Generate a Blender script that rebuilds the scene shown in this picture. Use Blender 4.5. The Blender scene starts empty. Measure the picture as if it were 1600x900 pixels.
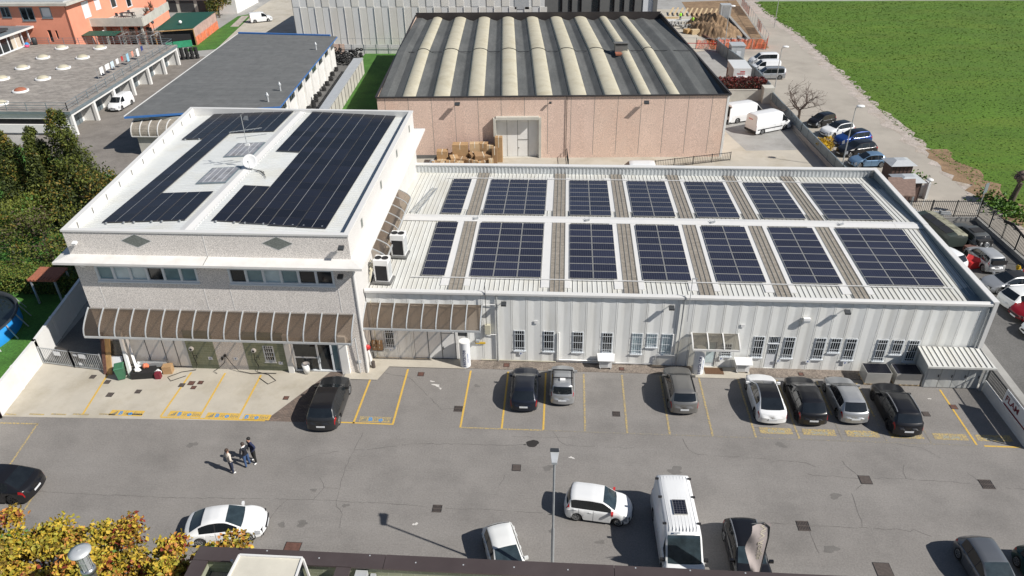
import bpy, bmesh, math, random
from mathutils import Vector, Matrix, Euler
random.seed(11)
SC = bpy.context.scene
COL = SC.collection
R = math.radians

SPLIT = {'roof_skylight', 'flashing_sheet', 'block_infill', 'door_pillar', 'clamp', 'balcony_support', 'netting', 'posts', 'post', 'skylight', 'notice', 'roof_bar', 'roof_bracket', 'warning_plate', 'ground_floor_door', 'air_unit', 'rubbing_strip', 'roof_pipe', 'roof_vent', 'conduit', 'fan', 'hatch', 'canopy_rod'}
# ------------------------------------------------------------------ mesh builder
class MB:
    def __init__(s):
        s.v = []; s.f = []; s.m = []; s.sm = []
    def add(s, vs, fs, mi=0, smooth=False):
        o = len(s.v); s.v += [tuple(p) for p in vs]
        for f in fs:
            s.f.append([i + o for i in f]); s.m.append(mi); s.sm.append(smooth)
        return s
    def quad(s, a, b, c, d, mi=0): return s.add([a, b, c, d], [(0, 1, 2, 3)], mi)
    def poly(s, pts, z, mi=0): return s.add([(p[0], p[1], z) for p in pts], [tuple(range(len(pts)))], mi)
    def hexa(s, b, t, mi=0):
        return s.add(list(b) + list(t), [(3, 2, 1, 0), (4, 5, 6, 7), (0, 1, 5, 4), (1, 2, 6, 5), (2, 3, 7, 6), (3, 0, 4, 7)], mi)
    def box(s, x0, x1, y0, y1, z0, z1, mi=0):
        return s.hexa([(x0, y0, z0), (x1, y0, z0), (x1, y1, z0), (x0, y1, z0)], [(x0, y0, z1), (x1, y0, z1), (x1, y1, z1), (x0, y1, z1)], mi)
    def rbox(s, c, size, rz=0, mi=0, rx=0, ry=0):
        M = Matrix.Translation(c) @ Euler((rx, ry, rz)).to_matrix().to_4x4()
        h = [k / 2 for k in size]
        P = lambda x, y, z: tuple(M @ Vector((x * h[0], y * h[1], z * h[2])))
        return s.hexa([P(-1, -1, -1), P(1, -1, -1), P(1, 1, -1), P(-1, 1, -1)], [P(-1, -1, 1), P(1, -1, 1), P(1, 1, 1), P(-1, 1, 1)], mi)
    def prism(s, pts, z0, z1, mi=0, top=None):
        a = 0
        n = len(pts)
        for i in range(n): a += pts[i][0] * pts[(i + 1) % n][1] - pts[(i + 1) % n][0] * pts[i][1]
        if a < 0: pts = list(reversed(pts))
        vs = [(p[0], p[1], z0) for p in pts] + [(p[0], p[1], z1) for p in pts]
        s.add(vs, [tuple(range(n - 1, -1, -1))] + [(i, (i + 1) % n, n + (i + 1) % n, n + i) for i in range(n)], mi)
        s.add([(p[0], p[1], z1) for p in pts], [tuple(range(n))], mi if top is None else top)
        return s
    def bar(s, a, b, w, h=None, mi=0):
        # rectangular bar from a to b
        a = Vector(a); b = Vector(b); d = (b - a); L = d.length
        if L < 1e-6: return s
        d /= L; h = h or w
        up = Vector((0, 0, 1)) if abs(d.z) < .95 else Vector((0, 1, 0))
        x = d.cross(up).normalized() * (w / 2); y = x.cross(d).normalized() * (h / 2)
        return s.hexa([a - x - y, a + x - y, a + x + y, a - x + y], [b - x - y, b + x - y, b + x + y, b - x + y], mi)
    def tube(s, pts, r, n=8, mi=0, caps=True):
        pts = [Vector(p) for p in pts]
        rs = r if isinstance(r, (list, tuple)) else [r] * len(pts)
        rings = []
        for i, p in enumerate(pts):
            d = (pts[min(i + 1, len(pts) - 1)] - pts[max(i - 1, 0)]).normalized()
            up = Vector((0, 0, 1)) if abs(d.z) < .9 else Vector((1, 0, 0))
            x = d.cross(up).normalized(); y = x.cross(d).normalized()
            rings.append([p + (x * math.cos(2 * math.pi * k / n) + y * math.sin(2 * math.pi * k / n)) * rs[i] for k in range(n)])
        vs = [v for g in rings for v in g]; fs = []
        for i in range(len(pts) - 1):
            for k in range(n):
                k2 = (k + 1) % n
                fs.append((i * n + k, i * n + k2, (i + 1) * n + k2, (i + 1) * n + k))
        s.add(vs, fs, mi, True)
        if caps:
            s.add(rings[0], [tuple(range(n - 1, -1, -1))], mi); s.add(rings[-1], [tuple(range(n))], mi)
        return s
    def cyl(s, c, r, z0, z1, n=20, mi=0, r2=None):
        return s.tube([(c[0], c[1], z0), (c[0], c[1], z1)], [r, r if r2 is None else r2], n, mi)
    def lathe(s, prof, n=24, mi=0, M=None, smooth=True):
        # prof: (radius, height) list
        M = M or Matrix.Identity(4); vs = []; fs = []
        for (r, z) in prof:
            for k in range(n):
                a = 2 * math.pi * k / n
                vs.append(tuple(M @ Vector((r * math.cos(a), r * math.sin(a), z))))
        for i in range(len(prof) - 1):
            for k in range(n):
                k2 = (k + 1) % n
                fs.append((i * n + k, i * n + k2, (i + 1) * n + k2, (i + 1) * n + k))
        return s.add(vs, fs, mi, smooth)
    def sphere(s, c, r, n=10, mi=0, sc=(1, 1, 1)):
        M = Matrix.Translation(c) @ Matrix.Diagonal((sc[0], sc[1], sc[2], 1))
        return s.lathe([(r * math.sin(math.pi * i / n) + 1e-4, -r * math.cos(math.pi * i / n)) for i in range(n + 1)], n * 2, mi, M)
    def mesh(s, name, mats):
        me = bpy.data.meshes.new(name)
        me.from_pydata(s.v, [], s.f)
        for m in (mats if isinstance(mats, (list, tuple)) else [mats]): me.materials.append(m)
        me.polygons.foreach_set('material_index', s.m)
        me.polygons.foreach_set('use_smooth', s.sm)
        me.update()
        return me
    def pieces(s, gap=.03):
        """separate builders for the pieces that do not touch"""
        n = len(s.f); par = list(range(n))
        def fd(i):
            while par[i] != i: par[i] = par[par[i]]; i = par[i]
            return i
        own = {}
        for i, f in enumerate(s.f):
            for v in f:
                k = tuple(round(c, 3) for c in s.v[v])
                if k in own: par[fd(i)] = fd(own[k])
                else: own[k] = i
        grp = {}
        for i in range(n): grp.setdefault(fd(i), []).append(i)
        G = []
        for fs in grp.values():
            P = [s.v[v] for i in fs for v in s.f[i]]; G.append([fs, [min(p[k] for p in P) - gap for k in range(3)], [max(p[k] for p in P) + gap for k in range(3)]])
        ch = True
        while ch:
            ch = False
            for i in range(len(G)):
                for j in range(len(G) - 1, i, -1):
                    if all(G[i][1][k] <= G[j][2][k] and G[j][1][k] <= G[i][2][k] for k in range(3)):
                        G[i][0] = G[i][0] + G[j][0]; G[i][1] = [min(a, c) for a, c in zip(G[i][1], G[j][1])]; G[i][2] = [max(a, c) for a, c in zip(G[i][2], G[j][2])]; G.pop(j); ch = True
        out = []
        for fs, _, _ in G:
            b = MB()
            for i in fs: b.add([s.v[v] for v in s.f[i]], [tuple(range(len(s.f[i])))], s.m[i], s.sm[i])
            out.append(b)
        return out
    def build(s, name, mats, parent=None, world=False):
        if parent is not None and name in SPLIT and len(s.f) < 900:
            P = s.pieces()
            if len(P) > 1:
                for p in P: o = p.build1(name, mats, parent, world)
                return o
        return s.build1(name, mats, parent, world)
    def build1(s, name, mats, parent=None, world=False):
        if parent is not None and world:
            L = parent.location
            s.v = [(p[0] - L.x, p[1] - L.y, p[2] - L.z) for p in s.v]
        o = bpy.data.objects.new(name, s.mesh(name, mats)); COL.objects.link(o)
        if parent is not None: o.parent = parent
        return o

def tag(o, label, cat, group=None):
    o['label'] = label; o['category'] = cat
    if group: o['group'] = group
    return o
def thing(name, label, cat, loc=(0, 0, 0), rz=0, group=None):
    o = bpy.data.objects.new(name, None); COL.objects.link(o)
    o.location = loc if len(loc) == 3 else (loc[0], loc[1], 0); o.rotation_euler = (0, 0, rz)
    o.empty_display_size = .3
    return tag(o, label, cat, group)
def solo(mb, name, mats, label, cat, group=None, origin=None):
    """a thing that is one mesh; origin shifts its pivot to its base"""
    if origin is not None:
        o3 = origin if len(origin) == 3 else (origin[0], origin[1], 0)
        mb.v = [(p[0] - o3[0], p[1] - o3[1], p[2] - o3[2]) for p in mb.v]
    o = mb.build(name, mats)
    if origin is not None: o.location = o3
    return tag(o, label, cat, group)
def struct(mb, name, mats, kind='structure'):
    o = mb.build(name, mats); o['kind'] = kind; return o
def dup(root, loc, rz=None, label=None, sc=None):
    r = root.copy(); COL.objects.link(r); r.location = loc if len(loc) == 3 else (loc[0], loc[1], 0)
    if rz is not None: r.rotation_euler = (0, 0, rz)
    if sc: r.scale = sc
    if label: r['label'] = label
    for ch in list(root.children):
        k = ch.copy(); COL.objects.link(k); k.parent = r
        for g in list(ch.children):
            d = g.copy(); COL.objects.link(d); d.parent = k
    return r

# ------------------------------------------------------------------ materials
def nd(nt, t, **kw):
    n = nt.nodes.new(t)
    for k, v in kw.items():
        if k.startswith('i_'): n.inputs[k[2:].replace('_', ' ')].default_value = v
        else: setattr(n, k, v)
    return n
def rgba(c): return (c[0], c[1], c[2], 1)
def mat(name, col, rough=.6, metal=0, var=.12, scale=1.5, fine=0, fscale=60, bump=0, stain=None, stain_amt=.3, stain_scale=.35, coat=0, spec=.5, alpha=1, coord='pos', stretch=(1, 1, 1), streak=None):
    """base colour varied by a broad and a fine noise, with optional stains of a second colour and bump"""
    m = bpy.data.materials.new(name); m.use_nodes = True; nt = m.node_tree; L = nt.links
    b = nt.nodes['Principled BSDF']
    b.inputs['Roughness'].default_value = rough; b.inputs['Metallic'].default_value = metal
    b.inputs['Specular IOR Level'].default_value = spec
    if coat: b.inputs['Coat Weight'].default_value = coat; b.inputs['Coat Roughness'].default_value = .05
    if alpha < 1: b.inputs['Alpha'].default_value = alpha
    if var == 0 and fine == 0 and not stain:
        b.inputs['Base Color'].default_value = rgba(col); return m
    if coord == 'pos': src = nd(nt, 'ShaderNodeNewGeometry').outputs['Position']
    else: src = nd(nt, 'ShaderNodeTexCoord').outputs['Object']
    if stretch != (1, 1, 1):
        mp = nd(nt, 'ShaderNodeMapping'); mp.inputs['Scale'].default_value = stretch
        L.new(src, mp.inputs['Vector']); src = mp.outputs[0]
    n1 = nd(nt, 'ShaderNodeTexNoise', i_Scale=scale, i_Detail=6.0, i_Roughness=.62); L.new(src, n1.inputs['Vector'])
    mr = nd(nt, 'ShaderNodeMapRange'); mr.inputs['From Min'].default_value = .3; mr.inputs['From Max'].default_value = .7
    mr.inputs['To Min'].default_value = 1 - var; mr.inputs['To Max'].default_value = 1 + var
    L.new(n1.outputs['Fac'], mr.inputs['Value']); fac = mr.outputs[0]
    if fine:
        n2 = nd(nt, 'ShaderNodeTexNoise', i_Scale=fscale, i_Detail=3.0, i_Roughness=.7); L.new(src, n2.inputs['Vector'])
        m2 = nd(nt, 'ShaderNodeMapRange'); m2.inputs['From Min'].default_value = .3; m2.inputs['From Max'].default_value = .7
        m2.inputs['To Min'].default_value = 1 - fine; m2.inputs['To Max'].default_value = 1 + fine
        L.new(n2.outputs['Fac'], m2.inputs['Value'])
        mu = nd(nt, 'ShaderNodeMath', operation='MULTIPLY'); L.new(fac, mu.inputs[0]); L.new(m2.outputs[0], mu.inputs[1]); fac = mu.outputs[0]
    vm = nd(nt, 'ShaderNodeVectorMath', operation='SCALE'); vm.inputs[0].default_value = col
    if stain:
        n3 = nd(nt, 'ShaderNodeTexNoise', i_Scale=stain_scale, i_Detail=8.0, i_Roughness=.68); L.new(src, n3.inputs['Vector'])
        m3 = nd(nt, 'ShaderNodeMapRange'); m3.inputs['From Min'].default_value = .48; m3.inputs['From Max'].default_value = .68; m3.inputs['To Max'].default_value = stain_amt
        L.new(n3.outputs['Fac'], m3.inputs['Value'])
        mx = nd(nt, 'ShaderNodeMix', data_type='RGBA'); L.new(m3.outputs[0], mx.inputs['Factor'])
        mx.inputs['A'].default_value = rgba(col); mx.inputs['B'].default_value = rgba(stain)
        L.new(mx.outputs['Result'], vm.inputs[0])
    if streak:      # (colour, amount, scale, stretch): wear drawn out in one direction
        mp2 = nd(nt, 'ShaderNodeMapping'); mp2.inputs['Scale'].default_value = streak[3]; L.new(nd(nt, 'ShaderNodeNewGeometry').outputs['Position'], mp2.inputs['Vector'])
        n4 = nd(nt, 'ShaderNodeTexNoise', i_Scale=streak[2], i_Detail=5.0, i_Roughness=.6); L.new(mp2.outputs[0], n4.inputs['Vector'])
        m4 = nd(nt, 'ShaderNodeMapRange'); m4.inputs['From Min'].default_value = .45; m4.inputs['From Max'].default_value = .72; m4.inputs['To Max'].default_value = streak[1]
        L.new(n4.outputs['Fac'], m4.inputs['Value'])
        mx2 = nd(nt, 'ShaderNodeMix', data_type='RGBA'); L.new(m4.outputs[0], mx2.inputs['Factor']); mx2.inputs['B'].default_value = rgba(streak[0])
        if stain: L.new(mx.outputs['Result'], mx2.inputs['A'])
        else: mx2.inputs['A'].default_value = rgba(col)
        L.new(mx2.outputs['Result'], vm.inputs[0])
    L.new(fac, vm.inputs['Scale']); L.new(vm.outputs[0], b.inputs['Base Color'])
    if bump:
        bp = nd(nt, 'ShaderNodeBump', i_Strength=bump, i_Distance=.02)
        nb = nd(nt, 'ShaderNodeTexNoise', i_Scale=fscale if fine else 12.0, i_Detail=4.0); L.new(src, nb.inputs['Vector'])
        L.new(nb.outputs['Fac'], bp.inputs['Height']); L.new(bp.outputs[0], b.inputs['Normal'])
    return m
def glass(name, col=(.015, .02, .024), rough=.06):
    m = mat(name, col, rough, 0, var=.25, scale=.8, spec=.7); return m
def brick_mat(name, c1, c2, mortar, bw, bh, msize=.02, rough=.8, var=.25, rot=None, offset=.5, bump=.3):
    m = bpy.data.materials.new(name); m.use_nodes = True; nt = m.node_tree; L = nt.links; b = nt.nodes['Principled BSDF']
    b.inputs['Roughness'].default_value = rough
    g = nd(nt, 'ShaderNodeNewGeometry'); mp = nd(nt, 'ShaderNodeMapping')
    if rot: mp.inputs['Rotation'].default_value = rot
    L.new(g.outputs['Position'], mp.inputs['Vector'])
    t = nd(nt, 'ShaderNodeTexBrick', offset=offset); t.inputs['Scale'].default_value = 1
    t.inputs['Brick Width'].default_value = bw; t.inputs['Row Height'].default_value = bh; t.inputs['Mortar Size'].default_value = msize
    t.inputs['Color1'].default_value = rgba(c1); t.inputs['Color2'].default_value = rgba(c2); t.inputs['Mortar'].default_value = rgba(mortar)
    L.new(mp.outputs[0], t.inputs['Vector'])
    n = nd(nt, 'ShaderNodeTexNoise', i_Scale=.9, i_Detail=7.0, i_Roughness=.7); L.new(g.outputs['Position'], n.inputs['Vector'])
    mr = nd(nt, 'ShaderNodeMapRange'); mr.inputs['From Min'].default_value = .3; mr.inputs['From Max'].default_value = .7
    mr.inputs['To Min'].default_value = 1 - var; mr.inputs['To Max'].default_value = 1 + var; L.new(n.outputs['Fac'], mr.inputs['Value'])
    vm = nd(nt, 'ShaderNodeVectorMath', operation='SCALE'); L.new(t.outputs['Color'], vm.inputs[0]); L.new(mr.outputs[0], vm.inputs['Scale'])
    L.new(vm.outputs[0], b.inputs['Base Color'])
    return m
def worn_paint(name, col, under, amt=.5, scale=9):
    """road paint rubbed through to what lies under it"""
    m = bpy.data.materials.new(name); m.use_nodes = True; nt = m.node_tree; L = nt.links; b = nt.nodes['Principled BSDF']
    b.inputs['Roughness'].default_value = .75
    g = nd(nt, 'ShaderNodeNewGeometry')
    n = nd(nt, 'ShaderNodeTexNoise', i_Scale=scale, i_Detail=9.0, i_Roughness=.75); L.new(g.outputs['Position'], n.inputs['Vector'])
    mr = nd(nt, 'ShaderNodeMapRange'); mr.inputs['From Min'].default_value = amt - .07; mr.inputs['From Max'].default_value = amt + .07
    L.new(n.outputs['Fac'], mr.inputs['Value'])
    mx = nd(nt, 'ShaderNodeMix', data_type='RGBA'); L.new(mr.outputs[0], mx.inputs['Factor'])
    mx.inputs['A'].default_value = rgba(col); mx.inputs['B'].default_value = rgba(under)
    L.new(mx.outputs['Result'], b.inputs['Base Color'])
    return m
def cell_mat(name, c, line, nx, ny, w, h, lw=.05, rough=.16, busbar=True, var=.3):
    """photovoltaic glass: a grid of cells in the panel's own coordinates"""
    m = bpy.data.materials.new(name); m.use_nodes = True; nt = m.node_tree; L = nt.links; b = nt.nodes['Principled BSDF']
    b.inputs['Roughness'].default_value = rough; b.inputs['Specular IOR Level'].default_value = .25
    tc = nd(nt, 'ShaderNodeTexCoord'); sp = nd(nt, 'ShaderNodeSeparateXYZ'); L.new(tc.outputs['Object'], sp.inputs[0])
    def stripes(out, n, size, wid):
        a = nd(nt, 'ShaderNodeMath', operation='MULTIPLY_ADD'); L.new(out, a.inputs[0]); a.inputs[1].default_value = n / size; a.inputs[2].default_value = 100.0
        f = nd(nt, 'ShaderNodeMath', operation='FRACT'); L.new(a.outputs[0], f.inputs[0])
        d = nd(nt, 'ShaderNodeMath', operation='SUBTRACT'); L.new(f.outputs[0], d.inputs[0]); d.inputs[1].default_value = .5
        e = nd(nt, 'ShaderNodeMath', operation='ABSOLUTE'); L.new(d.outputs[0], e.inputs[0])
        q = nd(nt, 'ShaderNodeMath', operation='GREATER_THAN'); L.new(e.outputs[0], q.inputs[0]); q.inputs[1].default_value = .5 - wid
        return q.outputs[0]
    sx = stripes(sp.outputs['X'], nx, w, lw); sy = stripes(sp.outputs['Y'], ny, h, lw)
    mx = nd(nt, 'ShaderNodeMath', operation='MAXIMUM'); L.new(sx, mx.inputs[0]); L.new(sy, mx.inputs[1])
    oi = nd(nt, 'ShaderNodeObjectInfo'); mr = nd(nt, 'ShaderNodeMapRange'); mr.inputs['To Min'].default_value = 1 - var; mr.inputs['To Max'].default_value = 1 + var
    L.new(oi.outputs['Random'], mr.inputs['Value'])
    vm = nd(nt, 'ShaderNodeVectorMath', operation='SCALE'); vm.inputs[0].default_value = c; L.new(mr.outputs[0], vm.inputs['Scale'])
    k = nd(nt, 'ShaderNodeMix', data_type='RGBA'); L.new(mx.outputs[0], k.inputs['Factor']); L.new(vm.outputs[0], k.inputs['A']); k.inputs['B'].default_value = rgba(line)
    L.new(k.outputs['Result'], b.inputs['Base Color'])
    return m
def trans_mat(name, col, mixf=.5, rough=.25, tint=(.52, .44, .37)):
    """tinted translucent sheet (polycarbonate)"""
    m = bpy.data.materials.new(name); m.use_nodes = True; nt = m.node_tree; L = nt.links
    b = nt.nodes['Principled BSDF']; b.inputs['Base Color'].default_value = rgba(col); b.inputs['Roughness'].default_value = rough; b.inputs['Specular IOR Level'].default_value = .8
    out = nt.nodes['Material Output']
    t = nd(nt, 'ShaderNodeBsdfTransparent'); t.inputs['Color'].default_value = (tint[0], tint[1], tint[2], 1)
    g = nd(nt, 'ShaderNodeNewGeometry'); n = nd(nt, 'ShaderNodeTexNoise', i_Scale=.9, i_Detail=5.0); L.new(g.outputs['Position'], n.inputs['Vector'])
    mr = nd(nt, 'ShaderNodeMapRange'); mr.inputs['From Min'].default_value = .3; mr.inputs['From Max'].default_value = .7
    mr.inputs['To Min'].default_value = mixf - .06; mr.inputs['To Max'].default_value = mixf + .06; L.new(n.outputs['Fac'], mr.inputs['Value'])
    mx = nd(nt, 'ShaderNodeMixShader'); L.new(mr.outputs[0], mx.inputs[0]); L.new(b.outputs[0], mx.inputs[1]); L.new(t.outputs[0], mx.inputs[2])
    L.new(mx.outputs[0], out.inputs['Surface'])
    return m

M = {}
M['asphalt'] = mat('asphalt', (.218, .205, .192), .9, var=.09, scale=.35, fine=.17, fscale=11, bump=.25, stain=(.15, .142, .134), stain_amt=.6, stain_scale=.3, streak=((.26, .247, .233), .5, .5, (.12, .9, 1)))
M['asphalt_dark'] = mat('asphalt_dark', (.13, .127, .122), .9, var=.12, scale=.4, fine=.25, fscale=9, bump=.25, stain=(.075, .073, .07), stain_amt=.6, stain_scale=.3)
M['concrete'] = mat('concrete', (.46, .425, .36), .85, var=.08, scale=.5, fine=.06, fscale=30, stain=(.33, .29, .215), stain_amt=.6, stain_scale=.33)
M['concrete_grey'] = mat('concrete_grey', (.33, .325, .31), .85, var=.12, scale=.4, fine=.1, fscale=20, stain=(.2, .19, .17), stain_amt=.5, stain_scale=.3)
M['crack'] = mat('crack', (.085, .08, .076), .95, var=.2)
M['pave'] = brick_mat('brown_pavers', (.21, .155, .125), (.13, .10, .085), (.09, .08, .07), .22, .11, .012, var=.3)
M['kerb_pave'] = mat('cobble', (.22, .185, .155), .9, var=.25, scale=2, fine=.45, fscale=12, bump=.6, stain=(.1, .085, .07), stain_amt=.6, stain_scale=.8)
M['dust_road'] = mat('dust_road', (.385, .35, .30), .92, var=.08, scale=.25, fine=.1, fscale=18, stain=(.29, .262, .225), stain_amt=.65, stain_scale=.16)
M['stony'] = mat('stony', (.42, .37, .33), .95, var=.2, scale=1, fine=.35, fscale=8, stain=(.25, .2, .13), stain_amt=.6, stain_scale=.6)
M['soil'] = mat('soil', (.25, .165, .095), .95, var=.25, scale=.8, fine=.35, fscale=7, bump=.6, stain=(.13, .085, .05), stain_amt=.6, stain_scale=.5)
M['grass_soil'] = mat('meadow', (.072, .148, .008), .95, var=.16, scale=.12, fine=.45, fscale=3.5, stain=(.07, .125, .015), stain_amt=.5, stain_scale=.07, streak=((.105, .15, .012), .7, .25, (.22, 1, 1)))
M['grass1'] = mat('grass_blade_a', (.082, .168, .009), .8, var=.2, scale=.2)
M['grass2'] = mat('grass_blade_b', (.098, .182, .012), .8, var=.25, scale=.2)
M['grass3'] = mat('grass_blade_c', (.068, .148, .008), .8, var=.25, scale=.2)
M['driveway'] = mat('driveway_slabs', (.215, .195, .175), .9, var=.15, scale=.6, fine=.15, fscale=6, stain=(.13, .115, .1), stain_amt=.6, stain_scale=.4)
M['lawn'] = mat('lawn', (.055, .155, .02), .95, var=.3, scale=.5, fine=.4, fscale=6)
M['yellow'] = worn_paint('yellow_line', (.62, .40, .075), (.22, .2, .16), .60)
M['yellow_worn'] = worn_paint('yellow_line_worn', (.5, .37, .13), (.21, .195, .175), .50)
M['yellow_faint'] = worn_paint('yellow_line_faint', (.40, .32, .17), (.205, .195, .18), .42)
M['blue_paint'] = worn_paint('blue_lettering', (.06, .25, .55), (.4, .36, .2), .62)
M['blue_worn'] = worn_paint('blue_lettering_worn', (.2, .3, .38), (.45, .34, .13), .5)
M['grey_paint'] = worn_paint('grey_lettering', (.16, .17, .16), (.5, .4, .15), .6)
M['pebble'] = mat('pebbledash', (.70, .655, .61), .9, var=.05, scale=.6, fine=.42, fscale=16, bump=.3)
M['pebble_white'] = mat('pebbledash_white', (.60, .585, .565), .9, var=.04, scale=.6, fine=.12, fscale=16, bump=.3)
M['pebble_pink'] = mat('pebbledash_pink', (.69, .52, .425), .9, var=.05, scale=.5, fine=.3, fscale=12, bump=.3, stain=(.62, .41, .31), stain_amt=.5, stain_scale=.25, streak=((.58, .41, .33), .3, .9, (1, 1, .12)))
M['pebble_pink2'] = mat('pebbledash_pink_b', (.68, .51, .425), .9, var=.05, scale=.5, fine=.3, fscale=12, bump=.3, streak=((.58, .41, .33), .3, .9, (1, 1, .12)))
M['pebble_pink3'] = mat('pebbledash_pink_c', (.71, .535, .44), .9, var=.05, scale=.5, fine=.3, fscale=12, bump=.3, streak=((.6, .43, .35), .3, .9, (1, 1, .12)))
M['pebble_grey'] = mat('grey_green_marble', (.17, .185, .17), .7, var=.1, scale=3, fine=.4, fscale=18)
M['olive_brick'] = brick_mat('olive_blocks', (.26, .28, .19), (.22, .24, .155), (.32, .335, .25), .5, .2, .012, rot=(R(90), 0, 0), var=.12)
M['white'] = mat('white_trim', (.68, .675, .66), .5, var=.05, scale=1.2, stain=(.58, .55, .49), stain_amt=.3, stain_scale=1.2)
M['white_wall'] = mat('white_wall', (.74, .735, .715), .7, var=.04, scale=.8, stain=(.55, .53, .48), stain_amt=.3, stain_scale=.7)
M['ledge'] = mat('ledge_concrete', (.70, .685, .66), .7, var=.05, scale=1, stain=(.55, .52, .46), stain_amt=.4, stain_scale=.8)
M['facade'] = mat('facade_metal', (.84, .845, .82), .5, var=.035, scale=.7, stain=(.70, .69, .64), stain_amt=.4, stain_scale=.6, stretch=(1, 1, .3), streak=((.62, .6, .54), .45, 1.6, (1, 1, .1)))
M['shed_grey'] = mat('facade_metal_grey', (.50, .515, .505), .5, var=.035, scale=.7)  # the metal shed's own grey
M['roof_white'] = mat('roof_sheet', (.63, .635, .605), .5, var=.05, scale=.5, stain=(.53, .5, .42), stain_amt=.55, stain_scale=.45, stretch=(1, .35, 1), streak=((.50, .475, .41), .5, 1.2, (1, .12, 1)))
M['roof_white2'] = mat('roof_sheet_white', (.64, .655, .645), .45, var=.04, scale=.5, stain=(.6, .58, .5), stain_amt=.5, stain_scale=.35)
M['seam'] = mat('seam', (.22, .215, .2), .7, var=.1)
M['zinc'] = mat('zinc', (.55, .57, .58), .45, .3, var=.08, scale=2)
M['steel_light'] = mat('galvanised', (.5, .52, .53), .45, .5, var=.1, scale=3)
M['steel_dark'] = mat('dark_steel', (.06, .065, .07), .5, .3, var=.1)
M['alu_white'] = mat('white_aluminium', (.70, .735, .76), .4, var=.03)
M['glass'] = glass('window_glass')
M['glass_teal'] = glass('window_glass_blind', (.2, .30, .32), .1)
M['glass_pale'] = glass('window_glass_curtain', (.5, .6, .62), .15)
M['poly_brown'] = trans_mat('bronze_polycarbonate', (.165, .135, .108), .62, .1)
M['poly_grey'] = trans_mat('smoked_polycarbonate', (.16, .15, .135), .6, .15, (.6, .57, .5))
M['grp'] = mat('weathered_fibreglass', (.27, .24, .20), .75, var=.25, scale=1.5, fine=.35, fscale=9, stretch=(1, 2.5, 1))
M['pv'] = cell_mat('blue_solar_cells', (.017, .020, .038), (.085, .09, .12), 10, 6, 1.6, .93, .055, .22)
M['pv_black'] = cell_mat('black_solar_cells', (.0095, .0105, .018), (.03, .032, .042), 12, 6, 1.86, 1.08, .04, .3, var=.4)
M['pv_frame'] = mat('panel_frame', (.55, .54, .51), .4, .4, var=.05)
M['pv_frame_dark'] = mat('panel_frame_black', (.09, .09, .095), .4, .2, var=.1)
M['membrane'] = mat('roof_membrane', (.088, .092, .09), .8, var=.2, scale=.6, fine=.15, fscale=8, stain=(.15, .15, .145), stain_amt=.5, stain_scale=.4, stretch=(1, .3, 1))
M['beige_shell'] = mat('beige_skylight', (.49, .455, .35), .7, var=.06, scale=.8, fine=.06, fscale=6, stain=(.36, .31, .2), stain_amt=.45, stain_scale=.6)
M['dark_trim'] = mat('dark_brown_trim', (.055, .047, .045), .5, .3, var=.1)
M['brown_cap'] = mat('brown_coping', (.088, .068, .066), .42, .25, var=.1, scale=.8, stain=(.13, .11, .105), stain_amt=.3)
M['black'] = mat('black_rubber', (.018, .018, .019), .75, var=.2, scale=4)
M['darkgap'] = mat('dark_recess', (.02, .02, .022), .9, var=.2)
M['drain'] = mat('cast_iron', (.095, .078, .07), .75, .2, var=.25, scale=6)
M['rust'] = mat('rusty_iron', (.13, .065, .05), .85, .1, var=.3, scale=6)
M['cardboard'] = mat('cardboard', (.40, .255, .13), .85, var=.12, scale=2.5, coord='obj')
M['cardboard2'] = mat('cardboard_dark', (.29, .18, .095), .85, var=.12, scale=2.5, coord='obj')
M['cardboard3'] = mat('cardboard_pale', (.5, .36, .21), .85, var=.12, scale=2.5, coord='obj')
M['tape'] = mat('tape', (.6, .55, .45), .5, var=.1)
M['wood'] = mat('raw_timber', (.45, .28, .12), .8, var=.25, scale=5, stretch=(1, 1, .1))
M['wood_pale'] = mat('pale_timber', (.55, .42, .25), .8, var=.2, scale=4)
M['orange_wall'] = mat('orange_render', (.76, .30, .195), .9, var=.06, scale=.5, stain=(.66, .25, .16), stain_amt=.5, stain_scale=.4)
M['grey_render'] = mat('grey_render', (.52, .505, .45), .9, var=.1, scale=1, stain=(.36, .345, .3), stain_amt=.5)
M['cladding'] = mat('precast_concrete', (.70, .70, .685), .85, var=.05, scale=.4, stain=(.58, .56, .52), stain_amt=.45, stain_scale=.25, stretch=(1, 1, .4))
M['cladding_b'] = mat('precast_concrete_warm', (.71, .69, .64), .85, var=.05, scale=.4, stain=(.6, .56, .49), stain_amt=.45, stain_scale=.25, stretch=(1, 1, .4))
M['anthracite'] = mat('anthracite_cladding', (.15, .15, .145), .6, var=.06, scale=1)
M['shed_roof'] = brick_mat('slate_felt', (.145, .148, .146), (.128, .132, .131), (.09, .092, .092), 4.0, 1.0, .02, var=.16)
M['terrace'] = brick_mat('terrace_slabs', (.34, .31, .275), (.26, .235, .21), (.18, .165, .15), .9, .5, .02, var=.3)
M['green_tarp'] = mat('green_tarp', (.012, .075, .05), .6, var=.1, scale=1.5, stretch=(3, .5, 1))
M['orange_net'] = mat('orange_mesh', (.72, .19, .09), .7, var=.3, scale=1.5, stain=(.5, .32, .27), stain_amt=.7, stain_scale=.8)
M['blue_trim'] = mat('blue_gutter', (.05, .16, .42), .45, var=.1)
M['blue_pool'] = mat('blue_pool_wall', (.02, .25, .62), .45, var=.1)
M['water'] = mat('pool_water', (.012, .018, .02), .06, var=.2)
M['terracotta'] = mat('terracotta', (.33, .12, .07), .8, var=.2, scale=6)
M['gravel'] = mat('gravel', (.46, .42, .39), .95, var=.12, scale=2, fine=.55, fscale=11, bump=.8)
M['pipe_white'] = mat('white_plastic', (.8, .8, .79), .35, var=.03)
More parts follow.
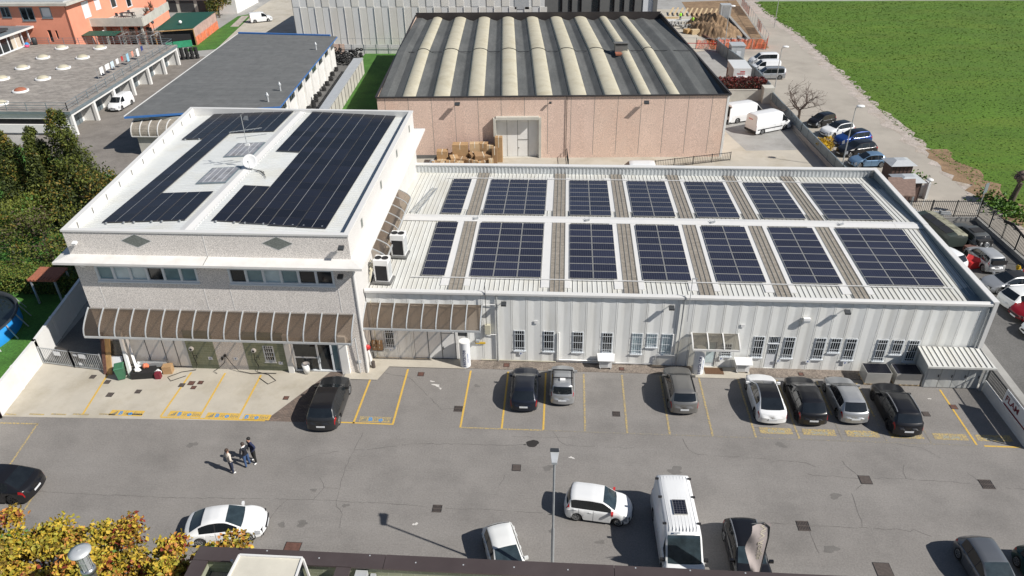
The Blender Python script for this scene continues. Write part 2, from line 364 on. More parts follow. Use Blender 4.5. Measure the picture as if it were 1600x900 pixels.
M['bin_green'] = mat('green_plastic', (.05, .165, .09), .45, var=.1)
M['red'] = mat('red_plastic', (.5, .03, .03), .45, var=.1)
M['sign_white'] = mat('white_sign', (.72, .74, .76), .45, var=.04)
M['sign_blue'] = mat('blue_sign', (.06, .12, .33), .45, var=.05)
M['navy'] = mat('navy_lettering', (.012, .025, .10), .5, var=.05)
M['maroon'] = mat('maroon_lettering', (.17, .015, .03), .5, var=.05)
M['beige_plastic'] = mat('beige_plastic', (.55, .52, .40), .5, var=.05)
M['tan_metal'] = mat('tan_panel', (.55, .49, .40), .6, var=.05)
M['amber'] = mat('yellow_plate', (.7, .45, .03), .5, var=.05)
M['net_grey'] = mat('galv_sheet_blue', (.22, .265, .29), .5, .3, var=.12, scale=1.5)
M['mesh_dark'] = mat('dark_railings', (.035, .04, .045), .5, .4, var=.1)
M['bark'] = mat('bark', (.11, .085, .065), .9, var=.3, scale=5)
M['twig'] = mat('bare_twigs', (.13, .095, .08), .9, var=.25, scale=3)
def leaf(name, col, rough=.6): return mat(name, col, rough, var=.3, scale=1.7, spec=.35)
M['leaf_dark'] = leaf('leaf_dark', (.034, .048, .013)); M['leaf_mid'] = leaf('leaf_mid', (.085, .105, .018)); M['leaf_pale'] = leaf('leaf_light', (.14, .16, .026))  # the leaves' own dark, middle and pale greens, mixed at random
M['leaf_ochre'] = leaf('leaf_ochre', (.19, .13, .024)); M['leaf_red'] = leaf('leaf_red', (.20, .035, .022)); M['leaf_yel'] = leaf('leaf_yellow', (.46, .32, .035))
M['leaf_olive'] = leaf('leaf_olive', (.31, .275, .035)); M['leaf_orange'] = leaf('leaf_orange', (.44, .19, .045)); M['leaf_brown'] = leaf('leaf_brown', (.085, .06, .045))
M['leaf_gold'] = leaf('leaf_gold', (.65, .42, .02)); M['leaf_green'] = leaf('leaf_green', (.07, .15, .025)); M['leaf_crim'] = leaf('leaf_crimson', (.12, .022, .025))

# ------------------------------------------------------------------ lettering
def text_into(mb, s, size, place, mi=0, cx=False, only=None, bold=0.0):
    """flat lettering; place(u, v) -> 3-D point"""
    cu = bpy.data.curves.new('lettering', 'FONT'); cu.body = s; cu.size = size; cu.fill_mode = 'FRONT'; cu.offset = bold
    cu.resolution_u = 3
    ob = bpy.data.objects.new('lettering', cu); COL.objects.link(ob)
    dg = bpy.context.evaluated_depsgraph_get(); me = bpy.data.meshes.new_from_object(ob.evaluated_get(dg))
    xs = [v.co.x for v in me.vertices]; w = (max(xs) if xs else 0); off = -w / 2 if cx else 0
    mb.add([place(v.co.x + off, v.co.y) for v in me.vertices], [tuple(p.vertices) for p in me.polygons], mi)
    bpy.data.objects.remove(ob); bpy.data.meshes.remove(me); bpy.data.curves.remove(cu)
    return w

# ================================================================== THE SETTING
def sheet(name, pts, z, m, n=1):
    b = MB(); b.poly(pts, z); return struct(b, name, m)
b = MB()
for i in range(-4, 5):
    for j in range(-4, 5):
        b.quad((i * 180 - 90, j * 180 - 90, -.012), (i * 180 + 90, j * 180 - 90, -.012), (i * 180 + 90, j * 180 + 90, -.012), (i * 180 - 90, j * 180 + 90, -.012))
struct(b, 'ground', M['concrete_grey'])
sheet('parking_lot', [(-48, -40), (33.45, -40), (33.45, 1), (-30.4, 1), (-29.4, -8), (-48, -8)], .000, M['asphalt'])
sheet('concrete_apron', [(-29.55, -7.35), (-12.45, -6.95), (-9.6, -1.7), (-30.35, -1.7)], .004, M['concrete'])
sheet('paver_strip', [(-12.42, -6.93), (-9.9, -6.9), (-8.6, -1.7), (-9.57, -1.7)], .006, M['pave'])
sheet('entrance_slab', [(-8.6, -2.55), (-6.2, -2.55), (-5.7, -1.05), (-0.35, -1.05), (-.35, .1), (-8.2, .1)], .05, M['concrete'])
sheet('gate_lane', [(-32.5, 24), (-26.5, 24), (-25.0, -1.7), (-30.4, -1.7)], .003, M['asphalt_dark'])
b = MB(); b.poly([(-.35, -.95), (33.3, -.95), (33.3, 0.1), (-.35, .1)], .03); b.quad((-.35, -.95, -.01), (33.3, -.95, -.01), (33.3, -.95, .03), (-.35, -.95, .03))
struct(b, 'kerb_strip', M['kerb_pave'])
sheet('doorstep_slab', [(15.0, -1.25), (18.9, -1.25), (18.9, .05), (15.0, .05)], .036, M['concrete'])
sheet('rear_yard', [(-24, 21), (34.2, 21), (34.2, 62), (-24, 62)], .002, M['concrete'])
sheet('rear_yard_asphalt', [(27, 41), (34.0, 41.5), (33.8, 60), (24.4, 59), (26.0, 46)], .006, M['concrete_grey'])
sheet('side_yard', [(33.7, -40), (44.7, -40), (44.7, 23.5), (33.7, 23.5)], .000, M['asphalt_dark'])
sheet('side_yard_gutter', [(35.2, -12), (35.75, -12), (36.6, 23), (36.1, 23)], .005, M['concrete_grey'])
sheet('road', [(44.8, -60), (50.5, -60), (48.5, 22), (46.6, 51), (47.4, 96), (45.8, 118), (47.5, 180), (43.2, 180), (42.8, 132), (41.5, 102), (40.6, 90), (33.6, 89), (34.3, 60), (34.9, 36), (36.5, 24), (44.8, 23.6)], .000, M['dust_road'])
# the stony edge of the road wanders
def wander(pts, w, z, m, name, seed=1, kind='structure'):
    rd = random.Random(seed); b = MB(); L = []; n = 0
    P = []
    for (a, c) in zip(pts[:-1], pts[1:]):
        k = max(2, int((Vector(c) - Vector(a)).length / 1.2))
        for i in range(k): P.append(Vector(a).lerp(Vector(c), i / k))
    P.append(Vector(pts[-1]))
    for i, p in enumerate(P):
        d = (P[min(i + 1, len(P) - 1)] - P[max(i - 1, 0)]).normalized(); q = Vector((d.y, -d.x))
        L.append((p + q * (w * rd.uniform(.2, .75)), p - q * (w * rd.uniform(.2, .75))))
    for (a, c) in zip(L[:-1], L[1:]): b.quad((a[0].x, a[0].y, z), (c[0].x, c[0].y, z), (c[1].x, c[1].y, z), (a[1].x, a[1].y, z))
    return struct(b, name, m, kind)
EDGE = [(50.5, -60), (48.4, 22), (46.5, 51), (47.3, 96), (45.6, 118), (47.5, 180)]
wander(EDGE, 2.2, .008, M['stony'], 'road_verge', 4)
wander([(51.5, -50), (50.0, 14), (49.2, 27), (48.0, 42)], 3.2, .012, M['soil'], 'soil_verge', 6)
sheet('field', [(51, -90), (260, -90), (260, 130.5), (46.5, 130.5), (46.2, 118), (47.8, 96), (47.1, 51), (48.8, 22)], .004, M['grass_soil'])
# tufts of grass over the field
rd = random.Random(5); b = MB()
def edge_x(y):
    for (a, c) in zip(EDGE[:-1], EDGE[1:]):
        if a[1] <= y <= c[1]: return a[0] + (c[0] - a[0]) * (y - a[1]) / (c[1] - a[1])
    return 50
for i in range(30000):
    y = 14 + 118 * rd.random() ** 1.25; x = edge_x(y) + .5 + 62 * rd.random() ** 1.35
    if y > 129.5: continue
    s = rd.uniform(.07, .19) * (1 + y / 140); mi = rd.choice((0, 0, 1, 2, 2))
    # wheel tracks run parallel to the road
    u = x - edge_x(y)
    if (5.2 < u < 5.8 or 7.6 < u < 8.1) and rd.random() < .8: continue
    for k in range(3):
        a = rd.uniform(0, 6.28); t = rd.uniform(.3, .9); w = s * .45
        dx, dy = math.cos(a), math.sin(a)
        b.add([(x - dy * w, y + dx * w, .0), (x + dy * w, y - dx * w, .0), (x + dx * s * t, y + dy * s * t, s * rd.uniform(.15, .45))], [(0, 1, 2)], mi)
o = struct(b, 'field_grass', [M['grass1'], M['grass2'], M['grass3']], 'stuff')
sheet('garden_lawn', [(-75, -9), (-30.6, -9), (-30.6, -1.7), (-32.6, 8), (-33, 40), (-75, 40)], -.004, M['lawn'])
sheet('driveway', [(-60, 40), (-33, 26), (-33, 42), (-44, 45), (-47.5, 83), (-60, 83)], .000, M['driveway'])
sheet('passage_lawn', [(-24.6, 40), (-17.0, 40), (-18.5, 90), (-28.5, 90)], .006, M['lawn'])
sheet('tyre_yard', [(-31, 42), (-26.0, 40), (-28.5, 86), (-46, 86), (-46, 80)], .001, M['asphalt_dark'])
sheet('back_street', [(-57, 90), (-43.5, 95), (-45, 160), (-63, 160), (-61, 118)], .002, M['concrete'])
sheet('back_lawn', [(-60.5, 86), (-55.5, 88), (-60.2, 119), (-62.6, 116)], .006, M['lawn'])
sheet('back_path', [(-60.2, 106), (-58.6, 106), (-60.4, 116.5), (-61.8, 116)], .01, M['stony'])
sheet('building_slab', [(22, 83), (30.6, 88), (30.0, 104), (31, 122), (20, 122)], .01, M['concrete'])
sheet('building_dirt', [(30.6, 88), (40.4, 89), (43, 132), (31, 130), (31, 104)], .004, M['soil'])
# cracks in the asphalt
CR = [
 [(-23.22, -13.37), (-18.68, -13.41), (-14.25, -13.36), (-9.92, -13.20), (-6.32, -13.13), (-3.79, -13.18), (-2.00, -13.22), (-0.84, -13.34)],
 [(-0.03, -13.34), (2.25, -13.31), (4.69, -13.40), (7.11, -13.49)],
 [(-5.96, -7.77), (-6.14, -9.28), (-6.26, -10.90), (-6.21, -12.18), (-6.09, -13.30), (-5.57, -14.04), (-5.40, -15.03)],
 [(-9.58, -10.36), (-8.43, -9.72), (-6.99, -9.32), (-5.10, -9.06), (-2.50, -8.44), (0.22, -8.35), (2.93, -8.33), (4.23, -8.20)],
 [(-8.84, -13.17), (-9.31, -14.10), (-9.45, -14.90), (-9.40, -15.83)],
 [(-7.53, -11.47), (-7.08, -12.23), (-7.41, -13.09)], [(-7.08, -12.23), (-6.27, -12.23)],
 [(2.81, -11.61), (3.11, -10.81), (3.46, -10.50)],
 [(5.74, -6.84), (6.07, -7.72), (6.53, -8.14), (8.29, -8.16), (10.57, -8.15)],
 [(13.56, -6.90), (13.77, -8.15), (14.28, -8.49), (15.75, -8.58), (17.58, -8.64), (20.45, -8.85), (20.90, -9.18)],
 [(22.54, -8.28), (22.59, -8.94), (23.13, -9.81)], [(23.10, -10.35), (22.34, -11.09), (22.20, -11.74), (22.18, -12.63), (22.08, -13.45)],
 [(23.78, -9.88), (25.63, -9.88), (27.53, -9.92), (29.54, -10.05)], [(30.33, -10.20), (31.81, -10.31)],
 [(25.98, -8.77), (25.75, -9.28), (25.69, -9.82)], [(15.59, -13.38), (17.24, -13.42), (18.76, -13.46)], [(19.40, -13.51), (22.06, -13.49), (24.75, -13.52), (25.42, -13.85)],
 [(19.30, -13.77), (19.30, -14.59), (19.37, -15.26)], [(29.03, -8.86), (29.46, -9.48), (29.66, -9.95)], [(20.26, -9.82), (21.60, -9.84), (23.08, -9.96)],
 [(3.26, -7.53), (4.82, -7.57), (7.15, -7.39)], [(18.14, -5.98), (20.00, -6.23), (23.76, -6.38)],
 [(-5.92, -1.75), (-4.07, -2.15), (-1.41, -5.29), (-0.65, -5.13)], [(26.17, -6.97), (27.52, -7.28), (28.29, -8.08)],
]
rd = random.Random(3); b = MB()
def crack(b, pts, w, z=.006):
    P = []
    for a, c in zip(pts[:-1], pts[1:]):
        a = Vector(a); c = Vector(c); k = max(1, int((c - a).length / .28))
        for i in range(k): P.append(a.lerp(c, i / k) + Vector((rd.gauss(0, .028), rd.gauss(0, .028))))
    P.append(Vector(pts[-1]))
    prev = None
    for i, p in enumerate(P):
        d = (P[min(i + 1, len(P) - 1)] - P[max(i - 1, 0)])
        if d.length < 1e-6: continue
        d.normalize(); q = Vector((d.y, -d.x)) * w * rd.uniform(.25, 1.15)
        cur = ((p.x + q.x, p.y + q.y, z), (p.x - q.x, p.y - q.y, z))
        if prev and rd.random() < .96: b.quad(prev[0], cur[0], cur[1], prev[1])
        prev = cur
for c in CR: crack(b, c, .012)
struct(b, 'asphalt_cracks', M['crack'])
# stains and patches
def blob(b, c, rx, ry, z, seed, jag=.25):
    r = random.Random(seed); n = 26; ph = [r.uniform(0, 6.28) for _ in range(4)]
    pts = []
    for k in range(n):
        a = 6.283 * k / n; f = 1 + jag * (.5 * math.sin(2 * a + ph[0]) + .35 * math.sin(3 * a + ph[1]) + .25 * math.sin(5 * a + ph[2]) + .15 * math.sin(9 * a + ph[3]))
        pts.append((c[0] + rx * f * math.cos(a), c[1] + ry * f * math.sin(a)))
    b.poly(pts, z)
M['crack'] = M['crack']
M['oil'] = mat('oil_stain', (.03, .027, .025), .6, var=.3, scale=5)
M['soft_stain'] = mat('faint_stain', (.155, .147, .138), .9, var=.15, scale=2, fine=.2, fscale=28)
M['spill'] = mat('white_spill', (.6, .58, .55), .8, var=.2, scale=8)
b = MB(); blob(b, (4.53, -8.08), .38, .30, .007, 2, .18); blob(b, (4.07, -8.21), .07, .05, .007, 3)
struct(b, 'oil_stain', M['oil'])
b = MB()
for i, (p, r) in enumerate([((12.82, -9.86), .42), ((8.35, -15.15), .2), ((21.34, -11.33), .3), ((5.51, -10.04), .3), ((5.76, -14.59), .12), ((-7.61, -12.44), .16), ((-7.52, -14.80), .3), ((-8.60, -14.94), .22), ((-5.51, -13.45), .18), ((0.59, -2.81), .2), ((27.30, -3.87), .35), ((-16.11, -9.24), .3), ((20.03, -14.95), .35), ((19.34, -7.43), .3)]):
    blob(b, p, r, r * .7, .0055, 20 + i, .5)
struct(b, 'asphalt_stains', M['soft_stain'])
b = MB()
for i, (p, r) in enumerate([((-2.12, -2.87), .16), ((-2.48, -2.48), .09), ((-1.81, -3.19), .08), ((-1.44, -14.51), .1), ((6.87, -9.14), .1), ((29.81, -2.69), .07)]): blob(b, p, r * 1.3, r * .8, .007, 40 + i, .8)
struct(b, 'white_spills', M['spill'])
# painted markings
Z1 = .009
def line(b, a, c, w, z=Z1):
    a = Vector(a); c = Vector(c); d = (c - a).normalized(); q = Vector((d.y, -d.x)) * w / 2
    b.quad((a.x - q.x, a.y - q.y, z), (a.x + q.x, a.y + q.y, z), (c.x + q.x, c.y + q.y, z), (c.x - q.x, c.y - q.y, z))
bA = MB(); bB = MB(); bC = MB(); bT = MB(); bW = MB(); bG = MB()
BW = 2.571
for k in range(0, 14):
    x = k * BW
    if k == 13: continue
    t = bA if k in (0, 1, 2, 12) else bB
    y0 = -1.2 if k < 11 else -1.75
    line(t, (x, y0), (x, -4.6 if k > 8 and k < 12 else -6.85), .12)
    if 8 < k < 12: line(bC, (x, -4.6), (x, -6.85), .11)
line(bB, (-.06, -6.9), (2 * BW, -6.9), .1); line(bC, (2 * BW, -6.9), (7 * BW, -6.9), .1); line(bC, (7 * BW, -6.9), (12 * BW, -6.9), .1); line(bA, (12 * BW + .4, -6.93), (33.3, -6.93), .12)
line(bA, (-4.35, -1.24), (-4.26, -6.76), .13); line(bA, (-6.70, -2.41), (-6.75, -6.89), .13); line(bA, (-7.67, -6.81), (-4.21, -6.82), .11)
for k in range(7, 13):
    x0 = k * BW + .35; x1 = x0 + 1.95
    if k == 12: x0 -= .1; x1 += .0
    bB.quad((x0, -6.5, Z1), (x1, -6.5, Z1), (x1, -5.95, Z1), (x0, -5.95, Z1))
    text_into(bW, 'Birolini', .42, lambda u, v, X=x0 + .5: (X + u * .82, -6.4 + v, Z1 + .004), bold=.012)
def plaque(x0, y0, w, h, first=True, fresh=True, s=''):
    t = bA if fresh else bB
    t.quad((x0, y0, Z1), (x0 + w, y0, Z1), (x0 + w, y0 + h, Z1), (x0, y0 + h, Z1))
    o = x0 + .08
    if first:   # the rising wedge of bars before the name
        for i in range(4):
            bG.quad((o + i * .1, y0 + .08, Z1 + .004), (o + i * .1 + .08, y0 + .08, Z1 + .004), (o + i * .1 + .08, y0 + .14 + .1 * i, Z1 + .004), (o + i * .1, y0 + .10 + .1 * i, Z1 + .004))
        o += .5
    P = lambda u, v: (o + u * 1.0, y0 + .1 + v, Z1 + .004)
    w1 = text_into(bT, 'B', .46, P, bold=.02)
    w2 = text_into(bG, 'ir', .48, lambda u, v: P(u + .36, v))
    text_into(bT, 'o', .46, lambda u, v: P(u + .66, v), bold=.03)
    text_into(bG, 'lini', .48, lambda u, v: P(u + .98, v))
plaque(*(-22.70, -6.90), 2.2, .52)
plaque(*(-18.85, -6.80), 2.15, .52)
plaque(*(-16.36, -6.83), 2.15, .52)
plaque(*(-13.92, -6.86), 1.75, .52, first=False)
plaque(*(-6.47, -6.69), 2.0, .5, fresh=False)
for a, c in [((-25.01, -2.73), (-24.39, -6.93)), ((-19.27, -2.31), (-19.25, -6.85)), ((-16.88, -2.27), (-16.72, -6.85)), ((-14.32, -2.36), (-14.20, -6.90))]: line(bA, a, c, .13, Z1 + .002)
line(bA, (-19.22, -6.91), (-12.41, -6.90), .13)
for a, c in [((-29.47, -7.12), (-28.72, -7.14)), ((-27.89, -7.04), (-26.89, -7.05)), ((-26.47, -6.97), (-25.47, -6.98)), ((-25.05, -6.90), (-23.98, -6.90)), ((-23.35, -6.81), (-22.28, -6.82)), ((-21.56, -6.72), (-20.53, -6.73))]: line(bB, a, c, .12)
line(bB, (-29.24, -7.96), (-26.76, -7.92), .11); line(bB, (-26.78, -7.89), (-26.21, -11.48), .11); line(bB, (-23.47, -12.25), (-23.17, -14.71), .12); line(bC, (-24.52, -14.78), (-23.17, -14.71), .11)
struct(bA, 'yellow_markings', M['yellow']); struct(bB, 'worn_yellow_markings', M['yellow_worn']); struct(bC, 'faded_yellow_markings', M['yellow_faint'])
struct(bT, 'blue_lettering', M['blue_paint']); struct(bG, 'grey_lettering', M['grey_paint']); struct(bW, 'worn_blue_lettering', M['blue_worn'])

# ================================================================== HELPERS FOR BUILDINGS
def wall(mb, p0, p1, z0, z1, holes=(), depth=.14, mi=0, prof=None, rev=None, inner=None, vary=None):
    """a wall from p0 to p1 (outside on the right of the walk is -normal) with real openings and reveals.
    holes: (u0, u1, za, zb) along the wall. prof: list of (u, outward offset)"""
    p0 = Vector(p0); p1 = Vector(p1); W = (p1 - p0).length; d = (p1 - p0) / W; n = Vector((d.y, -d.x))
    us = {0, W}; zs = {z0, z1}
    for h in holes: us |= {h[0], h[1]}; zs |= {h[2], h[3]}
    if prof: us |= {u for u, _ in prof if 0 <= u <= W}
    if vary:
        k_ = vary[0]
        while k_ < W: us.add(k_); k_ += vary[1]
    us = sorted(us); zs = sorted(zs)
    def off(u):
        if not prof: return 0
        for (a, oa), (c, oc) in zip(prof[:-1], prof[1:]):
            if a <= u <= c: return oa + (oc - oa) * (u - a) / max(1e-6, c - a)
        return 0
    P = lambda u, z, o=None: (p0.x + d.x * u + n.x * (off(u) if o is None else o), p0.y + d.y * u + n.y * (off(u) if o is None else o), z)
    for a, c in zip(us[:-1], us[1:]):
        if c - a < 1e-5: continue
        for e, f in zip(zs[:-1], zs[1:]):
            um = (a + c) / 2; zm = (e + f) / 2
            if any(h[0] < um < h[1] and h[2] < zm < h[3] for h in holes): continue
            mb.quad(P(a, e), P(c, e), P(c, f), P(a, f), vary[2][int((um - vary[0]) // vary[1]) * 7 % 5 % len(vary[2])] if vary else mi)
    rv = mi if rev is None else rev
    for (a, c, e, f) in holes:
        D = -depth
        mb.quad(P(a, e, 0), P(a, e, D), P(a, f, D), P(a, f, 0), rv); mb.quad(P(c, e, D), P(c, e, 0), P(c, f, 0), P(c, f, D), rv)
        mb.quad(P(a, e, D), P(a, e, 0), P(c, e, 0), P(c, e, D), rv); mb.quad(P(a, f, 0), P(a, f, D), P(c, f, D), P(c, f, 0), rv)
        mb.quad(P(a, e, D - .02), P(c, e, D - .02), P(c, f, D - .02), P(a, f, D - .02), rv if inner is None else inner)
    return P
def window(parent, p0, d, z0, z1, W, name='window', mull=(), bars=None, frame='alu_white', pane='glass', fw=.05, setback=.09, sill=None, trans=(), fproud=.03, panes=None):
    """window part (frame) with a pane sub-part; p0 left bottom corner on the wall face, d direction"""
    d = Vector(d).normalized(); n = Vector((d.y, -d.x)); p0 = Vector((p0[0], p0[1]))
    P = lambda u, o, z: (p0.x + d.x * u + n.x * o, p0.y + d.y * u + n.y * o, z)
    def bx(mb, u0, u1, o0, o1, za, zb, mi=0):
        mb.hexa([P(u0, o1, za), P(u1, o1, za), P(u1, o0, za), P(u0, o0, za)], [P(u0, o1, zb), P(u1, o1, zb), P(u1, o0, zb), P(u0, o0, zb)], mi)
    f = MB()
    bx(f, 0, fw, -setback, fproud, z0 + fw, z1 - fw); bx(f, W - fw, W, -setback, fproud, z0 + fw, z1 - fw)
    bx(f, 0, W, -setback, fproud, z0, z0 + fw); bx(f, 0, W, -setback, fproud, z1 - fw, z1)
    for u in mull: bx(f, u - fw * .6, u + fw * .6, -setback + .012, fproud - .008, z0 + fw, z1 - fw)
    for z in trans: bx(f, fw, W - fw, -setback + .014, fproud - .012, z - fw * .5, z + fw * .5)
    if sill: bx(f, -.05, W + .05, -.02, .09, z0 - sill, z0 - .003)
    fo = f.build(name, M[frame], parent, True)
    cells = [fw] + sorted(mull) + [W - fw]
    if panes:
        for (a, c), pm in zip(zip(cells[:-1], cells[1:]), panes):
            g = MB(); bx(g, a, c, -setback - .02, -setback + .006, z0 + fw, z1 - fw)
            g2 = g.build('pane', M[pm], fo); shift_to(g2, parent)
    else:
        g = MB(); bx(g, fw * .5, W - fw * .5, -setback - .02, -setback + .004, z0 + fw * .5, z1 - fw * .5)
        shift_to(g.build('pane', M[pane], fo), parent)
    if bars:
        nb, nr = bars; g = MB()
        for i in range(nb):
            u = W * (i + .5) / nb; bx(g, u - .011, u + .011, .035, .057, z0 + .02, z1 - .02)
        for i in range(nr):
            z = z0 + (z1 - z0) * (i + .5) / nr; bx(g, .0, W, .058, .07, z - .016, z + .016)
        shift_to(g.build('grille', M['alu_white'], fo), parent)
    return fo
def shift_to(o, top):
    """mesh built in scene coordinates, hung under a child of top"""
    L = top.location
    o.data.transform(Matrix.Translation((-L.x, -L.y, -L.z)))
def canopy(mb_frame, mb_sheet, A, Bp, n, proj, drop, ribw=.07, arc=.35, seg=7, gutter=True, nrm=(0, -1), flip=1):
    """curved translucent awning hung on a wall from A to Bp; n bays"""
    A = Vector(A); Bp = Vector(Bp); nv = Vector((nrm[0], nrm[1], 0))
    prof = []
    for fx, fz in ((0, 0), (.3, .19), (.6, .41), (.78, .57), (.9, .72), (.97, .87), (1, 1)): prof.append((proj * fx, -drop * fz))
    seg = len(prof) - 1
    for i in range(n + 1):
        p = A.lerp(Bp, i / n)
        for (a, c) in zip(prof[:-1], prof[1:]):
            mb_frame.bar(p + nv * a[0] + Vector((0, 0, a[1] + .03)), p + nv * c[0] + Vector((0, 0, c[1] + .03)), ribw, .07)
    for i in range(n):
        p = A.lerp(Bp, i / n); q = A.lerp(Bp, (i + 1) / n)
        vs = []
        for a in prof:
            vs += [tuple(p + nv * a[0] + Vector((0, 0, a[1]))), tuple(q + nv * a[0] + Vector((0, 0, a[1])))]
        mb_sheet.add(vs, [(2 * k, 2 * k + 1, 2 * k + 3, 2 * k + 2) for k in range(seg)], 0, True)
    for pr, h in ((prof[-1], .14), (prof[0], .06)):
        mb_frame.bar(A + nv * (pr[0] + .02) + Vector((0, 0, pr[1] - .05)), Bp + nv * (pr[0] + .02) + Vector((0, 0, pr[1] - .05)), .08 if h > .1 else .05, h)

# ================================================================== OFFICE BLOCK (two storeys, white roof)
OX = [(-25.25, -1.8), (-7.03, -1.8), (-7.4, 22.0), (-27.9, 22.6)]
off = thing('office_building', 'two-storey pebbledash office block with white parapet roof and a long bronze canopy', 'building', (-16.2, 10, 0))
H1 = 10.55
b = MB()
holes = [(1.3, 8.05, 6.98, 8.14), (10.1, 16.95, 6.98, 8.14), (1.35, 5.85, .02, 2.62), (11.2, 11.95, .75, 2.1), (13.2, 16.45, .05, 2.62)]
wall(b, OX[0], OX[1], 0, H1, holes, .16, 0, inner=3)
# side walls
wall(b, OX[1], OX[2], 0, H1, [], 0, 1); wall(b, OX[2], OX[3], 0, H1, [], 0, 1); wall(b, OX[3], OX[0], 0, H1, [], 0, 1)
# vertical joints of the panels
for x in (-24.07, -17.05, -15.3, -8.15): b.box(x - .018, x + .018, -1.812, -1.79, 4.95, 6.9, 2)
b.box(-16.2 - .02, -16.2 + .02, -1.812, -1.79, 8.96, 10.5, 2)
for zc, xs in ((9.96, (-20.58, -11.52)),):
    for x in xs:
        b.add([(x - .95, -1.815, zc), (x, -1.815, zc - .45), (x + .95, -1.815, zc), (x, -1.815, zc + .45)], [(0, 1, 2, 3)], 4)
        b.add([(x - 1.03, -1.808, zc), (x, -1.808, zc - .50), (x + 1.03, -1.808, zc), (x, -1.808, zc + .50)], [(0, 1, 2, 3)], 2)
for y in (1.4, 7.6, 13.8, 19.6):
    xw = -7.03 - .37 * (y + 1.8) / 23.8
    b.quad((xw + .012, y, 9.45), (xw + .012, y + .42, 9.45), (xw + .012, y + .42, 10.05), (xw + .012, y, 10.05), 4)
b.box(-18.9, -15.25, -1.812, -1.78, .02, 2.7, 0)
b.build('wall', [M['pebble'], M['pebble_white'], M['white'], M['darkgap'], M['pebble_grey']], off, True)
# olive block infill beside the chargers
g = MB(); g.box(-19.4, -17.45, -1.835, -1.8, .02, 3.2); g.box(-15.35, -14.06, -1.835, -1.8, .02, 3.2); g.box(-13.29, -12.45, -1.835, -1.8, .02, 3.2)
g.box(-14.06, -13.29, -1.835, -1.8, .02, .75); g.box(-14.06, -13.29, -1.835, -1.8, 2.1, 3.2); g.build('block_infill', M['olive_brick'], off, True)
# parapet coping, roof, ledge
def inset(pts, d):
    c = Vector((sum(p[0] for p in pts) / len(pts), sum(p[1] for p in pts) / len(pts))); out = []
    n = len(pts)
    for i in range(n):
        p = Vector(pts[i]); a = (p - Vector(pts[i - 1])).normalized(); e = (Vector(pts[(i + 1) % n]) - p).normalized()
        na = Vector((-a.y, a.x)); ne = Vector((-e.y, e.x)); k = 1 + na.dot(ne)
        out.append(tuple(p + (na + ne) * (d / k)))
    return out
IN = inset(OX, .28); OUT = inset(OX, -.06)
b = MB()
def ring(b, A, Bq, za, zb, mi=0):
    n = len(A)
    for i in range(n):
        j = (i + 1) % n
        b.quad((A[i][0], A[i][1], za), (A[j][0], A[j][1], za), (Bq[j][0], Bq[j][1], zb), (Bq[i][0], Bq[i][1], zb), mi)
ring(b, OUT, IN, H1 + .1, H1 + .1); ring(b, OUT, OUT, H1 - .02, H1 + .1); ring(b, IN, IN, H1 + .1, 9.6)
for i in range(11):   # joints and brackets on the inside of the left parapet
    t = (i + .5) / 11; p = Vector(IN[3]).lerp(Vector(IN[0]), t)
    b.rbox((p.x + .04, p.y, 10.3), (.03, .05, .4), R(6), 1)
b.build('parapet', [M['white'], M['seam']], off, True)
XR = -17.55
def oz(x): return 10.42 - (XR - x) * .052 if x < XR else 10.42 - (x - XR) * .036
b = MB()
IN2 = inset(OX, .2)
xl = lambda y: IN2[0][0] + (IN2[3][0] - IN2[0][0]) * (y - IN2[0][1]) / (IN2[3][1] - IN2[0][1])
xr = lambda y: IN2[1][0] + (IN2[2][0] - IN2[1][0]) * (y - IN2[1][1]) / (IN2[2][1] - IN2[1][1])
ya, yb = IN2[0][1], 22.3
for (fa, fb) in ((xl, lambda y: XR), (lambda y: XR, xr)):
    b.quad((fa(ya), ya, oz(fa(ya))), (fb(ya), ya, oz(fb(ya))), (fb(yb), yb, oz(fb(yb))), (fa(yb), yb, oz(fa(yb))))
y = ya + .2
while y < yb - .1:      # low ribs of the sheeting run down the slope
    for (x0, x1) in ((xl(y), XR - .3), (XR + .3, xr(y))):
        b.hexa([(x0, y - .03, oz(x0) - .02), (x1, y - .03, oz(x1) - .02), (x1, y + .03, oz(x1) - .02), (x0, y + .03, oz(x0) - .02)],
               [(x0, y - .015, oz(x0) + .035), (x1, y - .015, oz(x1) + .035), (x1, y + .015, oz(x1) + .035), (x0, y + .015, oz(x0) + .035)])
    y += .31
b.build('roof', M['roof_white2'], off, True)
b = MB()
b.hexa([(XR - .45, ya, 10.40), (XR, ya, 10.46), (XR, yb, 10.46), (XR - .45, yb, 10.40)], [(XR - .45, ya, 10.43), (XR, ya, 10.52), (XR, yb, 10.52), (XR - .45, yb, 10.43)])
b.hexa([(XR, ya, 10.46), (XR + .45, ya, 10.40), (XR + .45, yb, 10.40), (XR, yb, 10.46)], [(XR, ya, 10.52), (XR + .45, ya, 10.43), (XR + .45, yb, 10.43), (XR, yb, 10.52)])
for i in range(60): b.box(XR + .40, XR + .52, ya + .2 + i * .39, ya + .38 + i * .39, 10.39, 10.455)
b.build('ridge_cap', M['white'], off, True)
b = MB()      # box gutter along the right eave
b.quad((xr(ya) - .42, ya, oz(xr(ya)) + .05), (xr(ya) - .02, ya, oz(xr(ya)) + .06), (xr(yb) - .02, yb, oz(xr(yb)) + .06), (xr(yb) - .42, yb, oz(xr(yb)) + .05))
b.build('gutter', M['net_grey'], off, True)
LO = inset(OX, -.85)
b = MB(); OX_ = inset(OX, .02)
ring(b, LO, OX_, 8.74, 8.93); ring(b, LO, LO, 8.58, 8.74); ring(b, OX_, LO, 8.5, 8.58)
b.build('ledge', M['ledge'], off, True)
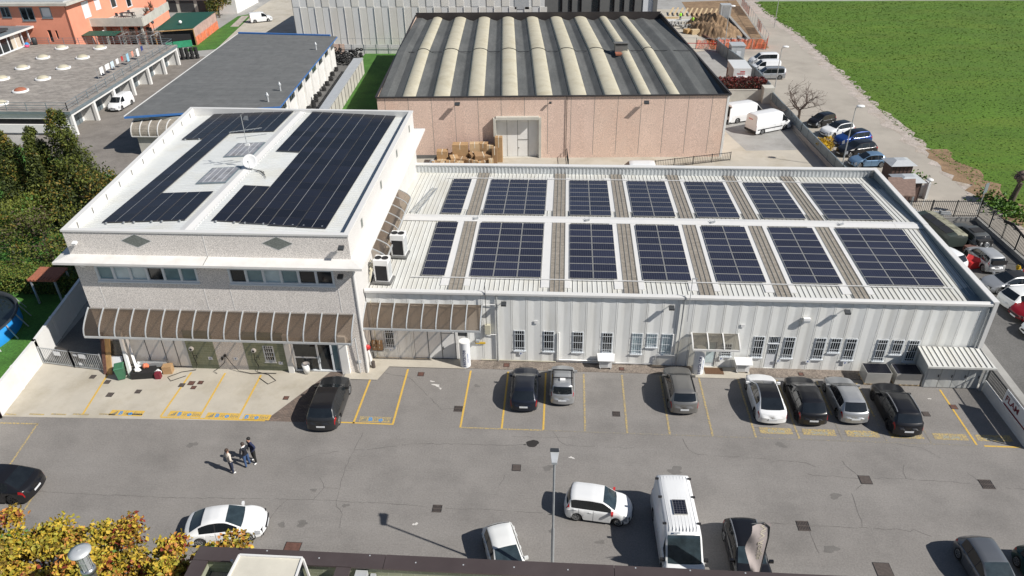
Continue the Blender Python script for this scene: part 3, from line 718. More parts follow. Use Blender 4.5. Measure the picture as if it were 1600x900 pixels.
b = MB(); b.bar((-16.2, -2.62, 8.76), (-16.2, -1.8, 8.94), .03, .02); b.build('ledge_joint', M['seam'], off, True)
# windows
window(off, (-23.95, -1.8), (1, 0), 6.98, 8.14, 6.75, mull=[1.15, 2.27, 3.4, 4.5, 5.62], panes=['glass_teal', 'glass_pale', 'glass_pale', 'glass', 'glass_teal', 'glass_teal'], fw=.13, sill=.1)
window(off, (-15.15, -1.8), (1, 0), 6.98, 8.14, 6.85, mull=[1.15, 2.28, 3.42, 4.56, 5.70], panes=['glass', 'glass_teal', 'glass_pale', 'glass_teal', 'glass', 'glass'], fw=.13, sill=.1)
window(off, (-14.05, -1.8), (1, 0), .75, 2.1, .75, bars=(5, 4), sill=.06)
# sliding door with joints
b = MB(); b.box(-23.85, -19.45, -1.74, -1.69, .06, 2.6, 0)
for x in (-22.3, -21.1, -20.25, ): b.box(x - .022, x + .022, -1.752, -1.735, .06, 2.58, 1)
b.box(-23.85, -19.45, -1.76, -1.7, .02, .06, 1); b.box(-21.05, -20.3, -1.752, -1.735, 2.3, 2.33, 1)
b.box(-20.95, -20.4, -1.75, -1.735, 1.75, 2.2, 2)
door = b.build('sliding_door', [M['white_wall'], M['steel_dark'], M['sign_white']], off, True)
# glass entrance
f = window(off, (-12.03, -1.8), (1, 0), .05, 2.62, 3.25, name='entrance', mull=[1.72, 2.7], trans=[], panes=['glass', 'glass', 'glass_teal'], fw=.09)
g = MB(); g.box(-12.0, -10.3, -1.775, -1.715, 1.12, 1.2); g.box(-12.0, -8.8, -1.775, -1.712, 2.28, 2.36); g.box(-10.22, -10.19, -1.85, -1.8, .8, 1.4)
shift_to(g.build('transom', M['alu_white'], f), off)
b = MB(); b.box(-12.45, -12.08, -2.05, -1.8, 0, 3.1); b.box(-8.72, -8.2, -2.0, -1.8, 0, 3.1); b.build('door_pillar', M['white_wall'], off, True)
b = MB(); b.box(-7.06, -6.98, -1.86, -1.5, 0, 8.5); b.build('corner_trim', M['white'], off, True)
# inside: a planter by the glass
pot = MB(); pot.lathe([(.01, .06), (.2, .06), (.27, .8), (.25, .8), (.22, .7), (.01, .7)], 16, 0, Matrix.Translation((-11.2, -2.0, 0)))
solo(pot, 'planter', M['pipe_white'], 'tall white planter standing at the glass entrance of the office block', 'planter', origin=(-11.2, -2.0, 0))
# main canopy
fr = MB(); sh = MB(); canopy(fr, sh, (-25.35, -1.84, 4.86), (-7.35, -1.84, 4.86), 17, 1.28, 1.42)
fr.build('canopy_frame', M['zinc'], off, True); sh.build('canopy_sheet', M['poly_brown'], off, True)
b = MB(); b.tube([(-7.5, -3.2, 3.4), (-7.5, -2.0, 3.1), (-7.5, -1.9, .1)], .045); b.build('downpipe', M['zinc'], off, True)
# awning on the right flank, over the hall roof
fr = MB(); sh = MB(); canopy(fr, sh, (-7.08, 2.9, 7.15), (-7.25, 12.9, 7.15), 7, 1.0, .75, nrm=(1, 0), ribw=.06)
fr.build('awning_frame', M['zinc'], off, True); sh.build('awning_sheet', M['poly_brown'], off, True)

# ================================================================== LONG HALL (single storey)
hall = thing('long_hall', 'long single-storey hall with ribbed pale metal facade and white sheet roof full of solar panels', 'building', (13.2, 10, 0))
HX0, HX1 = -7.0, 33.45
HE = 5.5
prof = []
x = HX0; k = 0
j0 = 2.78 - 10 * .9965
while True:
    xa = j0 + k * .9965
    if xa > HX1: break
    for (dx, o) in ((-.066, .0), (-.062, -.04), (-.046, -.04), (-.042, .004), (.042, .004), (.046, -.04), (.062, -.04), (.066, .0), (.47, -.024), (.53, -.024)):
        u = xa + dx - HX0
        if 0 <= u <= HX1 - HX0: prof.append((u, o))
    k += 1
prof = [(0, 0)] + prof + [(HX1 - HX0, 0)]
WIN = []   # (x0, x1, z0, z1, kind)
for xa in (2.93, 4.92, 6.9, 8.88): WIN.append((xa, xa + .74, .97, 2.64, 'dark'))
WIN += [(10.87, 11.62, .96, 2.66, 'blind'), (11.87, 12.6, 1.56, 2.66, 'blind'), (12.87, 13.62, .97, 2.66, 'blind'), (16.9, 17.62, .95, 2.0, 'dark')]
WIN += [(18.93, 19.66, .95, 2.66, 'dark'), (20.93, 21.66, .95, 2.66, 'dark'), (22.92, 23.65, .93, 2.66, 'dark'), (23.9, 24.63, 1.52, 2.66, 'dark'), (24.9, 25.64, .93, 2.66, 'dark'),
        (26.92, 27.62, .93, 2.66, 'dark'), (27.9, 28.62, 1.5, 2.66, 'dark'), (28.9, 29.62, .93, 2.66, 'dark'), (-6.05, -5.38, .9, 2.5, 'dark')]
DOORS = [(15.83, 16.6, .04, 2.1), (19.92, 20.66, .04, 2.66), (-4.05, -.3, .04, 2.45)]
holes = [(w[0] - HX0, w[1] - HX0, w[2], w[3]) for w in WIN] + [(d[0] - HX0, d[1] - HX0, d[2], d[3]) for d in DOORS]
b = MB(); wall(b, (HX0, 0), (HX1, 0), 0.02, HE, holes, .12, 0, prof, inner=1)
wall(b, (HX1, 0), (HX1, 21.6), 0, HE + .25, [], 0, 0); wall(b, (HX1, 21.6), (HX0 - .4, 21.6), 0, HE + .25, [], 0, 0)
b.build('wall', [M['facade'], M['darkgap']], hall, True)
for (x0, x1, z0, z1, kd) in WIN:
    window(hall, (x0, 0), (1, 0), z0, z1, x1 - x0, bars=(5, 3 if z1 - z0 > 1.3 else 2), pane='glass' if kd == 'dark' else 'glass_pale', sill=.08, fw=.04)
b = MB(); b.box(15.87, 16.56, .06, .1, .06, 2.05); dr = b.build('door', M['alu_white'], hall, True)
g = MB(); g.box(15.95, 16.48, .035, .058, .35, 1.95); shift_to(g.build('pane', M['glass_pale'], dr), hall)
b = MB(); b.box(19.96, 20.62, .05, .1, .06, 2.62); b.box(19.92, 20.66, -.03, .05, 2.06, 2.12); dr = b.build('door', M['sign_white'], hall, True)
g = MB(); g.box(20.02, 20.56, .03, .048, 1.25, 1.98); g.box(20.02, 20.56, .03, .048, 2.18, 2.58); shift_to(g.build('pane', M['glass'], dr), hall)
g = MB()
for i in range(5): g.box(20.05 + i * .12, 20.07 + i * .12, .01, .03, 1.25, 2.6)
g.box(20.02, 20.56, -.004, .01, 1.6, 1.63); shift_to(g.build('grille', M['alu_white'], dr), hall)
b = MB(); b.box(-4.02, -.95, .03, .1, .06, 2.42)
for xx in (-3.05, -2.1, -1.15): b.box(xx - .02, xx + .02, .014, .032, .06, 2.42, 1)
b.box(-4.05, -.3, -.01, .03, .04, .075, 1); b.box(-2.05, -1.2, .016, .03, 2.2, 2.23, 1); b.box(-2.02, -1.98, -.02, .03, .85, 1.1, 1)
b.box(-.95, -.3, .06, .1, .06, 2.0, 0); b.box(-.9, -.35, .05, .062, 2.02, 2.4, 1)
b.build('sliding_door', [M['white_wall'], M['steel_dark']], hall, True)
# fascia gutter, back and right parapets, roof
b = MB()
for (x0, x1) in ((-6.98, .85), (.85, 14.02), (14.06, 33.2)):
    d = -.02 if x0 > -6 else -.06
    pr = [(.12 + d, 5.44), (-.10 + d, 5.44), (-.17 + d, 5.52), (-.17 + d, 5.66), (-.09 + d, 5.76), (.05 + d, 5.76), (.12 + d, 5.66)]
    n = len(pr)
    b.add([(x0, p[0], p[1]) for p in pr] + [(x1, p[0], p[1]) for p in pr], [(i, (i + 1) % n, n + (i + 1) % n, n + i) for i in range(n)] + [tuple(range(n)), tuple(range(2 * n - 1, n - 1, -1))])
b.build('fascia', M['white'], hall, True)
YR = 11.07
def hz(y): return 5.05 + .47 * (y / YR) if y <= YR else 5.52 - .47 * ((y - YR) / YR)
b = MB()
b.quad((HX0, .06, hz(0)), (HX1, .06, hz(0)), (HX1, YR, hz(YR)), (HX0, YR, hz(YR)))
b.quad((HX0 - .2, YR, hz(YR)), (HX1, YR, hz(YR)), (HX1, 21.5, hz(21.5)), (HX0 - .4, 21.5, hz(21.5)))
b.build('roof', M['roof_white'], hall, True)
# skylight strips and plain sheets beside them; ribs with dark seams elsewhere
STR = [(-1.58 + 0, -.62)] + [(5.29 + 4.98 * i, 6.27 + 4.98 * i) for i in range(5)]
PL = [(a - .62, a - .02) for a, c in STR] + [(c + .02, c + .42) for a, c in STR]
bs = MB(); bp = MB(); br = MB(); bd = MB()
def slab(mb, x0, x1, y0, y1, h0, h1, mi=0):
    mb.hexa([(x0, y0, hz(y0) + h0), (x1, y0, hz(y0) + h0), (x1, y1, hz(y1) + h0), (x0, y1, hz(y1) + h0)], [(x0, y0, hz(y0) + h1), (x1, y0, hz(y0) + h1), (x1, y1, hz(y1) + h1), (x0, y1, hz(y1) + h1)], mi)
for (y0, y1) in ((.12, YR - .35), (YR + .35, 21.45)):
    for a, c in STR:
        slab(bs, a, c, y0, y1, -.02, .05)
        for i in range(4): slab(bs, a + (c - a) * i / 3 - .025, a + (c - a) * i / 3 + .025, y0, y1, .05, .085, 1)
    for a, c in PL: slab(bp, a, c, y0 + 1.4, y1 - .02 if y1 < YR else y1 - 1.2, .0, .06)
    x = HX0 + .25
    while x < HX1 - .1:
        if not any(a - .02 < x < c + .02 for a, c in STR):
            slab(br, x - .016, x + .01, y0, y1, -.01, .035); slab(bd, x - .06, x - .016, y0, y1, -.01, .008)
        x += .332
bs.build('roof_skylight', [M['grp'], M['seam']], hall, True); bp.build('flashing_sheet', M['white'], hall, True)
br.build('roof_ribs', M['roof_white'], hall, True); bd.build('roof_seams', M['seam'], hall, True)
b = MB()
for (x0, x1) in ((HX0 + .1, 31.2), (31.22, HX1 - .12)):
    b.hexa([(x0, YR - .55, hz(YR - .55) + .06), (x1, YR - .55, hz(YR - .55) + .06), (x1, YR, 5.6), (x0, YR, 5.6)], [(x0, YR - .55, hz(YR - .55) + .1), (x1, YR - .55, hz(YR - .55) + .1), (x1, YR, 5.66), (x0, YR, 5.66)])
    b.hexa([(x0, YR, 5.6), (x1, YR, 5.6), (x1, YR + .5, hz(YR + .5) + .06), (x0, YR + .5, hz(YR + .5) + .06)], [(x0, YR, 5.66), (x1, YR, 5.66), (x1, YR + .5, hz(YR + .5) + .1), (x0, YR + .5, hz(YR + .5) + .1)])
b.build('ridge_cap', M['white'], hall, True)
b = MB()      # rear upstand: grey ribbed inside, white coping; right parapet
pr = []; x = HX0 - .4
while x < 32.9:
    pr += [(x, 0), (x + .16, 0), (x + .2, .04), (x + .28, .04), (x + .32, 0)]; x += .32
vs = [(p[0], 21.3 - p[1], 5.0) for p in pr] + [(p[0], 21.3 - p[1], 5.82) for p in pr]; n = len(pr)
b.add(vs, [(i, i + 1, n + i + 1, n + i) for i in range(n - 1)], 1)
b.box(HX0 - .45, HX1 + .05, 21.2, 21.68, 5.82, 5.9, 0)
b.box(HX1 - .28, HX1 - .12, -.1, 21.2, 5.0, 5.78, 2); b.box(HX1 - .32, HX1 + .06, -.2, 10.6, 5.78, 5.86, 0); b.box(HX1 - .32, HX1 + .06, 10.62, 21.2, 5.80, 5.88, 0)
b.box(HX1 - .22, HX1 + .04, -.2, .02, .02, 5.78, 0)
b.build('parapet', [M['white'], M['zinc'], M['net_grey']], hall, True)
b = MB(); b.quad((HX1 - .95, .15, hz(0) + .1), (HX1 - .29, .15, hz(0) + .11), (HX1 - .29, 21.1, hz(21) + .11), (HX1 - .95, 21.1, hz(21) + .1)); b.build('gutter', M['net_grey'], hall, True)
# rails that carry the panels, running the whole length
b = MB()
for y in (2.42, 19.75): b.bar((-4.3, y, hz(y) + .12), (32.0, y, hz(y) + .12), .06, .05)
b.build('panel_rail', M['white'], hall, True)
# pipes on the facade
def pipe(name, pts, r, m, par): t = MB(); t.tube(pts, r, 8); return t.build(name, M[m], par, True)
pipe('downpipe', [(14.04, -.12, 5.45), (14.04, -.12, 4.0), (14.0, -.12, .05)], .05, 'steel_light', hall)
pipe('downpipe', [(1.8, -.1, 5.4), (1.8, -.1, .1)], .05, 'steel_light', hall)
pipe('downpipe', [(33.05, -.1, 5.3), (33.05, -.12, 1.6)], .05, 'steel_light', hall)
pipe('conduit', [(5.98, -.09, 2.6), (5.98, -.09, .32), (9.5, -.09, .32), (9.5, -.09, .62)], .045, 'pipe_white', hall)
pipe('conduit', [(.6, -.09, .14), (5.8, -.09, .14)], .03, 'beige_plastic', hall)
pipe('conduit', [(9.9, -.09, .2), (12.6, -.09, .2), (12.6, -.09, .95), (13.9, -.09, .95)], .04, 'pipe_white', hall)
pipe('conduit', [(13.6, -.09, 2.7), (13.6, -.09, 1.3)], .05, 'pipe_white', hall)
pipe('conduit', [(.95, -.1, 2.3), (1.75, -.1, 2.3)], .03, 'pipe_white', hall)
pipe('conduit', [(.9, -.1, 4.72), (1.8, -.1, 4.72)], .03, 'pipe_white', hall)
pipe('conduit', [(-6.7, -.1, 4.8), (-6.7, -.1, .1)], .035, 'beige_plastic', hall)
fr = MB(); sh = MB(); canopy(fr, sh, (-7.0, -.08, 4.66), (.83, -.08, 4.66), 8, 1.5, 1.05)
fr.build('canopy_frame', M['zinc'], hall, True); sh.build('canopy_sheet', M['poly_brown'], hall, True)
fr = MB(); sh = MB(); canopy(fr, sh, (14.78, -.08, 2.86), (17.82, -.08, 2.86), 3, 1.08, .55, ribw=.08)
fr.build('canopy_frame', M['white'], hall, True); sh.build('canopy_sheet', M['poly_grey'], hall, True)
b = MB(); b.box(.98, 1.34, -.28, -.05, 2.42, 3.15); b.build('junction_box', M['beige_plastic'], hall, True)
for (x, z) in ((4.43, 3.38), (18.05, 3.5)): b = MB(); b.box(x - .12, x + .12, -.06, -.03, z - .12, z + .12); b.build('cover_plate', M['pipe_white'], hall, True)
# roof-edge mast
b = MB(); b.tube([(14.35, -.3, 3.9), (14.35, -.28, 7.2)], .025, 6); b.rbox((14.5, -.28, 7.15), (.35, .05, .05)); solo(b, 'roof_mast', M['steel_light'], 'thin metal mast at the roof edge, in the middle of the hall front', 'mast', origin=(14.35, -.3, 3.9))
b = MB(); b.tube([(1.08, -.2, 3.1), (1.08, -.22, 6.5)], .022, 6); solo(b, 'roof_mast', M['steel_dark'], 'thin dark mast above the beige junction box at the left of the hall front', 'mast', origin=(1.08, -.2, 3.1))
# snow hooks / lamps on ridge
for i, (x, l) in enumerate(((-.7, 'small grey metal bracket on the hall ridge, nearest the office block'), (8.0, 'small grey metal bracket on the hall ridge above the third and fourth panel columns'), (17.6, 'small grey metal bracket on the hall ridge near its middle right'), (27.2, 'small grey metal bracket on the hall ridge, nearest the right end'))):
    b = MB(); b.rbox((x, YR - .3, 5.72), (.34, .1, .1), .3); b.bar((x - .1, YR - .3, 5.66), (x - .25, YR - .1, 5.75), .04); b.bar((x + .1, YR - .3, 5.7), (x + .12, YR - .15, 5.92), .03)
    solo(b, 'ridge_bracket', M['steel_light'], l, 'bracket', 'brackets on the hall ridge', origin=(x, YR, 5.66))

# ================================================================== SOLAR ARRAYS
def panel_mesh(w, h, cell, frame, fw=.028, t=.04):
    b = MB()
    b.box(-w / 2, w / 2, -h / 2, h / 2, -t, 0, 1)
    b.box(-w / 2 + fw, w / 2 - fw, -h / 2 + fw, h / 2 - fw, -.01, .006, 0)
    return b.mesh('solar_panel', [cell, frame])
PW, PH = 1.655, .9635
pm = panel_mesh(PW - .025, PH - .035, M['pv'], M['pv_frame'])
AX = [(-3.68, 1), (-.31, 3), (6.60, 2), (11.6, 2), (16.58, 2), (21.6, 2), (26.56, 3)]
slope = math.atan(.47 / YR)
WHERE = ['one column wide, nearest the office block', 'three columns wide, second from the office block', 'two columns wide, third from the office block', 'two columns wide, middle of seven', 'two columns wide, third from the right end', 'two columns wide, second from the right end', 'three columns wide, at the right end']
for back in (0, 1):
    for (x0, nc), wl in zip(AX, WHERE):
        yb_ = 2.6 if not back else 11.83
        sg = -1 if back else 1
        zc = hz(yb_) + .13
        t = thing('solar_array', 'blue solar array on the %s slope, ' % ('far' if back else 'near') + wl, 'solar panels', (x0, yb_, zc), 0, 'solar arrays on the hall roof')
        for i in range(nc):
            for j in range(8):
                o = bpy.data.objects.new('panel', pm); COL.objects.link(o); o.parent = t
                yy = (j + .5) * PH
                o.location = ((i + .5) * PW, yy * math.cos(slope), sg * yy * math.sin(slope)); o.rotation_euler = (sg * slope, 0, 0)
QW, QH = 1.9, 1.118
_b = MB(); _b.box(-QW / 2 + .03, QW / 2 - .03, -QH / 2 + .008, QH / 2 - .008, -.04, 0, 1); _b.box(-QW / 2 + .042, -.016, -QH / 2 + .018, QH / 2 - .018, -.01, .006, 0); _b.box(.016, QW / 2 - .042, -QH / 2 + .018, QH / 2 - .018, -.01, .006, 0); _b.box(-.014, .014, -QH / 2 + .018, QH / 2 - .018, -.01, .004, 2)
pm2 = _b.mesh('solar_panel', [M['pv_black'], M['pv_frame_dark'], M['pv_frame']])
def roof_array(cells, x0, left, label):
    t = thing('solar_array', label, 'solar panels', (x0, .12, oz(x0) + .14), 0, 'solar arrays on the office roof')
    sl = .052 if left else -.036
    for i in range(4):
        for j in range(20):
            if not cells(i, j): continue
            o = bpy.data.objects.new('panel', pm2); COL.objects.link(o); o.parent = t
            uu = (i + .5) * QW
            o.location = (uu, (j + .5) * QH - (.0 if left else .1 * i), sl * uu); o.rotation_euler = (0, -math.atan(sl), -.0 if left else -.0)
    # clips along the front edge
    b = MB()
    for i in range(4):
        for dx in (.35, 1.55):
            uu = i * QW + dx; j0_ = next((j for j in range(20) if cells(i, j)), 0)
            b.rbox((uu, j0_ * QH - .05, sl * uu - .04), (.09, .1, .1))
    b.build('clamp', M['steel_light'], t)
roof_array(lambda i, j: (i == 0 and j >= 14) or i == 1 or (i >= 2 and (j <= 3 or j >= 15)), -25.75, True, 'black solar array stepped round two rooflights, on the left half of the office roof')
roof_array(lambda i, j: not (i == 0 and 5 <= j <= 10), -16.45, False, 'large black solar array with one notch, on the right half of the office roof')
# rooflights between the panels
for k, (x0, x1, y0, y1, l) in enumerate(((-20.3, -17.95, 11.3, 14.3, 'dull translucent rooflight on the office roof, the farther one beyond the dish'), (-20.2, -17.95, 6.2, 9.1, 'dull translucent rooflight on the office roof, the nearer one left of the dish'))):
    t = thing('rooflight', l, 'rooflight', ((x0 + x1) / 2, (y0 + y1) / 2, 10.3), 0, 'rooflights of the office roof')
    q = MB(); q.hexa([(x0, y0, oz(x0) + .02), (x1, y0, oz(x1) + .02), (x1, y1, oz(x1) + .02), (x0, y1, oz(x0) + .02)], [(x0, y0, oz(x0) + .1), (x1, y0, oz(x1) + .1), (x1, y1, oz(x1) + .1), (x0, y1, oz(x0) + .1)]); q.build('frame', M['net_grey'], t, True)
    q = MB(); d = .12; q.quad((x0 + d, y0 + d, oz(x0 + d) + .11), (x1 - d, y0 + d, oz(x1 - d) + .11), (x1 - d, y1 - d, oz(x1 - d) + .11), (x0 + d, y1 - d, oz(x0 + d) + .11))
    for i in range(1, 5):
        xx = x0 + (x1 - x0) * i / 5; q.hexa([(xx - .02, y0 + d, oz(xx) + .1), (xx + .02, y0 + d, oz(xx) + .1), (xx + .02, y1 - d, oz(xx) + .1), (xx - .02, y1 - d, oz(xx) + .1)], [(xx - .02, y0 + d, oz(xx) + .13), (xx + .02, y0 + d, oz(xx) + .13), (xx + .02, y1 - d, oz(xx) + .13), (xx - .02, y1 - d, oz(xx) + .13)], 1)
    q.build('pane', [mat('rooflight_sheet_%d' % k, (.30, .30, .32), .3, var=.35, scale=1.5, stain=(.2, .17, .13), stain_amt=.6, stain_scale=1), M['zinc']], t, True)
# satellite dish and aerial
t = thing('satellite_dish', 'white round satellite dish on the ridge of the office roof', 'dish', (-17.1, 8.9, 10.45))
Mx = Matrix.Translation((0, 0, .55)) @ Euler((R(62), 0, R(8))).to_matrix().to_4x4()
q = MB(); q.lathe([(.001, 0), (.2, .012), (.4, .06), (.52, .11), (.53, .10), (.4, .045), (.001, -.02)], 28, 0, Mx); q.build('reflector', M['pipe_white'], t)
q = MB(); q.tube([(0, 0, 0), (0, .08, .5)], .035, 8); q.bar(Mx @ Vector((0, -.5, .1)), Mx @ Vector((0, -.1, .55)), .03); q.rbox(Mx @ Vector((0, -.08, .57)), (.09, .09, .12)); q.build('arm', M['steel_light'], t)
t = thing('television_aerial', 'tall thin television aerial with long crossbars on the office roof', 'aerial', (-17.15, 9.1, 10.45))
q = MB(); q.tube([(0, 0, 0), (-.05, .1, 4.0)], .024, 6); q.build('mast', M['steel_light'], t)
q = MB(); q.bar((-1.1, -.1, 2.75), (1.2, .35, 2.95), .035); q.bar((-.6, -.2, 2.35), (1.5, .3, 2.5), .035)
for i in range(9):
    q.bar((-1.0 + i * .25, -.1 + i * .05 - .16, 2.76 + i * .02), (-1.0 + i * .25, -.1 + i * .05 + .16, 2.76 + i * .02), .012)
    q.bar((-.5 + i * .23, -.18 + i * .055 - .14, 2.36 + i * .018), (-.5 + i * .23, -.18 + i * .055 + .14, 2.36 + i * .018), .012)
for i in range(6): q.bar((.05 + i * .03, .1, 3.65 + i * .05), (.45, .1, 3.6 + i * .06), .02)
q.build('crossbar', M['steel_light'], t); q = MB(); q.rbox((.0, .06, 1.75), (.34, .14, .16)); q.build('amplifier', M['pipe_white'], t)
b = MB()
for i in range(5): b.tube([(-17.1 + .3 * i, 8.7 - .12 * i, oz(-17) + .08), (-16.7 + .2 * i, 8.5 - .1 * i, oz(-16.5) + .14), (-16.0 + .15 * i, 8.4 - .3 * i, oz(-16) + .08)], .018, 5)
solo(b, 'loose_cable', M['black'], 'loose black cables lying on the office roof by the satellite dish', 'cable', origin=(-16.6, 8.5, 10.4))
# steel ladder lying on the hall roof
t = thing('ladder', 'two-section metal ladder lying on the hall roof near the office block', 'ladder', (-5.6, 14.7, hz(14.7) + .12))
q = MB(); a1, a2 = Vector((-.55, -2.7, .1)), Vector((.4, 2.65, -.12)); c1, c2 = Vector((.0, -2.8, .1)), Vector((.8, 2.55, -.12))
q.bar(a1, a2, .06, .07); q.bar(c1, c2, .06, .07); q.build('rail', M['steel_light'], t)
q = MB()
for i in range(18): k = (i + .5) / 18; q.bar(a1.lerp(a2, k), c1.lerp(c2, k), .035, .03)
q.build('rung', M['steel_light'], t)

# ================================================================== PINK WAREHOUSE WITH VAULTED ROOF
FL, FR, BR, BL = Vector((-14.5, 37.35)), Vector((23.85, 39.1)), Vector((20.75, 81.3)), Vector((-17.9, 80.7))
wh = thing('pink_warehouse', 'pink pebbledash warehouse with alternating dark and beige vaulted roof strips', 'building', (3, 60, 0))
HW = 7.1
b = MB()
du = 38.39; uD0 = 13.0; uD1 = 17.75
wall(b, FL, FR, 0, HW, [(uD0, uD1, .02, 4.6)], .55, 0, inner=4, rev=3, vary=(.85, 2.553, (0, 6, 7)))
wall(b, FR, BR, 0, HW); wall(b, BR, BL, 0, HW); wall(b, BL, FL, 0, HW)
dv = (FR - FL).normalized(); nv = Vector((dv.y, -dv.x))
Pw = lambda u, o, z: (FL.x + dv.x * u + nv.x * o, FL.y + dv.y * u + nv.y * o, z)
def fbox(mb, P, u0, u1, o0, o1, z0, z1, mi=0):
    mb.hexa([P(u0, o1, z0), P(u1, o1, z0), P(u1, o0, z0), P(u0, o0, z0)], [P(u0, o1, z1), P(u1, o1, z1), P(u1, o0, z1), P(u0, o0, z1)], mi)
u = .85
while u < 38.2:
    if not (uD0 - .1 < u < uD1 + .1): fbox(b, Pw, u - .02, u + .02, -.02, .008, .45, HW - .02, 1)
    else: fbox(b, Pw, u - .02, u + .02, -.02, .008, 4.9, HW - .02, 1)
    u += 2.553
fbox(b, Pw, 0, uD0 - .2, -.01, .05, 0, .42, 2)
fbox(b, Pw, 38.15, 38.39, -.02, .03, 0, HW - .02, 5)
b.build('wall', [M['pebble_pink'], M['seam'], M['anthracite'], M['grey_render'], M['darkgap'], M['white_wall'], M['pebble_pink2'], M['pebble_pink3']], wh, True)
b = MB(); fbox(b, Pw, uD0 - .28, uD0, -.1, .55, 0, 4.75); fbox(b, Pw, uD1, uD1 + .28, -.1, .12, 0, 4.75); fbox(b, Pw, uD0, uD1, -.1, .5, 4.6, 4.9); b.build('door_surround', M['grey_render'], wh, True)
b = MB(); fbox(b, Pw, uD0, uD1, -.5, -.44, .05, 4.58)
for k in (.25, .5, .75): fbox(b, Pw, uD0 + 4.75 * k - .025, uD0 + 4.75 * k + .025, -.44, -.43, .05, 4.55, 1)
fbox(b, Pw, uD0 + 2.4, uD0 + 3.6, -.44, -.40, 2.0, 2.06, 1); fbox(b, Pw, uD0 + 2.45, uD0 + 2.55, -.44, -.40, 1.0, 1.12, 1)
b.build('sliding_door', [M['white_wall'], M['seam']], wh, True)
vv = (BL - FL).normalized()
def RP(u, v, z):
    t = v / 43.4; a = FL.lerp(FR, u / du); c = BL.lerp(BR, u / du); p = a.lerp(c, t); return (p.x, p.y, z)
crest = lambda v: .75 * (1 - abs(v - 19.2) / 24.5)
BE = [(2.6, 4.15), (6.05, 7.95), (9.85, 11.75), (13.6, 15.5), (17.4, 19.3), (21.15, 23.05), (24.9, 26.85), (28.8, 30.1), (31.95, 33.25)]
VS = [.14, 5, 10, 15, 19.1, 19.3, 24, 29, 34, 39, 43.1]
def strip(mb, pts, mi=0, smooth=True, v0=0, v1=99):
    V = [v for v in VS if v0 <= v <= v1]
    vs = [RP(u, v, z + crest(v)) for v in V for (u, z) in pts]; n = len(pts)
    mb.add(vs, [(i * n + k, i * n + k + 1, (i + 1) * n + k + 1, (i + 1) * n + k) for i in range(len(V) - 1) for k in range(n - 1)], mi, smooth)
edges = [0.12] + [e for p in BE for e in p] + [38.27]
for (u0, u1) in BE:
    s = MB(); pts = []
    for k in range(9):
        t = k / 8; pts.append((u0 + (u1 - u0) * t, 6.62 + .27 * math.sin(math.pi * t) ** .7))
    pts = [(u0, 6.3)] + pts + [(u1, 6.3)]
    strip(s, pts); s.build('vault_skylight', M['beige_shell'], wh, True)
grey = MB()
for i in range(0, len(edges), 2):
    u0, u1 = edges[i], edges[i + 1]
    if i == len(edges) - 2:
        pts = [(u0, 6.5), (34.3, 6.28), (35.3, 6.55), (35.5, 6.58), (36.6, 6.3), (38.0, 6.35), (38.27, 6.5)]
    elif i == 0: pts = [(u0, 6.75), (1.0, 6.72), (1.7, 6.35), (u1, 6.6)]
    else: pts = [(u0, 6.58), (u0 + (u1 - u0) * .3, 6.36), (u0 + (u1 - u0) * .55, 6.24), (u0 + (u1 - u0) * .62, 6.25), (u1, 6.58)]
    strip(grey, pts, 0, False)
grey.build('roof', M['membrane'], wh, True)
b = MB()
for i in range(120):   # the dark joint running across the crest
    u0 = .3 + i * 37.8 / 120; u1 = u0 + 37.8 / 120
    def hz_(u):
        for (a, c) in BE:
            if a <= u <= c: return 6.62 + .27 * math.sin(math.pi * (u - a) / (c - a)) ** .7
        return 6.42
    b.bar(RP(u0, 19.2, hz_(u0) + .82), RP(u1, 19.2, hz_(u1) + .82), .09, .05)
b.build('crest_joint', M['black'], wh, True)
b = MB()
for (a, c, za) in (((-.06, -.06), (38.45, -.06), HW), ((38.45, -.06), (38.45, 43.5), HW + .05), ((38.45, 43.5), (-.06, 43.5), HW + .28), ((-.06, 43.5), (-.06, -.06), HW)):
    pa = Vector(RP(a[0], a[1], za)); pc = Vector(RP(c[0], c[1], za)); b.bar(pa, pc, .22, .14)
bi = Vector(RP(0, 43.3, 0)); bj = Vector(RP(38.3, 43.3, 0))
b.quad((bi.x, bi.y, 6.2), (bj.x, bj.y, 6.2), (bj.x, bj.y, 7.4), (bi.x, bi.y, 7.4))
bi = Vector(RP(38.28, 0, 0)); bj = Vector(RP(38.28, 43.3, 0)); b.quad((bi.x, bi.y, 6.2), (bj.x, bj.y, 6.2), (bj.x, bj.y, 7.16), (bi.x, bi.y, 7.1))
b.build('coping', M['dark_trim'], wh, True)
b = MB(); p = Vector(RP(29.0, 18.5, 0)); 
b.rbox((p.x, p.y, 7.9), (1.6, 1.5, .9), .04); b.rbox((p.x, p.y, 8.42), (1.9, 1.8, .12), .04, 0, R(-8))
b.rbox((p.x + .1, p.y - 1.2, 7.35), (1.7, 1.2, .2), .04, 1)
b.build('roof_vent', [M['anthracite'], M['terracotta']], wh, True)
t = MB(); t.tube([Pw(20.8, .08, HW), Pw(20.8, .08, .3)], .035, 6); t.build('conduit', M['black'], wh, True)
def wall_lamp(x, y, z, label, s=1.0, dark=True):
    t = thing('wall_lamp', label, 'wall lamp', (x, y, z), 0, 'lamps on the walls')
    q = MB(); q.bar((0, 0, .1), (0, -.22 * s, .16), .04); q.build('arm', M['steel_dark'], t)
    q = MB(); q.rbox((0, -.34 * s, .14), (.30 * s, .30 * s, .12), 0, 0, R(18)); q.build('head', M['steel_dark' if dark else 'pipe_white'], t)
for u_, l in ((8.9, 'dark floodlight high on the pink wall above the cardboard boxes'), (29.4, 'dark floodlight high on the right part of the pink wall')):
    p = Pw(u_, 0, 6.35); wall_lamp(p[0], p[1], p[2], l, 1.8)
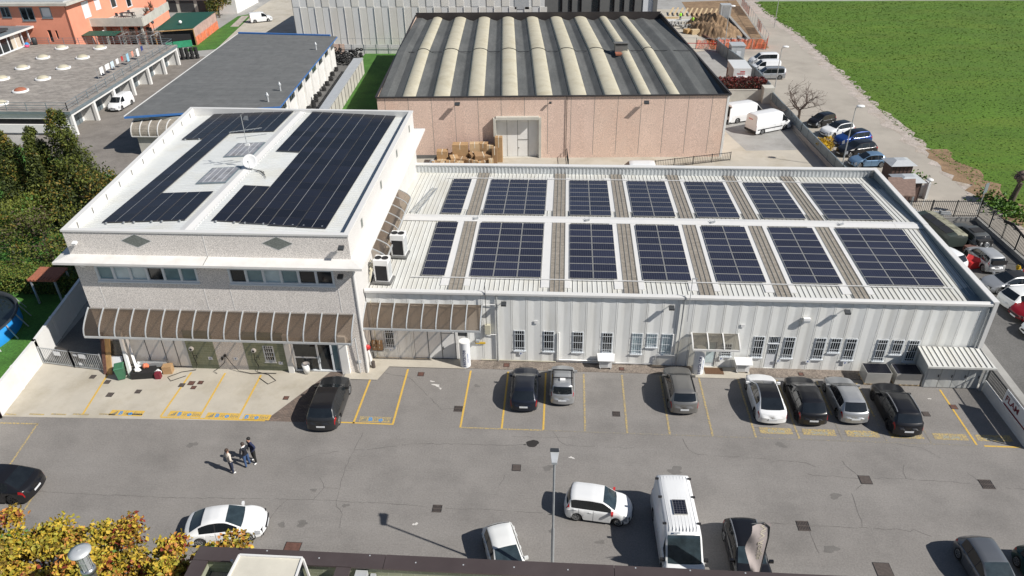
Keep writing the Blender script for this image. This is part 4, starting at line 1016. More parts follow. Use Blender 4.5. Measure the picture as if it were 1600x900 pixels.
p = Pw(19.0, 0, 6.3); wall_lamp(p[0], p[1], p[2], 'small dark lamp on the pink wall right of the white door', .9)
for x, y, z, l in ((2.3, 0, 4.85, 'dark floodlight at the left of the hall front, above the first barred windows'), (13.22, 0, 4.85, 'dark floodlight on the hall front above the curtained windows'), (24.33, 0, 4.85, 'dark floodlight on the hall front above the right barred windows'), (-7.42, -1.8, 9.8, 'small lamp at the upper right corner of the office front'), (-7.75, -1.8, 7.75, 'dark floodlight under the office ledge, right of the windows')):
    wall_lamp(x, y, z, l, 1.15)
wall_lamp(-24.45, -1.8, 9.75, 'small white lamp at the upper left corner of the office front', .9, False)
wall_lamp(-24.4, -1.8, 8.15, 'small white lamp under the office ledge, left of the windows', .9, False)

# ================================================================== LOW RAMP AND RAILING BY THE WAREHOUSE
def railing(label, pts, h, name='railing', cat='railing', m='mesh_dark', step=.14, bw=.03, rails=(.12, .92), posts=2.4, base=None, group=None, topext=.08, z0=0, spear=True):
    """metal railing: posts, rails, and one part with all the bars; base = (height, thickness, material)"""
    t = thing(name, label, cat, (pts[0][0], pts[0][1], z0), 0, group)
    bars = MB(); rl = MB(); ps = MB(); bw_ = MB(); bh = base[0] if base else 0
    for a, c in zip(pts[:-1], pts[1:]):
        a = Vector((a[0], a[1], z0)); c = Vector((c[0], c[1], z0)); L = (c - a).length; n = max(1, int(L / step))
        if step < 50:
            for i in range(n + 1):
                p = a.lerp(c, i / n); bars.bar(p + Vector((0, 0, bh + .06)), p + Vector((0, 0, bh + h * (1 if spear else rails[-1]))), bw)
        for r in rails: rl.bar(a + Vector((0, 0, bh + h * r)), c + Vector((0, 0, bh + h * r)), .045, .05)
        k = max(1, int(round(L / posts)))
        for i in range(k + 1):
            p = a.lerp(c, i / k); ps.bar(p + Vector((0, 0, bh)), p + Vector((0, 0, bh + h + .02)), .07)
        if base:
            d = (c - a).normalized(); q = Vector((d.y, -d.x, 0)) * base[1] / 2
            bw_.hexa([a - q, c - q, c + q, a + q], [p + Vector((0, 0, bh)) for p in (a - q, c - q, c + q, a + q)])
            q = q * 1.15
            bw_.hexa([p + Vector((0, 0, bh)) for p in (a - q, c - q, c + q, a + q)], [p + Vector((0, 0, bh + .05)) for p in (a - q, c - q, c + q, a + q)])
    if bars.f: bars.build('bars', M[m], t, True)
    rl.build('rail', M[m], t, True); ps.build('posts', M[m], t, True)
    if base: bw_.build('base_wall', M[base[2]], t, True)
    return t
railing('dark sloping railing beside the ramp right of the white warehouse door', [(6.4, 38.5), (6.6, 35.0)], 1.1, step=.25)
railing('low dark railing along the yard ramp behind the right half of the hall', [(16.0, 35.2), (24.6, 38.0)], 1.0, step=.2)

# ================================================================== PRECAST GREY BUILDING BEHIND
gb = thing('precast_hall', 'tall pale grey hall of vertical precast panels with dark slit windows at its right end', 'building', (-10, 95, 0))
b = MB(); b.box(-40.5, 2.4, 88, 112, 0, 9.6, 0)
x = -40.5; k = 0
while x < 2:
    b.box(x - .04, x + .04, 87.97, 88.02, 0, 9.6, 2)
    b.box(x + 1.35, x + 2.5, 87.93, 88.02, .3 if k % 2 else .3, 6.95, 1)
    b.box(x + .08, x + 1.3, 87.955, 88.02, 7.05, 9.6, 1 if k % 3 else 0)
    b.box(x + 1.28, x + 1.36, 87.90, 88.02, .3, 6.98, 3)
    x += 2.55; k += 1
b.build('wall', [M['cladding'], M['cladding_b'], M['seam'], M['white_wall']], gb, True)
b = MB(); wins = [(4.7, 5.35), (6.3, 6.95), (7.9, 8.55), (10.2, 11.55), (13.2, 13.95), (14.8, 15.55), (16.4, 17.25)]
wall(b, (2.4, 88), (18.6, 88), 0, 9.6, [(a - 2.4, c - 2.4, 5.7, 8.9) for a, c in wins], .2, 0)
b.box(2.4, 20.9, 88.3, 112, 0, 9.6); b.box(20.2, 20.9, 87.6, 88.3, 0, 9.6)
b.build('dark_wing', M['anthracite'], gb, True)
b = MB(); b.box(18.6, 20.2, 87.9, 88.28, 0, 9.6); b.build('end_panel', M['sign_white'], gb, True)
for a, c in wins: window(gb, (a, 88), (1, 0), 5.7, 8.9, c - a, frame='steel_dark', fw=.05)
b = MB(); b.box(-40.7, 21.1, 87.6, 112.2, 9.6, 9.75); b.build('roof', M['membrane'], gb, True)
b = MB(); b.box(-2.6, -.2, 87.93, 88.0, 6.6, 8.9); b.build('gate', M['zinc'], gb, True)
# site hoarding in front of it
hd = thing('site_hoarding', 'low white hoarding with rails along the foot of the precast hall', 'hoarding', (-26, 85, 0))
b = MB(); b.box(-31.5, -14.5, 85.0, 85.08, .0, 1.5); b.build('board', M['white'], hd, True)
b = MB(); b.box(-34.5, -31.52, 85.0, 85.08, .0, 1.6); b.build('pink_board', M['pebble_pink'], hd, True)
b = MB()
for i in range(9): b.bar((-32 + i * 2.1, 84.85, 0), (-32 + i * 2.1, 84.85, 2.6), .05)
b.bar((-32, 84.85, 2.55), (-15, 84.85, 2.55), .05); b.bar((-32, 84.85, 1.0), (-15, 84.85, 1.0), .05); b.build('scaffold_rail', M['steel_light'], hd, True)
b = MB(); b.box(-20, -15, 84.98, 85.0, 1.15, 1.27); b.build('red_stripe', M['red'], hd, True)

# ================================================================== GREY-ROOFED WORKSHOP
A0, A1, A2, A3 = Vector((-44.06, 37.80)), Vector((-27.35, 41.87)), Vector((-30.23, 77.20)), Vector((-46.99, 79.00))
ws = thing('workshop', 'long workshop with a dark grey felt roof, blue gutters and white side wall', 'building', ((A0.x + A2.x) / 2, (A0.y + A2.y) / 2, 0))
RF = [tuple(A0), tuple(A1), tuple(A2), tuple(A3)]
WI = inset(RF, .55)
b = MB(); b.prism(WI, 0, 4.25)
a = Vector(WI[1]); c = Vector(WI[2]); d = (c - a).normalized(); n = Vector((d.y, -d.x)); L = (c - a).length
PS = lambda u, o, z: (a.x + d.x * u + n.x * o, a.y + d.y * u + n.y * o, z)
for i in range(8): fbox(b, PS, i * L / 8 + .05, i * L / 8 + .4, 0, .3, 0, 4.2, 0)
b.build('wall', M['white_wall'], ws, True)
for i in range(8):
    u0 = i * L / 8 + .6; f = MB(); fbox(f, PS, u0, u0 + L / 8 - .9, .0, .06, 3.1, 4.1); fo = f.build('window', M['zinc'], ws, True)
    g = MB()
    for k in range(4): fbox(g, PS, u0 + .12 + k * (L / 8 - 1.0) / 4, u0 + (k + 1) * (L / 8 - 1.0) / 4, .06, .075, 3.2, 4.0)
    shift_to(g.build('pane', M['glass'], fo), ws)
b = MB(); b.prism(RF, 4.45, 4.62); b.build('roof', M['shed_roof'], ws, True)
b = MB(); R1 = inset(RF, -.06)
b.bar((R1[1][0], R1[1][1], 4.48), (R1[2][0], R1[2][1], 4.48), .08, .14); b.bar((R1[0][0], R1[0][1], 4.48), (R1[1][0], R1[1][1], 4.48), .22, .2); b.bar((R1[3][0], R1[3][1] + .3, 4.6), (R1[2][0] - 1.2, R1[2][1] + .3, 4.6), .35, .4)
b.build('gutter', M['blue_trim'], ws, True)
b = MB(); b.bar((R1[0][0], R1[0][1], 4.6), (R1[3][0], R1[3][1], 4.6), .12, .14); b.build('verge_trim', M['white'], ws, True)
for (p, l) in (((-29.29, 43.48), 'nearest'), ((-29.31, 47.90), 'middle one'), ((-30.94, 68.56), 'farthest')):
    q = MB(); q.cyl(p, .11, 4.6, 5.3, 10); q.cyl(p, .2, 5.3, 5.5, 10); q.cyl(p, .15, 5.5, 5.75, 10, 0, .05)
    solo(q, 'roof_vent', M['zinc'], 'small metal vent pipe on the grey workshop roof, ' + l + ' of three', 'vent pipe', 'vent pipes on the workshop roof', origin=(p[0], p[1], 4.6))
# lobby with barrel awning at its near gable
lb = thing('lobby', 'beige lobby with a barrel-shaped fibreglass awning at the near end of the workshop', 'lobby', (-40.5, 38, 0))
b = MB(); b.box(-43.2, -36, 37.6, 40.5, 0, 3.0); b.box(-43.6, -35.6, 38.9, 40.6, 3.0, 4.2); b.build('wall', M['grey_render'], lb, True)
b = MB(); g = MB()
for i in range(8):
    x0 = -43.6 + i * 1.05
    for k in range(8):
        a0, a1 = k / 8 * 1.75, (k + 1) / 8 * 1.75
        if i < 7: g.quad((x0, 38.9 - 1.6 * math.sin(a0), 2.6 + 1.3 * math.cos(a0)), (x0 + 1.05, 38.9 - 1.6 * math.sin(a0), 2.6 + 1.3 * math.cos(a0)), (x0 + 1.05, 38.9 - 1.6 * math.sin(a1), 2.6 + 1.3 * math.cos(a1)), (x0, 38.9 - 1.6 * math.sin(a1), 2.6 + 1.3 * math.cos(a1)))
        b.bar((x0, 38.9 - 1.62 * math.sin(a0), 2.6 + 1.33 * math.cos(a0)), (x0, 38.9 - 1.62 * math.sin(a1), 2.6 + 1.33 * math.cos(a1)), .1, .06)
b.bar((-43.6, 37.3, 2.4), (-36.2, 37.3, 2.4), .1); g.build('awning_sheet', M['grp'], lb, True); b.build('awning_frame', M['white'], lb, True)
# long lean-to wall shed beside the passage
q0, q1, q2, q3 = (-24.92, 49.40), (-23.64, 49.43), (-25.19, 72.91), (-26.70, 72.90)
ext = lambda p, r: (p[0] + (p[0] - r[0]) * .45, p[1] + (p[1] - r[1]) * .45)
q0, q1 = ext(q0, q3), ext(q1, q2)
ln = thing('lean_to', 'narrow lean-to with a pale sheet roof and brown panel side between workshop and warehouse', 'lean-to', (-26.5, 60, 0))
b = MB(); b.prism(inset([q0, q1, q2, q3], .06), 0, 2.2)
a = Vector(q1); c = Vector(q2)
for i in range(1, 16):
    p = a.lerp(c, i / 16); b.rbox((p.x - .03, p.y, 1.1), (.09, .07, 2.2), 0, 1)
b.build('wall', [M['grey_render'], M['seam']], ln, True)
b = MB(); b.prism([q0, q1, q2, q3], 2.2, 2.32); b.build('roof', M['zinc'], ln, True)

# ================================================================== GARAGE BLOCK WITH ROOF TERRACE
gar = thing('garage_block', 'white garage block with a paved roof terrace dotted with round rooflights', 'building', (-70, 60, 0))
GR = [(-97, 43.6), (-54.75, 43.8), (-57.1, 78.0), (-97, 78.6)]
b = MB(); b.prism([(-96.5, 44.4), (-57.0, 44.4), (-59.0, 77.6), (-96.5, 77.8)], 0, 2.7, 0)
b.box(-96.5, -55.6, 44.0, 44.4, 2.1, 2.75, 0); b.box(-96.5, -55.6, 43.95, 44.4, .3, 1.35, 0)
b.box(-96.5, -58, 44.25, 44.42, 1.35, 2.1, 1)
for i in range(7):
    t = i / 6; xx = -55.1 - 2.2 * t; yy = 44.3 + 33.2 * t
    b.box(xx - .18, xx + .18, yy - .2, yy + .2, 0, 2.76, 0); b.box(xx - 2.0, xx - .18, yy - .07, yy + .07, 0, 2.74, 0)
    if i < 6:
        b.hexa([(xx - .14, yy + .2, 2.4), (xx + .14, yy + .2, 2.4), (xx - .23, yy + 5.33, 2.4), (xx - .51, yy + 5.33, 2.4)], [(xx - .14, yy + .2, 2.76), (xx + .14, yy + .2, 2.76), (xx - .23, yy + 5.33, 2.76), (xx - .51, yy + 5.33, 2.76)])
b.build('wall', [M['white_wall'], M['darkgap']], gar, True)
for i in range(6):
    t = (i + .5) / 6; xx = -57.02 - 2.0 * t + .06; yy = 44.4 + 33.2 * t
    q = MB(); q.rbox((xx, yy, 1.15), (.06, 4.2, 2.3), R(3.4))
    for k in range(3): q.rbox((xx + .035, yy - 1.2 + 1.2 * k, 1.15), (.02, .05, 2.2), R(3.4), 1)
    q.build('garage_door', [M['net_grey'], M['steel_dark']], gar, True)
b = MB(); b.prism(GR, 2.76, 3.12, 1, 0); b.build('terrace', [M['terrace'], M['net_grey']], gar, True)
DOME = [(-75.18, 75.42, 'in the far left corner'), (-68.74, 75.45, 'farthest row, right one'), (-74.47, 69.38, 'second row from the orange house, left one'), (-68.11, 69.42, 'second row from the orange house, right one'), (-73.88, 63.49, 'third row, left one'), (-67.61, 63.55, 'third row, right one'), (-73.12, 57.78, 'fourth row, cut by the picture edge'), (-67.13, 57.86, 'fourth row, right one'), (-66.58, 52.08, 'the one with a rusty brown dome'), (-65.65, 46.56, 'nearest the front railing')]
for i, (px, py, l) in enumerate(DOME):
    t = thing('roof_dome', 'round rooflight dome on the garage terrace, ' + l, 'rooflight', (px, py, 3.12), 0, 'round rooflights of the terrace')
    q = MB(); q.lathe([(1.0, 0), (1.02, .2), (.82, .24), (.8, .1)], 28); q.build('curb', M['pipe_white'], t)
    q = MB(); q.lathe([(.8, .12), (.72, .3), (.5, .45), (.25, .52), (.001, .54)], 24); q.build('dome', M['terracotta'] if i == 8 else M['beige_shell'], t)
railing('thin dark railing round the edge of the garage roof terrace', [(-97, 44.0), (-55.2, 44.15), (-57.6, 77.6), (-61, 78.2), (-97, 78.3)], 1.0, m='net_grey', step=99, rails=(.35, .65, 1.0), posts=2.6, z0=3.12)
# washing line
wl_ = [(-58.47, 58.38, 'white'), (-57.45, 60.42, 'white'), (-57.63, 62.51, 'pale blue'), (-57.8, 64.0, 'white'), (-58.02, 65.42, 'red'), (-57.92, 66.9, 'light blue'), (-58.2, 68.0, 'salmon'), (-58.42, 69.0, 'white'), (-58.74, 70.6, 'dark blue')]
CC = {'white': (.75, .75, .74), 'pale blue': (.55, .65, .72), 'red': (.45, .04, .04), 'light blue': (.3, .5, .62), 'salmon': (.65, .3, .22), 'dark blue': (.03, .05, .2)}
t = thing('washing_line', 'washing line stretched along the edge of the garage terrace', 'washing line', (-57.5, 57, 3.12))
q = MB(); q.bar((-.9, 0, 0), (-.9, 0, 1.75), .05); q.bar((-1.2, 15, 0), (-1.2, 15, 1.75), .05); q.build('post', M['steel_light'], t)
q = MB(); q.bar((-.9, 0, 1.65), (-1.2, 15, 1.65), .02); q.build('line', M['black'], t)
SZ = [(.9, 1.0), (1.1, .75), (.8, .9), (.7, .7), (.5, .7), (.65, 1.1), (.6, .8), (.7, 1.1), (.6, .7)]
WLB = ['long white sheet at the near end of the washing line', 'white towel second from the near end of the washing line', 'pale blue shirt on the washing line', 'white shirt in the middle of the washing line', 'small red garment on the washing line', 'light blue trousers on the washing line', 'salmon pink garment on the washing line', 'long white garment near the far end of the washing line', 'dark blue shirt at the far end of the washing line']
for i, ((x, y, cname), s, l) in enumerate(zip(wl_, SZ, WLB)):
    y = 57.8 + i * 1.5; q = MB(); xx = -58.42 - (y - 57) * .02
    for k in range(6):
        y0 = y + s[0] * k / 6; y1 = y + s[0] * (k + 1) / 6; o0 = .05 * math.sin(k * 1.7); o1 = .05 * math.sin((k + 1) * 1.7); bt = 4.75 - s[1] * (1 if (k < 2 or k > 3 or i % 2) else .8)
        q.hexa([(xx + o0 - .01, y0, bt), (xx + o1 - .01, y1, bt), (xx + o1 + .02, y1, bt), (xx + o0 + .02, y0, bt)], [(xx - .01, y0, 4.77), (xx - .01, y1, 4.77), (xx + .02, y1, 4.77), (xx + .02, y0, 4.77)])
    solo(q, 'laundry', mat('cloth_%d' % i, CC[cname], .9, var=.08), l, 'laundry', 'laundry on the line', origin=(xx, y, 3.12))

# ================================================================== ORANGE HOUSE AND ITS SURROUNDINGS
oh = thing('orange_house', 'orange rendered house with grey roof edge and a pale balcony', 'house', (-85, 92, 0))
b = MB()
wall(b, (-112, 79.5), (-75.2, 79.5), 0, 9.0, [(25.6, 27.2, 7.1, 8.75), (28.9, 31.2, 6.6, 8.7), (32.4, 34.2, 7.0, 8.7), (32.45, 33.1, 3.2, 5.1), (33.75, 34.15, 3.7, 5.05)], .2, 0, inner=1)
wall(b, (-75.2, 79.5), (-75.2, 112), 0, 9.0, [(4.4, 6.4, 6.0, 8.6), (8.2, 9.8, 6.6, 8.6), (13, 14.8, 6.0, 8.4), (18, 19.8, 5.2, 8.3), (5.5, 7.0, 3.0, 4.4), (10, 12.5, .2, 3.4)], .2, 0, inner=1)
b.box(-112, -75.4, 79.75, 112, 0, 9.0)
b.bar((-75.1, 79.4, 3.1), (-75.1, 79.4, 8.9), .1, .1, 2)
b.build('wall', [M['orange_wall'], M['darkgap'], M['terracotta']], oh, True)
b = MB(); b.box(-113, -74.3, 78.7, 113, 9.0, 9.4, 0); b.box(-112, -75.3, 79.6, 112, 9.4, 9.6, 1); b.build('roof', [M['grey_render'], M['zinc']], oh, True)
for (x0, x1, z0, z1, pm_) in ((-86.4, -84.8, 7.1, 8.75, 'glass'), (-83.1, -80.8, 6.6, 8.7, 'glass'), (-79.6, -77.8, 7.0, 8.7, 'sign_white')):
    window(oh, (x0, 79.5), (1, 0), z0, z1, x1 - x0, fw=.14, pane=pm_, mull=[(x1 - x0) / 2] if pm_ == 'glass' else [], frame='net_grey', sill=.1)
for (u, w_, z0, z1, pm_) in ((4.4, 2.0, 6.0, 8.6, 'sign_white'), (8.2, 1.6, 6.6, 8.6, 'sign_white'), (13, 1.8, 6.0, 8.4, 'glass'), (18, 1.8, 5.2, 8.3, 'glass')):
    window(oh, (-75.2, 79.5 + u), (0, 1), z0, z1, w_, fw=.12, pane=pm_, frame='alu_white')
b = MB()
b.prism([(-75.1, 85.0), (-66, 85.2), (-68.4, 99.5), (-75.1, 99.5)], 4.5, 4.85)
for a, c in (((-77.2, 84.2), (-75.1, 85.0)), ((-75.1, 85.0), (-66, 85.2)), ((-66, 85.2), (-68.4, 99.5))): b.bar((a[0], a[1], 5.2), (c[0], c[1], 5.2), .22, 1.35)
b.build('balcony', M['grey_render'], oh, True)
b = MB()
for x in (-73.2, -70.2, -66.6): b.box(x - .15, x + .15, 85.3, 85.6, 0, 4.5)
b.box(-75.1, -68, 90.5, 90.7, 0, 4.5, 1); b.build('balcony_support', [M['grey_render'], M['orange_wall']], oh, True)
b = MB()
for i in range(3): b.box(-71.9 + i * 1.6, -70.9 + i * 1.6, 90.4, 90.5, .2, 3.2)
b.build('ground_floor_door', M['darkgap'], oh, True)
for i, (x, y, l) in enumerate(((-70.6, 97.2, 'terracotta pot at the far left end of the balcony row'), (-69.6, 95.6, 'terracotta pot second in the row along the balcony'), (-68.7, 92.3, 'terracotta pot third in the row along the balcony'), (-67.9, 90.2, 'terracotta pot nearest the balcony corner'))):
    t = thing('flower_pot', l, 'flower pot', (x, y, 4.85), 0, 'pots on the balcony'); q = MB(); q.lathe([(.01, 0), (.3, 0), (.42, .75), (.36, .75), (.01, .65)], 14); q.build('pot', M['terracotta'], t)
    q = MB(); r = random.Random(i)
    for k in range(26): a = r.uniform(0, 6.3); q.bar((0, 0, .6), (r.uniform(.1, .5) * math.cos(a), r.uniform(.1, .5) * math.sin(a), r.uniform(.9, 1.7)), .025)
    q.build('plant', M['leaf_brown'], t)
t = thing('garden_table', 'dark garden table on the balcony of the orange house', 'table', (-71.8, 91, 4.85)); q = MB(); q.box(-1.2, 1.2, -.5, .5, .7, .76); q.build('tabletop', M['steel_dark'], t)
for sx in (-1.1, 1.1):
    for sy in (-.42, .42): q = MB(); q.bar((sx, sy, 0), (sx, sy, .7), .06); q.build('leg', M['steel_dark'], t)
for i, (x, y, l) in enumerate(((-73.1, 89.6, 'dark garden chair left of the balcony table'), (-71.8, 89.6, 'dark garden chair in front of the balcony table'), (-70.2, 90.2, 'dark garden chair right of the balcony table'), (-72.4, 92.4, 'dark garden chair behind the balcony table'))):
    t = thing('garden_chair', l, 'chair', (x, y, 4.85), i * 1.4, 'chairs on the balcony'); q = MB(); q.box(-.25, .25, -.25, .25, .42, .47); q.build('seat', M['steel_dark'], t); q = MB(); q.box(-.25, .25, .22, .27, .47, .95); q.build('backrest', M['steel_dark'], t)
    for sx in (-.22, .22):
        for sy in (-.22, .22): q = MB(); q.bar((sx, sy, 0), (sx, sy, .42), .05); q.build('leg', M['steel_dark'], t)
# glazed veranda on the terrace at the far left
vr = thing('veranda', 'glazed veranda with grey sheet roof at the left end of the terrace', 'veranda', (-88, 72, 3.12))
b = MB(); b.hexa([(-97, 64, 5.5), (-81.6, 64, 5.5), (-81.6, 79.2, 5.5), (-97, 79.2, 5.5)], [(-97, 64, 6.1), (-81.6, 64, 5.75), (-81.6, 79.2, 5.75), (-97, 79.2, 6.1)]); b.build('roof', M['net_grey'], vr, True)
b = MB(); b.bar((-81.5, 63.9, 5.7), (-81.5, 79.3, 5.7), .1, .3); b.bar((-81.5, 79.3, 5.7), (-84.5, 79.3, 5.7), .1, .3); b.build('fascia', M['white'], vr, True)
b = MB()
for i in range(9): b.box(-82.4, -82.2, 64.4 + i * 1.75, 64.55 + i * 1.75, 3.12, 5.5)
b.box(-82.42, -82.18, 64.4, 78.5, 3.12, 3.3); b.build('frame', M['alu_white'], vr, True)
b = MB(); b.box(-82.35, -82.28, 64.4, 74, 3.3, 5.5, 0); b.box(-82.35, -82.28, 74.05, 76.2, 3.3, 5.5, 1); b.build('pane', [M['glass'], M['tan_metal']], vr, True)
b = MB(); b.box(-90, -83.5, 69.2, 71.6, 6.0, 6.3); b.box(-90, -83.2, 73.2, 75.6, 6.0, 6.3); b.build('skylight', M['steel_dark'], vr, True)
q = MB(); q.lathe([(.01, 0), (.35, 0), (.42, 1.0), (.3, 1.15), (.01, 1.2)], 14); solo(q, 'water_butt', M['steel_dark'], 'dark barrel standing at the foot of the orange wall by the veranda', 'barrel'); bpy.data.objects['water_butt'].location = (-81.2, 77.9, 3.12)
q = MB(); q.sphere((0, 0, .3), .3, 8); o = solo(q, 'ball', M['blue_pool'], 'blue ball lying near the veranda on the terrace', 'ball'); o.location = (-82.0, 77.0, 3.12)
q = MB(); q.lathe([(.01, 0), (.3, 0), (.38, .32), (.34, .32), (.01, .1)], 14); o = solo(q, 'basin', mat('pink_plastic', (.6, .08, .18), .5, var=.05), 'pink plastic basin beside the blue ball on the terrace', 'basin'); o.location = (-81.5, 76.2, 3.12)
# green-roofed shed, netting, pergola, lamps
gs = thing('green_shed', 'open shed with a green tarpaulin roof behind the garages', 'shed', (-64, 97, 0))
g0, g1, g2, g3 = (-66.43, 88.74), (-60.24, 90.75), (-61.93, 104.17), (-68.95, 103.04)
b = MB(); b.hexa([(g0[0], g0[1], 2.95), (g1[0], g1[1], 2.95), (g2[0], g2[1], 3.1), (g3[0], g3[1], 3.1)], [(g0[0], g0[1], 3.0), (g1[0], g1[1], 3.05), (g2[0], g2[1], 3.2), (g3[0], g3[1], 3.2)]); b.build('roof', M['green_tarp'], gs, True)
b = MB()
for p in (g0, g1, g2, g3): b.bar((p[0], p[1], 0), (p[0], p[1], 2.95), .14)
b.bar((g0[0], g0[1], 2.8), (g1[0], g1[1], 2.8), .12); b.build('posts', M['wood'], gs, True)
b = MB(); b.bar((g1[0] + .05, g1[1], 1.9), (g2[0] + .05, g2[1], 2.0), .05, 2.0); b.build('plastic_wall', mat('dirty_plastic', (.48, .33, .29), .6, var=.25, scale=.9), gs, True)
b = MB(); b.bar((g1[0] + .15, g1[1], .75), (g2[0] + .15, g2[1], .75), .04, 1.4); b.build('netting', M['orange_net'], gs, True)
b = MB(); b.bar((g0[0] + .4, g0[1] + .5, 1.4), (g1[0] - .3, g1[1] + .5, 1.4), .1, 2.7); b.build('back_boards', M['darkgap'], gs, True)
b = MB(); b.bar((g0[0] + 2, g0[1] - .9, .6), (g1[0] - .4, g1[1] - .8, .6), .08, 1.1); b.build('green_sheet', mat('green_sheet', (.03, .25, .13), .5, var=.2), gs, True)
for p, l in (((-63.53, 93.11), 'globe lamp on a thin post in front of the green shed'), ((-68.74, 93.10), 'globe lamp on a thin post left of the green shed'), ((-73.54, 85.31), 'globe lamp on a thin post under the balcony of the orange house')):
    t = thing('globe_lamp', l, 'lamp', (p[0], p[1], 0), 0, 'globe lamps of the garden'); q = MB(); q.cyl((0, 0), .05, 0, 3.3, 8); q.build('post', M['steel_dark'], t); q = MB(); q.sphere((0, 0, 3.55), .3, 8); q.build('globe', M['pipe_white'], t)
pg = thing('pergola', 'pergola overgrown with bare tangled vines beside the green shed', 'pergola', (-69, 84, 0)); b = MB()
for x in (-75, -72, -69, -66, -63.5):
    b.bar((x, 82, 0), (x, 82, 3.6), .1); b.bar((x, 85, 0), (x, 85, 3.6), .1); b.bar((x, 82, 3.6), (x, 85, 3.6), .08)
b.bar((-75, 82, 3.6), (-63.5, 82, 3.6), .08); b.bar((-75, 85, 3.6), (-63.5, 85, 3.6), .08); b.build('frame', M['steel_light'], pg, True)
b = MB(); r = random.Random(8)
for k in range(420):
    x = r.uniform(-70.5, -63.2); y = r.uniform(82, 85.2); z = r.uniform(2.3, 4.1); b.bar((x, y, z), (x + r.uniform(-.9, .9), y + r.uniform(-.5, .5), z + r.uniform(-.5, .4)), r.uniform(.02, .05))
b.build('vines', M['twig'], pg, True)
b = MB(); b.hexa([(-75.5, 81.4, 3.75), (-69.4, 81.4, 3.75), (-69.4, 84, 3.95), (-75.5, 84, 3.95)], [(-75.5, 81.4, 3.8), (-69.4, 81.4, 3.8), (-69.4, 84, 4.0), (-75.5, 84, 4.0)]); b.build('canopy', M['green_tarp'], pg, True)
# far low building with dark doors, white gable
fb = thing('far_garages', 'low beige row of garages with dark doors beyond the green shed', 'building', (-76, 122, 0))
b = MB(); b.box(-92, -64.5, 120, 130, 0, 3.4); b.build('wall', M['grey_render'], fb, True); b = MB(); b.box(-92.5, -64.0, 119.3, 130.5, 3.4, 3.7); b.build('roof', M['zinc'], fb, True)
for i in range(4): q = MB(); q.box(-80.5 + i * 3.9, -77.4 + i * 3.9, 119.93, 119.99, .1, 2.4); q.build('garage_door', M['steel_dark'], fb, True)
wg = thing('white_house', 'plain white gable wall at the end of the back lawn', 'house', (-64.5, 123, 0)); b = MB(); b.box(-70, -63.7, 118.6, 131, 0, 3.6); b.build('wall', M['white_wall'], wg, True); b = MB(); b.box(-70.3, -63.4, 118.3, 131.3, 3.6, 3.85); b.build('roof', M['zinc'], wg, True)

# ================================================================== VEHICLES
def paint(name, col, metal=.0, rough=.28):
    m = mat('paint_' + name, col, rough, metal, var=.03, scale=1.2, coat=.25); return m
PT = {k: paint(k, *v) for k, v in dict(white=((.74, .75, .755),), white2=((.70, .71, .70),), black=((.010, .010, .012),), navy=((.016, .02, .032), .3), graphite=((.045, .047, .05), .5), silver=((.42, .43, .44), .55, .32),
      silver_old=((.40, .41, .42), .3, .45), grey=((.17, .18, .195), .5), bronze=((.22, .215, .205), .5), blue=((.012, .05, .22), .3), sky=((.17, .28, .42), .4), green=((.008, .045, .04), .1), red=((.22, .008, .014),), primer=((.075, .08, .082), .1, .6), army=((.030, .042, .036), .0, .6)).items()}
M['car_glass'] = mat('car_glass', (.012, .015, .018), .04, 0, var=.3, scale=1.3, spec=.75)
M['car_glass_blue'] = mat('windscreen_glass', (.028, .042, .05), .05, 0, var=.4, scale=2.2, spec=.8)
M['lamp_clear'] = mat('headlamp', (.45, .47, .5), .15, .3, var=.15, scale=9)
M['lamp_red'] = mat('tail_lamp', (.33, .008, .012), .2, var=.1)
M['rim'] = mat('alloy', (.42, .43, .44), .3, .7, var=.1, scale=8)
M['rim_dark'] = mat('dark_alloy', (.05, .05, .055), .35, .6, var=.1)
M['plate'] = mat('number_plate', (.68, .70, .72), .5, var=.08, scale=20)
M['trim'] = mat('car_trim', (.022, .022, .024), .55, var=.1)
STY = {
 'hatch': dict(p=[(0, .40), (.008, .52), (.03, .635), (.045, .66), (.135, .93), (.2, .985), (.38, 1), (.52, .965), (.715, .675), (.80, .625), (.93, .535), (.985, .42), (1, .30)], rw=(.045, .15), ws=(.52, .715), sw=[(.15, .30), (.315, .48), (.495, .66)], belt=.60, tum=.71),
 'suv': dict(p=[(0, .42), (.008, .56), (.03, .645), (.04, .67), (.115, .94), (.18, .985), (.4, 1), (.545, .965), (.71, .69), (.8, .645), (.94, .575), (.985, .46), (1, .32)], rw=(.04, .12), ws=(.545, .71), sw=[(.12, .29), (.305, .49), (.505, .66)], belt=.61, tum=.73),
 'coupe': dict(p=[(0, .42), (.01, .60), (.05, .665), (.075, .685), (.235, .92), (.34, .99), (.45, 1), (.54, .965), (.73, .665), (.82, .62), (.94, .52), (.985, .42), (1, .3)], rw=(.075, .245), ws=(.54, .73), sw=[(.2, .40), (.415, .68)], belt=.61, tum=.68),
 'tall': dict(p=[(0, .38), (.006, .53), (.02, .60), (.03, .63), (.075, .93), (.14, .985), (.4, 1), (.565, .965), (.755, .655), (.83, .615), (.94, .535), (.985, .42), (1, .28)], rw=(.03, .085), ws=(.565, .755), sw=[(.085, .20), (.22, .43), (.445, .70)], belt=.585, tum=.77),
 'van': dict(p=[(0, .93), (.006, .97), (.03, .99), (.1, 1), (.62, .995), (.70, .955), (.865, .52), (.93, .455), (.98, .37), (1, .24)], rw=None, ws=(.70, .865), sw=[(.70, .845)], belt=.50, tum=.86),
 'combi': dict(p=[(0, .88), (.01, .95), (.04, .985), (.12, 1), (.55, .985), (.63, .945), (.80, .60), (.9, .54), (.98, .42), (1, .28)], rw=None, ws=(.63, .80), sw=[(.06, .28), (.30, .48), (.50, .75)], belt=.56, tum=.80),
}
